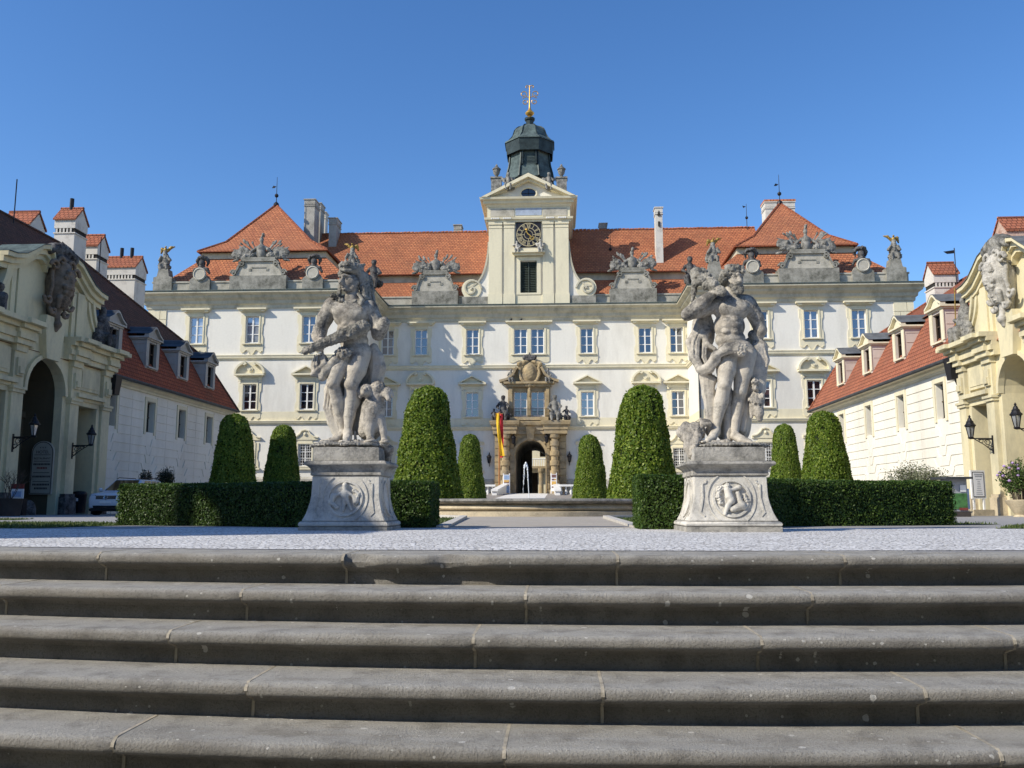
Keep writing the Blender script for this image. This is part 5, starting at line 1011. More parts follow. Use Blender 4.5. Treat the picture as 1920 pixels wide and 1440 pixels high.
def pedestal(px,Yf,label,relief,k,kd=1.):
    hw=.59; X=at(px,990,Yf).x; c=Vector((X,Yf+hw*kd,0)); t=thing('statue_pedestal',label,'pedestal',c,'stone pedestals of the two statues')
    zz=lambda y:at(px,y,Yf).z*k
    def loft(prof,nm,mt,bev=.006):
        m=MB(); rings=[m.vs([(c.x+a*h,c.y+b*h*kd,z) for a,b in((-1,-1),(1,-1),(1,1),(-1,1))]) for h,z in prof]
        for a,b in zip(rings,rings[1:]):
            for i in range(4): j=(i+1)%4; m.f.append((a+i,a+j,b+j,b+i))
        m.f.append(tuple(rings[0]+i for i in range(3,-1,-1))); m.f.append(tuple(rings[-1]+i for i in range(4))); return m.build(nm,mt,t,smooth=True,bevel=bev)
    loft([(.595,-.25),(.595,zz(988))],'foot_slab',M['pedtop'])
    loft([(.575,zz(988)+.003),(.59,zz(986)),(.595,zz(983.5)),(.587,zz(980)),(.565,zz(978))],'base_moulding',M['ped'],0)
    dp=[(.56,977.5),(.535,970),(.512,962),(.495,953),(.475,942),(.462,930),(.457,915),(.455,892)]
    loft([(h,zz(y)) for h,y in dp],'die',M['ped'],.008)
    loft([(.46,zz(892)+.003),(.475,zz(890)),(.475,zz(887)),(.468,zz(885)),(.47,zz(881)),(.485,zz(877)),(.515,zz(873)),(.545,zz(871.5)),(.555,zz(869)),(.548,zz(866)),(.53,zz(863.5)),(.45,zz(863))],'cap_moulding',M['pedtop'],0)
    # panels and medallion on the front and the two sides
    zc=(zz(900)+zz(968))/2; R=.225
    for f in range(3):
        def fr(u,z,d):   # d = out from face
            h=np.interp(z,[zz(y) for _,y in dp],[h for h,_ in dp])+d
            return (c.x+u,c.y-h*kd-d*(1-kd),z) if f==0 else ((c.x-h,c.y-u*kd,z) if f==1 else (c.x+h,c.y+u*kd,z))
        def band(pts,w,d0,d1):
            m=MB(); P=[Vector(p) for p in pts]
            L=[]
            for i,p in enumerate(P):
                d=(P[min(i+1,len(P)-1)]-P[max(i-1,0)]).normalized(); n=Vector((-d.y,d.x))*w/2; L.append((p+n,p-n))
            for (a,b),(e,g) in zip(L,L[1:]): m.hexa([fr(*b,d0),fr(*g,d0),fr(*e,d0),fr(*a,d0)],[fr(*b,d1),fr(*g,d1),fr(*e,d1),fr(*a,d1)])
            return m
        zb,zt=zz(968),zz(899); K=.05
        for s in(-1,1):
            u0,u1=.36,.40; q=[(s*(u0-K),zt),(s*(u0-K*.8),zt-K*.7),(s*u0,zt-K),(s*u0,zc),(s*(u1-.01),zb+.08),(s*u1,zb+K),(s*(u1-K),zb)]
            band(q,.018,-.02,.012).build('panel_moulding',M['ped'],t)
            band([(s*(.30*math.cos(a)),zc+.33*math.sin(a)) for a in[-1.0+i*.1 for i in range(21)]],.016,-.02,.012).build('panel_moulding',M['ped'],t)
        ringm=band([(R*math.cos(a*PI/18),zc+R*math.sin(a*PI/18)) for a in range(37)],.03,-.03,.022); md=ringm.build('medallion',M['ped'],t)
        if f==0:
            S=SDF(.018); yb=c.y
            def V(u,z,d=0): return (c.x+u,c.y-np.interp(zc+z,[zz(y) for _,y in dp],[h for h,_ in dp])*kd-d,zc+z)
            for a in relief:
                S.chain([V(*p) for p in a[0]],a[1],rough=a[2] if len(a)>2 else 0)
            S.build('relief_figures',M['ped'],t,.008)
    return t,c,zz(863)
reliefL=[([(.0,.13,.03),(.0,.04,.02),(.02,-.03,.02)],[.03,.05,.04]),([(.0,.17,.03),(.0,.175,.03)],[.035,.035]),([(.03,.08,.03),(.12,.02,.02),(.15,-.05,.02)],[.025,.02,.04]),([(-.03,.07,.03),(-.12,.04,.02),(-.17,-.02,.02)],[.025,.02,.025]),([(.0,-.03,.02),(-.01,-.16,.02)],[.028,.018]),([(.03,-.03,.02),(.1,-.15,.02)],[.028,.018]),([(-.16,.03,.01),(-.18,-.06,.01),(-.1,-.12,.01)],[.04,.035,.03],.006),([(.12,.1,.01),(.18,.05,.01),(.16,-.04,.01)],[.03,.03,.03],.006)]
reliefR=[([(-.05,.15,.03),(-.05,.16,.03)],[.035,.035],.006),([(-.05,.1,.02),(-.03,.02,.02),(0,-.04,.02)],[.045,.05,.04]),([(.0,-.02,.03),(-.06,-.1,.03),(-.1,-.2,.02)],[.035,.03,.02]),([(-.04,.1,.03),(.05,.12,.02),(.1,.14,.02)],[.025,.022,.03]),([(.08,.06,.02),(.1,-.02,.02),(.12,-.09,.02)],[.03,.03,.05],.006),([(.12,-.09,.02),(.0,-.14,.02)],[.05,.035]),([(.14,-.12,.02),(.2,-.08,.02)],[.03,.015]),([(-.15,.1,.01),(-.17,.03,.01),(-.14,-.06,.01)],[.035,.03,.03],.01),([(-.1,.14,.01),(-.15,.12,.01)],[.03,.035],.01),([(.17,.04,.01),(.19,-.04,.01)],[.025,.03],.01)]
pL,cL,zL=pedestal(642,11.6,'carved stone pedestal under the left statue, its foot in shade',reliefL,1.0,.84)
pR,cR,zR=pedestal(1377,11.22,'carved stone pedestal under the right statue, bright with sharp relief',reliefR,1.0)
def plinth(t,c,z0,z1,hw,hd):
    m=MB(); n=14; rings=[]
    for z,k in((z0,1),(z0+.01,1),(z1-.02,1),(z1,.97)):
        r=[]
        for a,b,e,f in((-1,-1,1,-1),(1,-1,1,1),(1,1,-1,1),(-1,1,-1,-1)):
            for i in range(n): u=i/n; x=(a+(e-a)*u)*hw*k; y=(b+(f-b)*u)*hd*k; w=.008*mnz.noise((x*9,y*9,z*9)); r.append((c.x+x*(1+w*2),c.y+y*(1+w*2),z+(w if z>z0+.05 else 0)))
        rings.append(m.vs(r))
    q=4*n
    for a,b in zip(rings,rings[1:]):
        for i in range(q): j=(i+1)%q; m.f.append((a+i,a+j,b+j,b+i))
    m.f.append(tuple(rings[-1]+i for i in range(q))); return m.build('plinth',M['pedtop'],t,smooth=True)
def toes(s,x,y,d,sp,r,dx=0): 
    for i in range(5): s.E((x+(i-2)*sp,y+abs(i-1)*1.2,d+abs(i-1)*3+dx*i),(r*(1.25 if i==0 else 1-.08*i),r*1.7,r*.9),k=3)
# --- left statue: youth in a lion hood, club held across, three headed hound
tL=thing('stone_statue','weathered statue of a man in a lion hood with a hound at his feet','statue',(cL.x,cL.y,zL)); YL_=12.12
s=Sc(540,460,YL_,6)
s.C([(248,318,0),(382,322,5)],[50,48]).E((318,345,-4),(98,62,82)).E((322,425,0),(80,54,78)).E((330,480,2),(74,50,52)).E((336,528,4),(80,58,58))
s.E((272,338,-42),(44,22,34),k=10).E((352,342,-40),(44,22,34),k=10)
for y in(400,432,464): 
    for x in(298,340): s.E((x,y,-42),(18,14,13),k=8)
s.C([(322,225,0),(318,285,0)],[33,40]).C([(318,265,5),(232,292,6)],[28,32]).C([(322,265,5),(396,304,8)],[28,32]).E((222,305,2),(44,46,48)).E((405,318,8),(44,46,48))
s.C([(216,305,0),(185,365,2),(160,425,0)],[42,41,33],rough=0).C([(160,425,0),(158,455,-12),(166,492,-42)],[38,37,26],rough=3).E((172,508,-56),(27,20,27))
for i,(x,y) in enumerate(((150,505),(163,499),(176,494),(188,488))): s.C([(x,y,-70),(x+9,y+22,-84),(x+16,y+38+(-4,2,2,-5)[i],-74)],[9.5,9,7.5],k=4)
s.C([(182,480,-66),(205,488,-80),(214,502,-82)],[10,9,7],k=4)
s.C([(410,322,8),(438,385,14),(450,440,12)],[42,40,34]).C([(450,440,12),(468,412,-8),(484,392,-22)],[36,36,31],rough=1.5)
# head turned to the left
s.E((318,188,-6),(40,46,52)).E((302,198,-34),(30,22,40)).E((294,227,-40),(17,14,13),k=10).C([(286,172,-52),(277,198,-62),(281,204,-52)],[7,10,8],k=5).C([(268,166,-46),(292,162,-54),(322,166,-50)],[7,8,6],k=6)
s.E((276,180,-56),(7,8,6),k=4,sub=True).E((304,180,-56),(9,9,7),k=4,sub=True).E((278,181,-50),(5,5,4),k=2).E((303,181,-51),(6,6,4.5),k=2).E((283,215,-57),(11,6,3.5),k=3,sub=True).E((284,211,-56),(10,5,3),k=2).E((285,219,-55),(9,5,3.2),k=2).C([(345,190,-20),(330,222,-30),(305,232,-36)],[16,16,12])
# legs
s.C([(362,540,4),(344,625,-12),(322,695,-20)],[58,52,37]).E((318,700,-34),(29,24,27),k=12).C([(322,705,-12),(318,770,4),(308,850,2),(299,930,0)],[36,39,29,19]).E((330,775,10),(33,26,48)).C([(299,935,0),(302,965,-22),(306,982,-66)],[25,22,17]).E((299,942,12),(22,22,20)); toes(s,303,986,-86,10,8)
s.C([(282,560,-6),(256,635,-30),(236,692,-38)],[50,42,32]).E((231,698,-48),(25,20,24),k=12).C([(236,702,-30),(250,780,-2),(262,860,24),(268,930,34)],[31,34,25,17]).C([(268,935,32),(240,968,10),(210,978,-6)],[23,20,14]); toes(s,200,982,-14,7,7,4)
s.E((291,548,-66),(42,20,30),rough=5,k=6).E((275,540,-84),(8,6,6),k=3).E((305,540,-84),(8,6,6),k=3).C([(292,548,-86),(292,568,-82)],[6,9],k=3)
s.build('figure',M['statue'],tL,.0115)
s=Sc(540,460,YL_,9)  # lion hood and mane
s.C([(275,150,-30),(300,118,-25),(345,122,-5),(372,160,5)],[20,28,32,24],rough=3).E((325,122,5),(52,56,40)).E((300,112,-40),(40,26,22),rough=3).C([(276,134,-50),(300,140,-60),(330,138,-52)],[8,9,8],k=4)
for x,y in((282,112),(300,97),(320,100),(340,110)): s.C([(x,y,-40),(x-3,y-22,-40)],[9,4],k=4)
s.E((285,122,-58),(9,6,7),k=3,sub=True).E((315,120,-58),(9,6,7),k=3,sub=True).C([(365,105,5),(380,95,5)],[14,8])
for dx,dz,r in((0,0,20),(16,20,18),(30,55,15)): s.C([(366+dx,150,-5+dz),(376+dx,215,0+dz),(384+dx,265,-8+dz),(390+dx*1.6,318,-14+dz)],[r,r,r*.85,r*.5],rough=2.5)
s.C([(276,165,-20),(266,215,-18),(262,255,-26),(250,285,-34)],[13,13,11,7],rough=2).C([(360,250,-30),(382,285,-50),(376,310,-58)],[10,10,6],rough=2)
for x,y in((235,262),(258,268),(275,285),(345,290),(365,300),(300,300)): s.E((x,y,-42),(16,12,13),rough=4)
s.build('lion_hood',M['fur'],tL,.0125)
s=Sc(540,460,YL_,7); s.C([(108,542,-78),(190,508,-84),(280,470,-80),(390,420,-60)],[20,24,30,36],rough=3.5)
for x,y in((150,515),(230,480),(300,452),(330,470),(260,492),(360,425)): s.E((x,y,-100),11,rough=2)
s.build('club',M['fur'],tL,.0125)
s=Sc(540,460,YL_,14)  # cloak
s.E((165,600,-30),(44,20,58),rot2(20)).C([(185,528,-58),(197,598,-62)],[6,9],k=5).C([(197,598,-62),(165,625,-55),(134,650,-42)],[10,10,12],k=6).C([(197,598,-60),(196,640,-48),(180,668,-34)],[9,16,18]).C([(250,578,-50),(215,625,-40),(190,655,-30)],[26,26,18]).E((160,648,-30),(30,20,18))
s.C([(215,640,30),(196,720,40),(183,800,44),(205,880,48),(236,950,46)],[22,24,18,20,22]).C([(235,700,46),(225,800,52),(246,900,50),(250,960,48)],[26,26,24,24]).E((330,760,62),(100,16,190)).C([(160,978,20),(220,972,30),(262,965,40)],[8,12,14])
s.C([(425,505,20),(448,560,22),(458,610,28),(446,670,36),(432,720,40)],[20,26,26,24,16]).C([(420,520,34),(425,600,40),(420,690,44)],[26,28,22]).E((420,620,50),(40,14,110)).C([(330,930,20),(334,975,20)],[6,8])
folds(s,[(205,650,22),(182,740,20),(172,810,24),(200,890,28),(232,955,24)],[(250,660,22),(246,740,26),(236,820,30),(250,900,26),(268,950,22)],5,6.5)
folds(s,[(418,520,14),(424,600,16),(410,690,20)],[(452,530,6),(470,600,6),(446,690,18)],5,6.5,-8)
folds(s,[(140,560,-60),(132,610,-62),(140,655,-50)],[(200,545,-72),(215,600,-66),(215,650,-48)],4,6)
s.build('cloak',M['statue'],tL,.012)
s=Sc(540,460,YL_,11)  # hound
s.C([(440,740,14),(425,815,10),(412,890,20)],[42,58,62],rough=2).E((402,925,28),(62,50,50),rough=2).C([(410,850,-8),(412,920,-20),(418,968,-26)],[36,25,19]).E((424,982,-44),(28,34,14)).C([(458,870,0),(476,930,-4),(482,970,-8)],[30,20,16]).E((490,985,-24),(26,30,12))
s.E((395,728,-14),(33,36,36),rough=2).E((394,742,-48),(17,24,17)).E((394,735,-70),(6,5,5),k=3).C([(368,712,-10),(360,735,-18),(366,762,-20)],[10,13,8]).C([(422,712,-10),(432,735,-16),(426,760,-18)],[10,13,8]).E((382,724,-44),(5,5,5),k=3,sub=True).E((406,724,-44),(5,5,5),k=3,sub=True)
s.C([(440,760,10),(448,718,6)],[32,30],rough=3).E((452,708,-4),(36,36,32),rough=4).C([(465,740,10),(490,735,0)],[28,26],rough=3).E((494,738,-6),(28,28,30),rough=3).C([(500,745,-20),(508,772,-30)],[17,13]).C([(478,722,-8),(472,750,-12)],[9,11]).C([(512,728,6),(520,752,2)],[9,11])
s.C([(300,992,-20),(360,996,-30),(440,1000,-20)],[18,20,24],rough=4).C([(480,1000,-10),(505,1020,0),(495,1060,10)],[20,22,20],rough=3)
s.build('hound',M['hound'],tL,.0125)
s=Sc(540,460,YL_,6); s.E((292,1003,-8),(185,120,17),rough=4)
for x,y,d,r in((200,990,-30,26),(330,996,-70,24),(420,1002,-60,26),(250,992,30,30),(470,1000,-20,22)): s.E((x,y,d),(r*1.6,r*1.4,r*.55),rough=3)
s.build('rocky_base',M['pedtop'],tL,.0125)
plinth(tL,cL,zL+.002,at(642,838,11.7).z,.445,.39)
# --- right statue: bearded man with club on the shoulder and a lion skin
tR=thing('stone_statue','weathered statue of a bearded curly haired man shouldering a club','statue',(cR.x,cR.y,zR)); YR_=11.78
s=Sc(1250,460,YR_,6)
s.C([(258,300,2),(385,292,4)],[48,48]).E((322,318,-4),(92,60,72)).E((312,405,-4),(78,54,72)).E((318,470,0),(76,52,52)).E((345,520,2),(88,58,56))
s.E((290,322,-44),(40,20,32),k=10).E((362,316,-42),(40,20,32),k=10)
for y in(380,410,440):
    for x in(288,332): s.E((x,y,-44),(20,15,13),k=8)
s.C([(318,235,-6),(312,285,0)],[34,42]).C([(315,262,5),(385,280,6)],[28,34]).C([(310,262,5),(250,290,6)],[28,34]).E((402,292,6),(44,44,46)).E((246,300,0),(40,42,42))
s.C([(240,300,0),(170,330,-18),(100,352,-30)],[40,36,30]).C([(100,352,-30),(160,305,-48),(218,258,-58)],[33,34,23]).E((238,243,-60),(28,20,24))
for i,(x,y) in enumerate(((226,226),(240,224),(254,228),(264,238))): s.C([(x,y,-62),(x+10,y+6,-84),(x+14,y+26,-86)],[10,9,7.5],k=4)
s.C([(222,250,-76),(240,262,-90),(254,262,-94)],[10,9,7],k=4)
s.C([(412,300,6),(452,360,18),(474,415,26)],[42,38,32]).C([(474,420,26),(462,450,44),(440,465,62)],[34,30,22]).E((428,470,66),(22,20,22))
s.E((336,180,-8),(40,46,52)).E((346,190,-34),(30,22,38)).C([(350,168,-54),(356,192,-64),(350,198,-54)],[7,9.5,8],k=5).C([(322,164,-46),(346,158,-56),(366,164,-50)],[8,9,7],k=5).E((334,176,-56),(9,9,7),k=4,sub=True).E((364,176,-54),(7,8,6),k=4,sub=True).E((335,177,-51),(6,6,4.5),k=2).E((363,177,-49),(5,5,4),k=2).C([(300,180,-10),(302,200,-12)],[10,7],k=4)
s.C([(298,555,-2),(292,630,-28),(284,700,-34)],[55,48,34]).E((282,698,-46),(27,22,26),k=12).C([(284,705,-26),(272,780,-4),(258,850,2),(248,920,4)],[34,36,26,18]).C([(246,928,2),(225,962,-24),(196,982,-50)],[24,21,15]).E((250,940,10),(20,20,18)); toes(s,186,986,-60,8,7.5,5)
s.C([(396,545,6),(382,640,0),(368,730,-2)],[55,47,34]).E((364,735,-14),(27,22,26),k=12).C([(368,740,6),(358,800,20),(348,870,16),(342,945,10)],[34,35,26,19]).C([(342,952,4),(372,975,-24),(405,988,-48)],[24,22,15]); toes(s,414,990,-56,8,7.5,-4)
s.build('figure',M['statue'],tR,.0115)
s=Sc(1250,460,YR_,6)  # hair and beard
s.E((330,150,-2),(54,56,48),rough=5).E((292,165,5),(26,36,42),rough=5)
R=random.Random(4)
for i in range(46):
    a=R.uniform(-.3,PI+.5); r=R.uniform(40,56); x,y=328+r*math.cos(a)*1.0,162-r*math.sin(a)*1.1
    if 345<x and y>150: continue
    s.E((x,y,R.uniform(-48,20)),R.uniform(10,15),rough=2.5)
for i in range(16): s.E((318+R.uniform(-26,34),128+R.uniform(-14,12),-50+R.uniform(-8,6)),R.uniform(8,12),rough=2)
s.E((345,222,-40),(34,24,24),rough=4)
for i in range(22): s.E((345+R.uniform(-34,30),222+R.uniform(-14,30),-52+R.uniform(-12,8)),R.uniform(7,11),rough=2)
s.C([(330,206,-60),(346,202,-66),(364,206,-58)],[6,7,6],k=3,rough=1); s.E((348,212,-68),(8,5,3),k=2,sub=True)
s.build('hair_and_beard',M['fur'],tR,.0125)
s=Sc(1250,460,YR_,10)  # club on shoulder with lion skin over it
s.C([(262,262,-86),(220,225,-60),(180,180,-20),(150,140,10)],[16,22,30,34],rough=3.5)
for x,y,d in((150,150,-20),(190,140,0),(200,165,-40),(165,190,-40),(215,195,-60),(178,125,10),(145,195,-10),(190,215,-50),(225,212,-72)): s.E((x,y,d),R.uniform(17,24),rough=4)
s.C([(142,160,5),(138,230,10),(128,275,10)],[18,14,8],rough=3).build('club',M['fur'],tR,.0125)
s=Sc(1250,460,YR_,14)  # lion skin
s.C([(215,290,30),(175,380,26),(135,450,20),(112,480,14),(130,560,6),(165,620,-6)],[22,20,16,14,16,18]).C([(205,330,36),(190,420,34),(215,500,30)],[24,24,16]).E((190,420,44),(60,14,110)).C([(215,430,20),(185,450,14),(200,490,10),(240,520,0)],[14,14,14,12]).E((190,560,30),(60,16,60))
s.C([(165,622,-8),(200,612,-40),(235,560,-64),(285,530,-74),(330,522,-72)],[18,18,20,26,30]).C([(180,640,-6),(215,630,-40),(250,585,-60)],[14,12,10])
for x,y in((340,520),(356,532),(370,545),(345,550),(360,560),(330,540),(372,522)): s.E((x,y,-84),R.uniform(12,16),rough=4)
s.C([(200,650,24),(215,740,30),(225,830,34),(230,930,30)],[34,32,26,30]).C([(240,670,10),(222,720,16)],[18,10]).E((300,830,58),(66,18,150)).C([(318,740,30),(312,850,36),(312,970,30)],[24,26,24]).C([(300,700,34),(310,760,36)],[30,26])
s.C([(440,440,40),(485,500,38),(495,570,30),(478,640,24),(470,720,16)],[26,26,24,26,30]).C([(450,520,30),(455,620,24),(445,720,20)],[36,36,34]).C([(420,640,24),(400,800,34),(385,920,34)],[26,28,24]).E((395,860,50),(40,14,110))
folds(s,[(165,400,10),(120,480,-2),(118,560,-10),(160,625,-18)],[(225,400,16),(210,490,10),(205,560,4),(215,610,-10)],5,6.5)
folds(s,[(175,640,-4),(190,740,4),(205,850,10),(210,930,10)],[(245,650,-2),(240,740,6),(248,850,12),(250,930,12)],5,6.5)
folds(s,[(430,470,20),(440,560,8),(425,660,4),(420,740,6)],[(490,490,20),(508,570,14),(500,650,10),(480,740,8)],6,6.5,-10)
folds(s,[(190,620,-46),(235,565,-78),(300,528,-92)],[(200,600,-50),(240,540,-80),(310,508,-90)],3,5)
s.build('lion_skin',M['statue'],tR,.012)
s=Sc(1250,460,YR_,8)  # hanging lion head and the boar skin at the feet
s.E((450,770,4),(40,34,52),rough=4).C([(448,790,-10),(458,840,-16),(462,868,-14)],[32,24,16],rough=2).C([(425,800,0),(424,860,0)],[14,8]).E((440,800,-34),(8,6,7),k=3,sub=True).E((462,802,-34),(8,6,7),k=3,sub=True)
for i in range(14): s.E((448+R.uniform(-36,30),740+R.uniform(-70,40),-10+R.uniform(-16,10)),R.uniform(12,18),rough=4)
s.build('hanging_lion_head',M['hound'],tR,.0125)
s=Sc(1250,460,YR_,8)
s.E((140,930,10),(56,46,48),rough=4).C([(95,900,4),(75,935,4),(98,965,0)],[20,26,26],rough=2).C([(150,960,-30),(130,1010,-54),(118,1048,-60)],[24,18,12],rough=2)
for i in range(4): s.C([(170+i*13,872+i*3,-10),(176+i*12,892,-26),(178+i*12,906,-24)],[10,10,6],k=4)
s.C([(110,960,-20),(104,1010,-30),(112,1056,-30)],[26,24,14]).C([(180,990,-40),(240,992,-54),(290,986,-60),(318,1000,-66),(318,1022,-70)],[14,12,13,10,7],rough=2)
s.build('skin_at_feet',M['hound'],tR,.0125)
s=Sc(1250,460,YR_,6); s.E((320,1004,-8),(185,120,16),rough=4)
for x,y,d,r in((230,998,-60,26),(330,1000,-70,24),(430,1004,-50,26),(300,996,30,30)): s.E((x,y,d),(r*1.6,r*1.4,r*.5),rough=3)
s.build('rocky_base',M['pedtop'],tR,.0125)
plinth(tR,cR,zR+.002,at(1377,838,11.35).z,.445,.45)
# ---------------------------------------------------------------- sculpture along the palace roofline
def rframe(px,Y,py=540): return at(px,py,Y).x
def scrollbase(t,X,Y,z,w,w2,h1,h2,h3,dep,mat1,mat2):
    m=MB().box(X-w,X+w,Y-dep,Y+dep,z-.3,z+h1); m.build('base_block',M['parapet'],t)
    pts=[(X-w*.86+ (w*.86-w2)*(1-math.cos(u*PI/2))**.75*1.0, z+h1+(h2-h1)*math.sin(u*PI/2)**1.6) for u in[i/10 for i in range(11)]]
    P=[(X-w*.86,z+h1)]+pts[1:]; Q=P+[(2*X-a,b) for a,b in P[::-1]]; o=MB().prism(Q[::-1],Y-dep*.75,Y+dep*.75).build('scroll_pedestal',M['parlight'],t)
    for s in(-1,1):
        m=MB(); q=[(X+s*(X-a),b) for a,b in P]; m.strip(q,.16,Y-dep*.95,Y-dep*.5); c=(X+s*w*.88,z+h1+.28)
        m.strip([(c[0]+s*.3*(1-.02*i)*math.cos(i*.5)*(1-i/26),c[1]+.3*math.sin(i*.5)*(1-i/26)) for i in range(20)],.11,Y-dep*1.0,Y-dep*.4); c=(X+s*(w2+.12),z+h2-.2)
        m.strip([(c[0]+s*.26*math.cos(i*.5)*(1-i/26),c[1]+.26*math.sin(i*.5)*(1-i/26)) for i in range(20)],.1,Y-dep*1.0,Y-dep*.4); m.build('scroll',M['parapet'],o)
    m=MB(); m.box(X-w2*.45,X+w2*.45,Y-dep*.82,Y-dep*.7,z+h1+(h2-h1)*.55,z+h1+(h2-h1)*.62)
    for s in(-1,1): m.box(X+s*w2*.55-.12,X+s*w2*.55+.12,Y-dep*.82,Y-dep*.7,z+h1+(h2-h1)*.35,z+h1+(h2-h1)*.5)
    m.build('carved_panel',M['parapet'],o); MB().box(X-w2-.18,X+w2+.18,Y-dep,Y+dep,z+h2+.002,z+h2+.18).box(X-w2-.05,X+w2+.05,Y-dep*.9,Y+dep*.9,z+h2+.182,z+h3).build('top_slab',M['parapet'],t)
def trophy(X,Y,z,w,h,label,seed,base):
    t=thing('trophy_sculpture',label,'sculpture',(X,Y,z),'stone trophies along the palace roofline'); scrollbase(t,X,Y,z,*base); zb=z+base[4]; R=random.Random(seed); s=SDF(.07); V=lambda a,b,d=0:(X+a*w,Y+d,zb+b*h)
    s.ell(V(0,.28),(.42,.32,.5*h/1.6)).ell(V(0,.42,-.1),(.36,.28,.3)); s.cone(V(0,.55),V(0,.66),.13).ell(V(0,.74),(.19,.2,.24)); s.chain([V(0,.82,.05),V(.02,.96,.05),V(.03,.9,.25)],[.1,.13,.08],rough=.03)
    for q in(-1,1):
        s.cone(V(q*.08,.45),V(q*.2,.25,-.15),.14,.1); s.ell(V(q*.2,.12,-.1),(.42,.22,.28),rough=.05); s.ell(V(q*.42,.1,-.05),(.3,.2,.22),((0,1,0),q*.5),rough=.05)
        for k in range(6):
            a=math.radians(22+k*11+R.uniform(-5,5)); L=(.64+.38*math.cos(a))*R.uniform(.85,1.05); e=V(q*(.1+L*math.cos(a)*.42+.04),.1+L*math.sin(a)*.85,.05*k-.1); s.cone(V(q*.05,.08,.1),e,.065,.055)
            if k in(0,1): # hanging flags
                for f in(.55,.75,.95): p=V(q*(.1+f*L*math.cos(a)*.42),.1+f*L*math.sin(a)*.75-.13,.05*k-.1); s.ell(p,(.34,.12,.30*h/1.6),((0,1,0),-q*.7),rough=.03)
            elif k in(3,4): s.ell(e,(.13,.07,.26),((0,1,0),q*(1.5-a)))
            else: s.ell(e,(.1,.08,.16),((0,1,0),q*(1.5-a)))
        s.ell(V(q*.3,.3,-.02),(.32,.12,.36),((0,1,0),q*.6)); s.ell(V(q*.49,-.06,.02),(.34,.16,.12),((0,1,0),q*.25),rough=.04)
        for k in range(3): s.ell(V(q*R.uniform(.1,.35),R.uniform(.02,.35),-.2),R.uniform(.12,.2),rough=.03)
    s.build('trophy',M['sculpt'],t,.055)
BR=(2.55,1.42,1.05,2.35,2.75,.62,0,0); BC=(2.2,1.12,1.15,2.75,3.2,.6,0,0)
trophy(at(485,530,75).x,75.35,19.5,4.7,2.35,'large stone trophy of arms on the left pavilion, under its red roof',1,BR); trophy(at(1516,520,75).x,75.35,19.5,4.7,2.35,'large stone trophy of arms on the right pavilion, under its red roof',2,BR)
trophy(at(816,560,81.7).x,81.95,19.45,4.2,2.1,'stone trophy on a scroll pedestal left of the clock tower',3,BC); trophy(at(1187,560,81.7).x,81.95,19.45,4.2,2.1,'stone trophy on a scroll pedestal right of the clock tower',4,BC)
def bust(px,label):
    X=at(px,520,75).x; Y=75.35; z=19.5; t=thing('helmet_medallion',label,'sculpture',(X,Y,z),'plumed helmets over round medallions')
    MB().prism([(X-.92,z-.3),(X+.92,z-.3),(X+.92,z+.75),(X+.62,z+1.0),(X+.5,z+1.25),(X-.5,z+1.25),(X-.62,z+1.0),(X-.92,z+.75)],Y-.5,Y+.5).build('base_block',M['parapet'],t)
    m=MB().lathe([(.58,0),(.6,.1),(.5,.16),(.44,.1),(.01,.1)],(0,0,0),20); m.v=[(X+x,Y-.52-zz,z+1.25+y) for x,y,zz in m.v]; m.build('medallion',M['parlight'],t)
    s=SDF(.06); c=(X,Y-.15,z+2.35)
    for q in(-1,1): s.chain([(X+q*.15,Y-.3,z+1.85),(X+q*.55,Y-.3,z+1.75),(X+q*.75,Y-.25,z+1.4)],[.15,.16,.1],rough=.03)
    s.ell((X,Y-.2,z+1.95),(.35,.3,.22),rough=.03).ell(c,(.28,.32,.36)).ell((X,Y-.42,z+2.3),(.17,.12,.22)).ell((X,Y-.1,z+2.85),(.48,.35,.22),rough=.05)
    for q in(-1,1): s.chain([(X+q*.3,Y-.05,z+2.85),(X+q*.5,Y,z+2.6),(X+q*.42,Y+.05,z+2.2)],[.17,.15,.08],rough=.04)
    s.build('plumed_helmet',M['sculptdark'],t,.05)
for px,l in((376,'plumed stone helmet over a medallion, left of the left pavilion trophy'),(587,'plumed stone helmet over a medallion, between the left trophy and left statue head'),(1411,'plumed stone helmet over a medallion, just right of the right statue head'),(1618,'plumed stone helmet over a medallion, right of the right pavilion trophy')): bust(px,l)
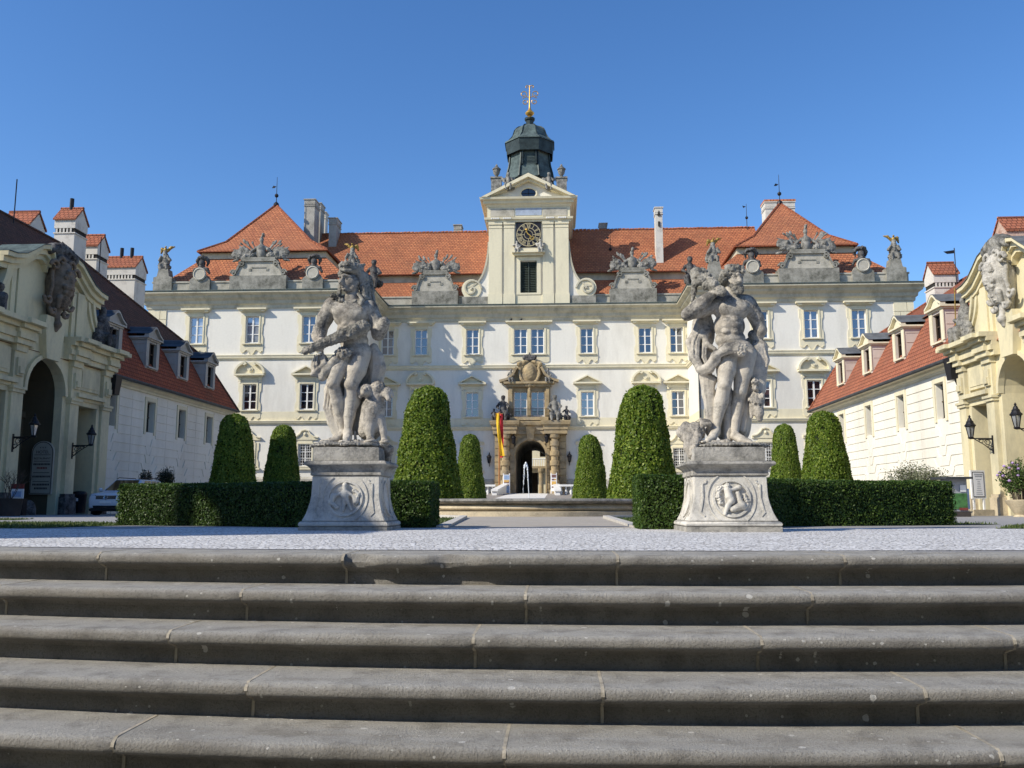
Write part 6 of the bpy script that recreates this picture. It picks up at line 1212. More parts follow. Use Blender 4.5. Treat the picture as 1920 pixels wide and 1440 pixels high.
def corner(px,Y,label,s1,py=490):
    X=at(px,py,Y).x; z=19.5; t=thing('gilded_eagle_sculpture',label,'sculpture',(X,Y,z),'gilded eagles on the pavilion corners')
    MB().prism([(X-.85,z-.3),(X+.85,z-.3),(X+.85,z+1.05),(X+.55,z+1.15),(X+.42,z+1.85),(X-.42,z+1.85),(X-.55,z+1.15),(X-.85,z+1.05)],Y-.45,Y+.5).build('base_block',M['parapet'],t)
    s=SDF(.07); b=z+1.85; s.ell((X,Y,b+.25),(.5,.4,.32),rough=.05); s.chain([(X+.1*s1,Y,b+.3),(X-.05*s1,Y,b+.85),(X+.05*s1,Y-.05,b+1.35)],[.38,.32,.24],rough=.04); s.ell((X+.05*s1,Y-.1,b+1.62),.2)
    for q in(-1,1): s.chain([(X+q*.25,Y-.1,b+1.1),(X+q*.5,Y-.2,b+.85),(X+q*.3,Y-.35,b+1.2)],[.13,.11,.08]); s.chain([(X+q*.15,Y-.15,b+.5),(X+q*.3,Y-.4,b+.35),(X+q*.25,Y-.4,b)],[.18,.14,.1])
    s.ell((X+.45*s1,Y+.1,b+.4),(.25,.3,.5),rough=.06); s.build('stone_figure',M['sculpt'],t,.055)
    s=SDF(.05); s.ell((X+.05*s1,Y-.05,b+1.85),(.15,.18,.2)).ell((X+.02,Y-.2,b+2.08),.09)
    s.chain([(X-.1*s1,Y,b+1.75),(X-.42*s1,Y+.05,b+2.1),(X-.72*s1,Y+.08,b+2.16)],[.13,.12,.05],rough=.02); s.chain([(X+.12*s1,Y,b+1.8),(X+.4*s1,Y+.05,b+1.95),(X+.52*s1,Y+.1,b+1.55)],[.13,.15,.07],rough=.02)
    s.build('gilded_eagle',M['golddull'],t,.045)
corner(311,75.4,'gilded eagle and stone figure at the far left end of the palace parapet',-1); corner(660,75.4,'gilded eagle on the left pavilion, just above the left statue head',1); corner(1338,75.4,'gilded eagle on the right pavilion, between the club and right statue head',-1); corner(1676,75.4,'gilded eagle and stone figure at the far right end of the palace parapet',1)
def figure(t,X,Y,b,h,mat,seed,wings=False,res=.05,seat=True):
    R=random.Random(seed); u=h/1.7; s=SDF(.06*u); V=lambda a,d,c:(X+a*u,Y+d*u,b+c*u)
    s.ell(V(0,0,.3),(.36*u,.34*u,.34*u),rough=.03*u); s.chain([V(0,0,.45),V(.03,-.02,.85),V(0,-.02,1.2)],[.28*u,.22*u,.2*u]); s.cone(V(0,-.02,1.2),V(0,-.04,1.4),.09*u); s.ell(V(.02,-.06,1.54),(.15*u,.16*u,.18*u)); s.ell(V(.02,-.02,1.64),(.16*u,.16*u,.12*u),rough=.02*u)
    for q in(-1,1):
        e=R.uniform(-.25,.25); s.chain([V(q*.24,0,1.18),V(q*.42,-.1,.9+e*.4),V(q*(.3+e),-.32,.75+e)],[.1*u,.09*u,.07*u]); s.chain([V(q*.14,-.1,.45),V(q*.24,-.48,.42+e*.2),V(q*.2,-.5,-.05)],[.16*u,.13*u,.08*u])
        if wings: s.ell(V(q*.4,.15,1.1),(.3*u,.07*u,.2*u),((0,1,0),-q*.6),rough=.02*u)
    s.ell(V(.3,.0,.25),(.3*u,.25*u,.25*u),rough=.05*u); return s
def figthing(px,py,Y,h,label,mat,seed,group,wings=False,name='stone_figure'):
    p=at(px,py,Y); t=thing(name,label,'sculpture',p,group); figure(t,p.x,Y,p.z,h,mat,seed,wings).build('figure',mat,t,.045); return t
figthing(700,540,78.5,2.6,'dark stone figure on the palace parapet beside the left statue shoulder',M['sculptdark'],11,'figures on the palace roofline'); figthing(1294,535,78.5,2.6,'dark stone figure on the palace parapet behind the right statue club',M['sculptdark'],12,'figures on the palace roofline')
figthing(953,357,81.0,1.75,'stone figure group on the left slope of the tower pediment',M['sculpt'],13,'figures on the tower pediment',True); figthing(1029,357,81.0,1.75,'stone figure group on the right slope of the tower pediment',M['sculpt'],14,'figures on the tower pediment',True)
figthing(969,474,80.9,1.15,'pale putto seated at the left corner of the clock ledge',M['putto'],15,'putti under the tower clock',True,'putto'); figthing(1013,473,80.9,1.25,'pale putto seated at the right corner of the clock ledge',M['putto'],16,'putti under the tower clock',True,'putto')
figthing(943,786,80.7,2.15,'seated stone figure left of the portal balcony, above the flag',M['sculptdark'],17,'figures on the portal'); figthing(1040,787,80.7,2.25,'seated stone figure right of the portal balcony',M['sculpt'],18,'figures on the portal')
figthing(926,787,80.8,1.0,'small dark crouching figure at the left end of the portal',M['sculptdark'],19,'figures on the portal',False,'putto'); figthing(1062,787,80.8,1.25,'small dark crouching figure at the right end of the portal',M['sculptdark'],20,'figures on the portal',False,'putto')
figthing(958,716,81.0,1.2,'small stone putto left of the coat of arms over the portal',M['sculpt'],21,'putti beside the coat of arms',False,'putto'); figthing(1027,716,81.0,1.25,'small stone putto right of the coat of arms over the portal',M['sculpt'],22,'putti beside the coat of arms',False,'putto')
for px,l in((931,'stone urn on the left corner block of the clock tower'),(1053,'stone urn on the right corner block of the clock tower')):
    p=at(px,358,82.5); t=thing('stone_urn',l,'urn',p,'urns on the clock tower'); MB().box(p.x-.5,p.x+.5,82.1,82.95,p.z-.8,p.z+1.15).box(p.x-.58,p.x+.58,82.02,83.03,p.z+1.15,p.z+1.3).build('pedestal',M['sculpt'],t)
    MB().lathe([(.26,0),(.14,.12),(.12,.2),(.3,.45),(.36,.75),(.33,.8),(.42,.86),(.42,.94),(.3,1.0),(.2,1.15),(.1,1.22),(.12,1.3),(.02,1.45)],(p.x,82.5,p.z+1.3),12).build('urn',M['sculpt'],t,True)
for px,l in((957,'small dark pigeon perched under the cornice, left one of two'),(976,'small dark pigeon perched under the cornice, right one of two')):
    p=at(px,603,81.45); t=thing('pigeon',l,'pigeon',p,'pigeons on the palace front'); MB().box(p.x-.25,p.x+.25,81.4,81.71,p.z-.14,p.z-.02).build('ledge_bracket',M['cream'],t); SDF(.04).chain([(p.x-.14,81.5,p.z+.1),(p.x+.05,81.5,p.z+.16),(p.x+.13,81.48,p.z+.27)],[.05,.09,.05]).build('body',M['iron'],t,.025)
# ---------------------------------------------------------------- entrance furniture
def cloth(name,mat,par,cl,w,Y,amp,ph):
    m=MB(); n=24; L=[]
    for i in range(n+1):
        u=i/n*(len(cl)-1); k=min(int(u),len(cl)-2); f=u-k; x=cl[k][0]+(cl[k+1][0]-cl[k][0])*f; y=cl[k][1]+(cl[k+1][1]-cl[k][1])*f; ww=w[k]+(w[k+1]-w[k])*f
        L.append([at(x+(j/6-.5)*ww,y,Y)+Vector((0,amp*math.sin(j*.9+i*.25+ph)+.05*math.sin(i*.5+ph),0)) for j in range(7)])
    for a,b in zip(L,L[1:]):
        for j in range(6): m.quad(a[j],a[j+1],b[j+1],b[j])
    return m.build(name,mat,par,True)
M['yellow']=plain('yellow_cloth',(.75,.46,.03),.8,0,.15,3); M['red']=plain('red_cloth',(.55,.03,.035),.8,0,.15,3); M['pole']=plain('varnished_pole',(.42,.19,.07),.5,0,.2,5)
p=at(936,922,78.6); t=thing('flag',"tall yellow and red flag hanging from a wooden pole left of the portal",'flag',p)
m=MB().tube([(p.x,78.65,1.0),(p.x,78.65,at(936,776,78.65).z+.15)],.075,8); a=at(930,775,78.6); b=at(943,776,78.6); m.tube([a,b],.04,6); m.build('pole',M['pole'],t)
cloth('yellow_stripe',M['yellow'],t,[(932.5,775),(934,800),(937,825),(942.5,855)],[7,6,6.5,8.5],78.42,.08,0); cloth('red_stripe',M['red'],t,[(939.5,776),(940,805),(941,830),(940,858)],[6.5,7,6.5,7],78.55,.08,2)
M['bluep']=plain('blue_print',(.30,.42,.62),.6); M['orangep']=plain('orange_print',(.62,.38,.10),.6); M['brownp']=plain('brown_print',(.20,.11,.10),.6); M['whitep']=plain('white_board',(.78,.78,.78),.6,0,.06); M['greyp']=plain('grey_print',(.34,.35,.38),.7)
def board(x0,x1,y0,y1,Y,label,pics,legs):
    a,b=at(x0,y1,Y),at(x1,y0,Y); t=thing('information_board',label,'sign',(a.x,Y,a.z),'information boards by the portal'); m=MB()
    for x in(a.x,b.x): m.tube([(x,Y+.02,at(x0,legs,Y).z),(x,Y+.02,b.z+.12)],.05,6)
    m.build('post',M['whitep'],t) if False else m.build('frame_posts',M['whitep'],t); MB().box(a.x,b.x,Y-.03,Y+.03,a.z,b.z).build('panel',M['whitep'],t)
    for u0,u1,v0,v1,mt in pics: MB().box(a.x+(b.x-a.x)*u0,a.x+(b.x-a.x)*u1,Y-.045,Y-.032,b.z+(a.z-b.z)*v1,b.z+(a.z-b.z)*v0).build('picture',M[mt],t)
board(944,955.5,890,925,79.6,'tall blue and white information board left of the arch',[(.08,.92,.03,.26,'bluep'),(.08,.92,.29,.40,'orangep'),(.08,.92,.41,.46,'brownp'),(.1,.9,.52,.58,'brownp'),(.08,.92,.6,.97,'bluep')],927)
board(1033.5,1043.5,889,921,79.6,'tall white information board with coloured pictures right of the arch',[(.1,.9,.03,.2,'brownp'),(.1,.6,.27,.36,'brownp'),(.62,.9,.27,.36,'orangep'),(.1,.9,.42,.62,'orangep'),(.1,.55,.72,.8,'brownp')],927)
p=at(983,892,88); t=thing('hanging_notice','small pale blue notice hanging in the dark arch','sign',p); MB().box(p.x-.2,p.x+.2,87.98,88.02,p.z-.13,p.z+.13).build('panel',M['whitep'],t); MB().box(p.x-.15,p.x+.15,87.96,87.978,p.z-.09,p.z+.09).build('print',M['bluep'],t); MB().tube([(p.x,88,p.z+.13),(p.x,88,6.3)],.012,4).build('cord',M['iron'],t)
for px,py,l,arm in((917,862,'tiny dark lantern on the white wall left of the portal',1),(1068,860,'tiny dark lantern on the white wall right of the portal',1),(963,826,'tiny dark lantern at the upper left of the arch',0),(1025,824,'tiny dark lantern at the upper right of the arch',0)):
    Y=81.2 if arm else 80.6; p=at(px,py,Y); t=thing('portal_lantern',l,'lantern',p,'small lanterns around the portal'); m=MB().lathe([(.05,-.35),(.14,-.25),(.2,.2),(.26,.24),(.2,.32),(.08,.45),(.02,.6)],p,8); m.tube([(p.x,Y,p.z+.5),(p.x,81.7,p.z+.6)],.03,5); m.tube([(p.x,81.65,p.z-.6),(p.x,81.65,p.z+.7)],.03,5); m.build('lantern_body',M['iron'],t)
for sx,x0,x1,l in((-1,-9.2,-5.35,'low white balustrade left of the entrance path'),(1,.05,4.2,'low white balustrade right of the entrance path')):
    t=thing('balustrade',l,'balustrade',((x0+x1)/2,76,1),'balustrades at the entrance'); m=MB(); m.box(x0,x1,75.8,76.2,.2,1.25); m.box(x0,x1,75.75,76.25,1.95,2.12); m.build('rails',M['frame'],t); n=int((x1-x0)/.42)
    for i in range(n): MB().lathe([(.1,1.25),(.07,1.32),(.13,1.5),(.06,1.75),(.09,1.95)],(x0+.25+i*.42,76,0),8).build('baluster',M['frame'],t,True)
    xa=x1 if sx<0 else x0; m=MB(); q=[(72,-5.15 if sx<0 else .0,1.62),(80.4,-4.75 if sx<0 else -.12,2.3)]
    (ya,xA,zA),(yb,xB,zB)=q; m.hexa([(xA-.2,ya,.3),(xA+.2,ya,.3),(xB+.2,yb,.3),(xB-.2,yb,.3)],[(xA-.2,ya,zA-.14),(xA+.2,ya,zA-.14),(xB+.2,yb,zB-.14),(xB-.2,yb,zB-.14)]); m.hexa([(xA-.28,ya-.1,zA-.137),(xA+.28,ya-.1,zA-.137),(xB+.28,yb,zB-.137),(xB-.28,yb,zB-.137)],[(xA-.28,ya-.1,zA),(xA+.28,ya-.1,zA),(xB+.28,yb,zB),(xB-.28,yb,zB)]); m.build('ramp_parapet',M['frame'],t)
hedge('small box hedge left of the entrance path, behind the fountain',[(-8.6,69),(-5.2,69)],1.2,.95,700,.05,'small hedges by the entrance'); hedge('small box hedge right of the entrance path, behind the fountain',[(.15,69),(3.6,69)],1.2,.95,700,.05,'small hedges by the entrance')
# ---------------------------------------------------------------- courtyard furniture
def text(par,name,txt,size,mat,X,Y,z):
    c=bpy.data.curves.new(name,'FONT'); c.body=txt; c.size=size; c.align_x='CENTER'; c.extrude=.004; tmp=bpy.data.objects.new('tmp',c); COL.objects.link(tmp)
    me=bpy.data.meshes.new_from_object(tmp.evaluated_get(bpy.context.evaluated_depsgraph_get())); bpy.data.objects.remove(tmp); bpy.data.curves.remove(c); me.name=name; me.materials.clear(); me.materials.append(mat); return link(name,me,par,(X,Y,z),(PI/2,0,0))
M['signp']=plain('painted_sign_board',(.42,.40,.33),.8,0,.1); M['ink']=plain('dark_sign_paint',(.06,.05,.045),.8); M['redink']=plain('dull_red_sign_paint',(.22,.05,.04),.8)
X0,X1,Ys=-25.55,-24.45,41.68; zb,zt=at(85,927,Ys).z,at(85,827,Ys).z; xc=(X0+X1)/2; t=thing('hotel_sign','arched painted hotel sign with dark lettering on the left gate jamb','sign',(xc,Ys,zb)); r=(X1-X0)/2
A=[(X0,zb),(X1,zb)]+[(xc+r*math.cos(PI*i/14),zt-r+r*math.sin(PI*i/14)) for i in range(15)]; MB().prism(A[::-1],Ys-.05,Ys+.05).build('board',M['signp'],t); MB().strip([((x-xc)*.92+xc,(z-(zb+zt)/2)*.96+(zb+zt)/2) for x,z in A+[A[0]]],.03,Ys-.062,Ys-.045).build('border',M['ink'],t)
H_=zt-zb
for tx,sz,v,mt in(('* * *',.17,.845,'ink'),('HOTEL',.21,.765,'ink'),('RESTAURANT',.135,.655,'ink'),):
    text(t,'lettering',tx,sz,M[mt],xc,Ys-.055,zb+H_*v)
for v in(.735,.615,.40,.235): MB().box(xc-.40,xc+.40,Ys-.062,Ys-.05,zb+H_*v,zb+H_*v+.025).build('rule',M['ink'],t)
R=random.Random(2)
for v,w,mt in((.545,.42,'ink'),(.475,.24,'redink'),(.315,.43,'ink'),(.165,.40,'ink'),(.095,.3,'ink')):
    m=MB(); x=-w
    while x<w: l=R.uniform(.03,.06); m.box(xc+x,xc+x+l,Ys-.06,Ys-.05,zb+H_*v,zb+H_*v+.09); x+=l+.025
    m.build('faded_lettering',M[mt],t)
def rbox(m,c,a,x0,x1,y0,y1,z0,z1): 
    ca,sa=math.cos(a),math.sin(a); f=lambda x,y,z:(c[0]+x*ca-y*sa,c[1]+x*sa+y*ca,z); m.hexa([f(x0,y0,z0),f(x1,y0,z0),f(x1,y1,z0),f(x0,y1,z0)],[f(x0,y0,z1),f(x1,y0,z1),f(x1,y1,z1),f(x0,y1,z1)]); return m
g=at(1838,962,38.6); c=(g.x,38.6); a_=.25; t=thing('notice_board','white framed notice board standing on a stone step beside the right gate','sign',(c[0],c[1],0))
rbox(MB(),c,a_,-.5,.5,-.25,.45,-.3,.16).build('stone_step',M['basin'],t); m=MB(); rbox(m,c,a_,-.28,-.2,0,.06,.16,.62); rbox(m,c,a_,.2,.28,0,.06,.16,.62); m.build('legs',M['frame'],t) if False else [rbox(MB(),c,a_,s-.04,s+.04,0,.06,.16,.62).build('leg',M['frame'],t) for s in(-.24,.24)]
rbox(MB(),c,a_,-.34,.34,-.01,.07,.62,1.82).build('frame',M['frame'],t); rbox(MB(),c,a_,-.27,.27,-.022,-.012,.69,1.75).build('dark_border',M['iron'],t); rbox(MB(),c,a_,-.24,.24,-.035,-.024,.72,1.72).build('paper',M['whitep'],t)
for i,(z,w) in enumerate(((1.62,.2),(1.54,.17),(1.42,.13),(1.33,.06),(1.26,.07),(1.19,.08),(1.11,.09),(1.03,.1),(.95,.12),(.86,.14),(.79,.15))): rbox(MB(),c,a_,-w,w,-.04,-.036,z,z+(.05 if i<2 else .022)).build('printed_line',M['greyp'],t)
M['greenp']=plain('green_plant_poster',(.07,.19,.06),.6,0,.7,6); g=at(1800,958,33.5); c=(g.x,33.5); t=thing('garden_kiosk','small kiosk with green plant poster and flat roof at the right hedge end','kiosk',(c[0],c[1],0))
rbox(MB(),c,.12,-.42,.36,-.1,.6,-.2,.12).build('base',M['ink'],t); rbox(MB(),c,.12,-.36,.3,-.05,.55,.12,1.36).build('cabinet',M['greyp'],t); rbox(MB(),c,.12,-.33,.27,-.065,-.052,.2,.78).build('poster',M['greenp'],t); rbox(MB(),c,.12,.02,.24,-.08,-.067,.84,1.08).build('paper_notice',M['whitep'],t); rbox(MB(),c,.12,-.05,.27,-.08,-.067,.16,.25).build('red_strip',M['redink'],t); rbox(MB(),c,.12,-.62,.4,-.3,.75,1.3,1.38).build('roof_plate',M['lead'],t); rbox(MB(),c,.12,.305,.4,.0,.3,.2,.95).build('side_bin',M['bluep'],t)
c=(at(142,945,43.6).x,43.9); t=thing('waste_bin','black waste bin standing in the left side doorway','bin',(c[0],c[1],0)); MB().lathe([(.3,-.1),(.34,.75),(.36,.78),(.36,.86)],(c[0],c[1],.05),12).build('body',M['iron'],t,True); MB().lathe([(.37,.86),(.3,.98),(.05,1.02)],(c[0],c[1],.05),12).build('lid',M['iron'],t,True); MB().box(c[0]-.12,c[0]+.12,c[1]-.37,c[1]-.33,.55,.7).build('label',M['whitep'],t)
for px,py,Y,l in((52,962,39.2,'worn guard stone at the foot of the dark left arch'),(128,962,43.1,'worn guard stone beside the black waste bin')):
    p=at(px,py,Y); t=tag(MB().lathe([(.34,-.3),(.32,.3),(.24,.55),(.08,.68)],(0,0,0),12).build('guard_stone',M['sculptdark'],None,True),l,'guard stone','guard stones at the left gate'); t.location=(p.x,Y,-.1)
p=at(32,922,37); t=thing('poster_stand','small red and white poster stand at the left edge, behind the bare shrub','sign',(p.x,37,0)); MB().box(p.x-.28,p.x+.28,37,37.05,p.z-.3,p.z+.12).build('white_poster',M['whitep'],t); MB().box(p.x-.28,p.x+.28,37,37.05,p.z+.122,p.z+.34).build('red_header',M['redink'],t); MB().box(p.x-.22,p.x+.2,36.985,36.999,p.z-.22,p.z+.02).build('picture',M['bluep'],t); MB().box(p.x-.3,p.x+.3,37,37.3,-.2,p.z-.302).build('stand',M['iron'],t)
# shrubs
M['olive']=leafmat('olive_shrub_leaves',(.10,.12,.06),(.20,.22,.12),(.34,.34,.22),.3); M['rose']=leafmat('flowering_shrub_leaves',(.03,.07,.012),(.08,.14,.03),(.15,.20,.05),.3); M['darkleaf']=leafmat('dark_shrub_leaves',(.012,.02,.01),(.03,.045,.02),(.05,.06,.03),.2)
def shrub(px,Y,w,z0,z1,label,mat,n,size,seed,stem=True,open_=.25):
    g=np.random.default_rng(seed); X=at(px,900,Y).x; t=thing('shrub',label,'shrub',(X,Y,z0-.5)); h=z1-z0; m=MB(); P=[];N=[]; br=[]
    for i in range(34):
        a=g.random()*2*PI; r=math.sqrt(g.random())*.5*w; zt=z0+h*(.45+.55*math.sqrt(max(0,1-(2*r/w)**2)))*g.uniform(.75,1.05); e=(X+r*math.cos(a),Y+r*math.sin(a)*.8,zt); mid=(X+r*.45*math.cos(a),Y+r*.4*math.sin(a),z0-.1+(zt-z0)*.5); m.tube([(X+.1*math.cos(a),Y+.1*math.sin(a),z0-.6),mid,e],.016,4,.006); br.append((np.array(mid),np.array(e)))
    for i in range(n):
        b,e=br[int(g.random()*len(br))]; u=g.random()**.7; c=b+(e-b)*u+g.normal(0,w*.045+.02,3); P.append(c); d=c-np.array((X,Y,z0)); N.append(d/np.linalg.norm(d)*.6+g.normal(0,.5,3))
    link('foliage',leaf_mesh('foliage',mat,np.array(P)-np.array((X,Y,z0-.5)),np.array(N),size,.8,.4),t); m.build('stems',M['bark'],t); return t,br
shrub(1712,38,2.9,.4,2.0,'loose grey green shrub behind the right hedge, before the sunlit wall',M['olive'],5200,.05,1)
t,br=shrub(1910,33.2,1.25,.45,2.05,'flowering shrub with lilac blooms in a stone planter at the right edge',M['rose'],2600,.05,2)
M['lilac']=plain('lilac_petals',(.42,.28,.52),.7,0,.3,9); x=at(1910,900,33.2).x; g=np.random.default_rng(5)
for i in range(14): b,e=br[i]; p=e+g.normal(0,.06,3); MB().ball(p,.06,8,.8).build('lilac_bloom',M['lilac'],t,True)
MB().lathe([(.36,-.2),(.30,0),(.2,.1),(.45,.5),(.5,.62),(.44,.64),(.4,.55)],(x,33.2,-.1),16).build('planter',M['basin'],t,True)
shrub(311,47,1.15,.9,2.35,'round dark bush against the shaded left wing wall, above the hedge',M['darkleaf'],2200,.05,3); shrub(273,47.5,.7,1.0,2.3,'small dark bush just behind the roof of the white car',M['darkleaf'],1200,.05,4)
X=at(20,900,34).x; t=thing('bare_shrub','bare twiggy shrub in a dark planter at the left edge','shrub',(X,34,0)); m=MB(); R=random.Random(8)
def twig(p,d,r,L,k):
    q=p+d*L; m.tube([p,p+d*L*.5+Vector((R.uniform(-.03,.03),R.uniform(-.03,.03),0)),q],r,4,r*.6)
    if k:
        for i in range(R.choice((2,3))): twig(p+d*L*R.uniform(.5,1),(d+Vector((R.uniform(-.6,.6),R.uniform(-.5,.5),R.uniform(-.1,.4)))).normalized(),r*.6,L*R.uniform(.55,.8),k-1)
for i in range(7): twig(Vector((X+R.uniform(-.15,.15),34,.5)),Vector((R.uniform(-.5,.5),R.uniform(-.3,.3),1)).normalized(),.018,.62,3)
m.build('twigs',M['bark'],t); MB().lathe([(.4,-.2),(.5,.6),(.55,.66),(.45,.66),(.4,.5)],(X,34,-.05),14).build('planter',M['ink'],t,True)
# car
M['paint']=NT('white_car_paint').done((.62,.65,.70),.25,0,.5); M['rubber']=plain('black_rubber',(.015,.015,.016),.8); M['chrome']=plain('chrome',(.7,.7,.72),.2,1,.05); M['lens']=glassmat('headlight_lens',(.35,.37,.40),.3)
cc=Vector((at(166,930,39.2).x+.91,41.3,-.1)); ang=math.radians(0); car=thing('parked_car','white sport utility car parked by the left gate, half behind the hedge','car',cc); ca,sa=math.cos(ang),math.sin(ang)
def K(l,wd,z): # l from the nose backwards, wd across (positive = driver's left seen from outside right)
    l-=2.3; return (cc.x+l*sa+wd*ca, cc.y+l*ca-wd*sa, cc.z+z)
def loft(st,nm,mt,par,smooth=True):
    m=MB(); rings=[m.vs([K(l,a*w,z0+(z1-z0)*b) for a,b in((-.92,0),(-1,.2),(-1,.7),(-.9,.95),(-.6,1),(.6,1),(.9,.95),(1,.7),(1,.2),(.92,0))]) for l,w,z0,z1 in st]
    for a,b in zip(rings,rings[1:]):
        for i in range(10): j=(i+1)%10; m.f.append((a+i,a+j,b+j,b+i))
    m.f.append(tuple(rings[0]+i for i in range(10))); m.f.append(tuple(rings[-1]+i for i in range(9,-1,-1))); return m.build(nm,mt,par,smooth)
bd=loft([(0,.70,.36,.80),(.05,.80,.30,.90),(.2,.88,.27,.98),(.5,.91,.26,1.03),(1.25,.92,.26,1.10),(3.6,.92,.26,1.14),(4.3,.9,.3,1.12),(4.55,.84,.4,1.05)],'body',M['paint'],car)
m=MB(); B=[(1.15,.84,1.09),(4.45,.82,1.12)]; T=[(2.0,.64,1.70),(4.0,.62,1.70)]
m.hexa([K(1.15,-.84,1.06),K(1.15,.84,1.06),K(4.45,.82,1.08),K(4.45,-.82,1.08)],[K(2.05,-.64,1.66),K(2.05,.64,1.66),K(4.05,.62,1.66),K(4.05,-.62,1.66)]); m.build('cabin',M['paint'],car,False,.05)
def lerp(p,q,u): return tuple(a+(b-a)*u for a,b in zip(p,q))
def panel(nm,a,b,c,d,off,par,mt): # bilinear inset panel pushed out
    va,vb,vd=Vector(a),Vector(b),Vector(d); n=(vb-va).cross(vd-va).normalized(); ctr=K(2.6,0,1.2); n=n if (va-Vector(ctr)).dot(n)>0 else -n; q=[Vector(x) for x in(a,b,c,d)]; MB().hexa([x-n*.02 for x in q],[x+n*off for x in q]).build(nm,mt,par)
f=lambda u,v:lerp(lerp(K(1.15,-.84,1.06),K(1.15,.84,1.06),u),lerp(K(2.05,-.64,1.66),K(2.05,.64,1.66),u),v)
panel('windscreen',f(.07,.10),f(.93,.10),f(.93,.93),f(.07,.93),.012,car,M['carglass'])
for s in(-1,1):
    f=lambda u,v:lerp(lerp(K(1.15,s*.84,1.06),K(4.45,s*.82,1.08),u),lerp(K(2.05,s*.64,1.66),K(4.05,s*.62,1.66),u),v)
    for u0,u1 in((.17,.47),(.50,.76),(.79,.95)): panel('side_window',f(u0,.12),f(u1,.12),f(u1 if u1<.9 else .92,.9),f(max(u0,.14),.9),.012,car,M['carglass'])
    MB().tube([K(2.1,s*.6,1.68),K(2.3,s*.6,1.75),K(3.9,s*.58,1.75),K(4.05,s*.58,1.68)],.02,6).build('roof_rail',M['iron'],car)
    m=MB().ball(K(1.45,s*1.02,1.16),.1,8); m.tube([K(1.5,s*.85,1.1),K(1.46,s*1.0,1.13)],.03,5); m.build('mirror',M['paint'],car,True)
    MB().hexa([K(.02,s*.48,.76),K(.12,s*.86,.74),K(.42,s*.93,.78),K(.3,s*.6,.78)],[K(.03,s*.48,.90),K(.13,s*.84,.92),K(.46,s*.92,.97),K(.34,s*.6,.95)]).build('headlight',M['lens'],car)
    for l in(.85,3.7):
        w=MB(); ctr=K(l,s*.83,.34)
        def cyl(m,r0,r1,d0,d1,k=18): m.hexa([K(l+r0*math.cos(2*PI*i/k),s*d0,.34+r0*math.sin(2*PI*i/k)) for i in range(k)],[K(l+r1*math.cos(2*PI*i/k),s*d1,.34+r1*math.sin(2*PI*i/k)) for i in range(k)])
        cyl(w,.35,.35,.72,.945); wh=w.build('wheel',M['rubber'],car); w=MB(); cyl(w,.22,.2,.946,.952); w.build('rim',M['chrome'],wh)
MB().hexa([K(-.012,-.46,.72),K(-.012,.46,.72),K(.05,.46,.72),K(.05,-.46,.72)],[K(.0,-.46,.88),K(.0,.46,.88),K(.06,.46,.88),K(.06,-.46,.88)]).build('grille',M['iron'],car)
m=MB()
for z in(.76,.81,.86): m.tube([K(-.02,-.44,z),K(-.02,.44,z)],.008,4)
m.build('grille_bars',M['chrome'],car); m=MB(); k=[K(-.03,.095*math.cos(2*PI*i/16),.80+.095*math.sin(2*PI*i/16)) for i in range(17)]; m.tube(k,.013,5); m.tube([K(-.03,-.06,.86),K(-.03,-.02,.73),K(-.03,0,.79),K(-.03,.02,.73),K(-.03,.06,.86)],.01,4); m.tube([K(-.03,-.03,.88),K(-.03,0,.82),K(-.03,.03,.88)],.009,4); m.build('emblem',M['chrome'],car)
MB().hexa([K(-.02,-.55,.33),K(-.02,.55,.33),K(.1,.55,.33),K(.1,-.55,.33)],[K(-.02,-.58,.43),K(-.02,.58,.43),K(.1,.58,.43),K(.1,-.58,.43)]).build('lower_grille',M['iron'],car); MB().hexa([K(-.03,-.26,.53),K(-.03,.26,.53),K(.1,.26,.53),K(.1,-.26,.53)],[K(-.03,-.26,.64),K(-.03,.26,.64),K(.1,.26,.64),K(.1,-.26,.64)]).build('number_plate',M['whitep'],car)
loft([(-.01,.74,.2,.32),(.3,.9,.17,.3),(4.3,.9,.17,.3),(4.5,.8,.2,.32)],'sill_trim',M['rubber'],car)
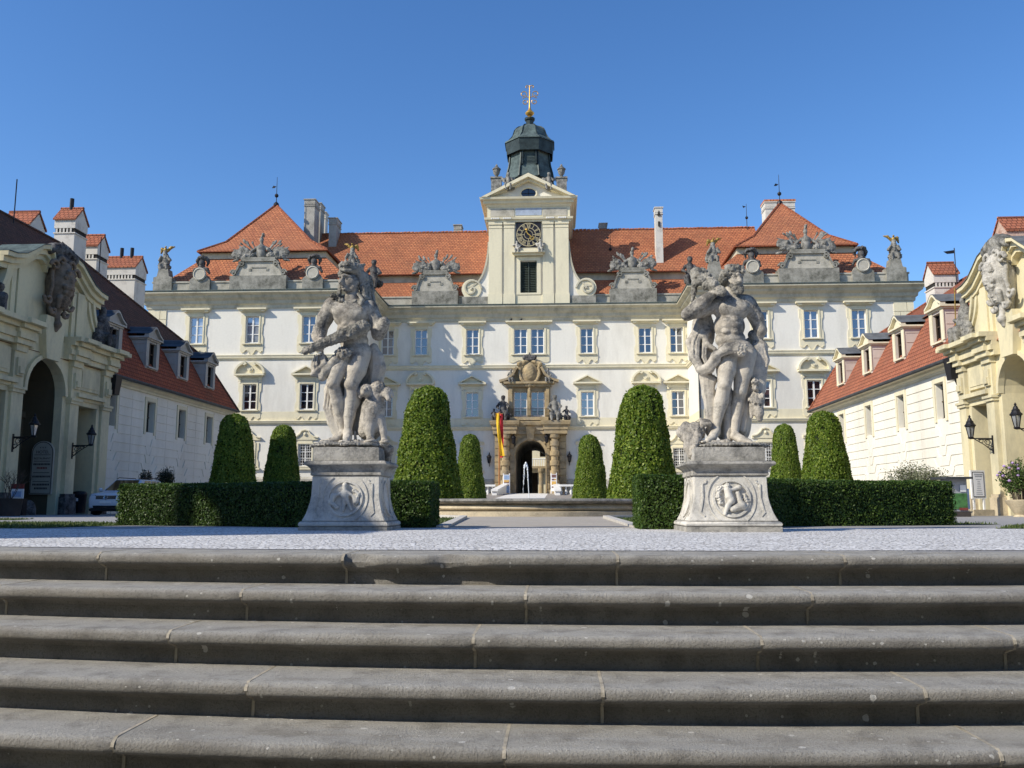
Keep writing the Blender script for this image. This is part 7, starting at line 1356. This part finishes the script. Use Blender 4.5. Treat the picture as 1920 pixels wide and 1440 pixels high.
# ---------------------------------------------------------------- unseen houses shaped and placed to shade the forecourt, hedge and steps
def house(x0,x1,y0,y1,ze,zr,label,wins=True):
    t=thing('unseen_house',label,'building',((x0+x1)/2,(y0+y1)/2,-1.3),'unseen houses placed for their shade'); hx=[x0+1.5+i*2.6 for i in range(int((x1-x0-1.5)/2.6))]; hy=[y0+1.5+i*2.8 for i in range(int((y1-y0-1.5)/2.8))]
    m=MB(); wallgrid(m,x0,x1,-1.3,ze,y0,[(x,x+1.1,z,z+1.8) for x in hx for z in(1,4.4,7.4) if z+2.2<ze],.25); wallgrid(m,y0,y1,-1.3,ze,0,[(y,y+1.1,z,z+1.8) for y in hy for z in(1,4.4,7.4) if z+2.2<ze],.25,lambda a,b,c:(x1-b,a,c)); m.quad((x0,y0,-1.3),(x0,y1,-1.3),(x0,y1,ze),(x0,y0,ze)); m.quad((x0,y1,-1.3),(x1,y1,-1.3),(x1,y1,ze),(x0,y1,ze)); m.build('wall',M['gate'],t)
    for x in hx:
        for z in(1,4.4,7.4):
            if z+2.2<ze: MB().box(x,x+1.1,y0+.2,y0+.24,z,z+1.8).build('window',M['glass'],t)
    for y in hy:
        for z in(1,4.4,7.4):
            if z+2.2<ze: MB().box(x1-.24,x1-.2,y,y+1.1,z,z+1.8).build('window',M['glass'],t)
    xm=(x0+x1)/2; m=MB(); m.quad((x0-.4,y0-.3,ze-.2),(x0-.4,y1+.3,ze-.2),(xm,y1+.3,zr),(xm,y0-.3,zr)); m.quad((x1+.4,y0-.3,ze-.2),(x1+.4,y1+.3,ze-.2),(xm,y1+.3,zr),(xm,y0-.3,zr)); m.poly([(x0,y0,ze),(x1,y0,ze),(xm,y0,zr-.1)]); m.poly([(x0,y1,ze),(x1,y1,ze),(xm,y1,zr-.1)]); m.build('roof',M['tilew'],t); return t
house(-16,-13.8,3.9,8.15,9.8,10.4,'narrow unseen yellow house shaped for its shade, left of the forecourt, outside the photo'); hB=house(-27,-16.05,3.9,7,9.8,10.3,'broad unseen yellow house shaped for its shade, left of the forecourt, outside the photo')
MB().box(-19.1,-18.86,6.85,7.09,9.7,13.2).build('chimney',M['chimw'],hB)  # thin stack added to throw a dark band on the left hedge
for i,(a,b,e,l) in enumerate(((-48,-22,11,'long unseen house added behind the viewer, leftmost of four'),(-22,-4,12.5,'tall unseen house added behind the viewer, second from the left'),(-4,16,11,'unseen house added behind the viewer facing the stairs'),(16,44,12,'long unseen house added behind the viewer, rightmost of four'))): house(a,b-.1,-30,-15,e,e+4,l)  # row added behind the viewer to keep low sky off the risers
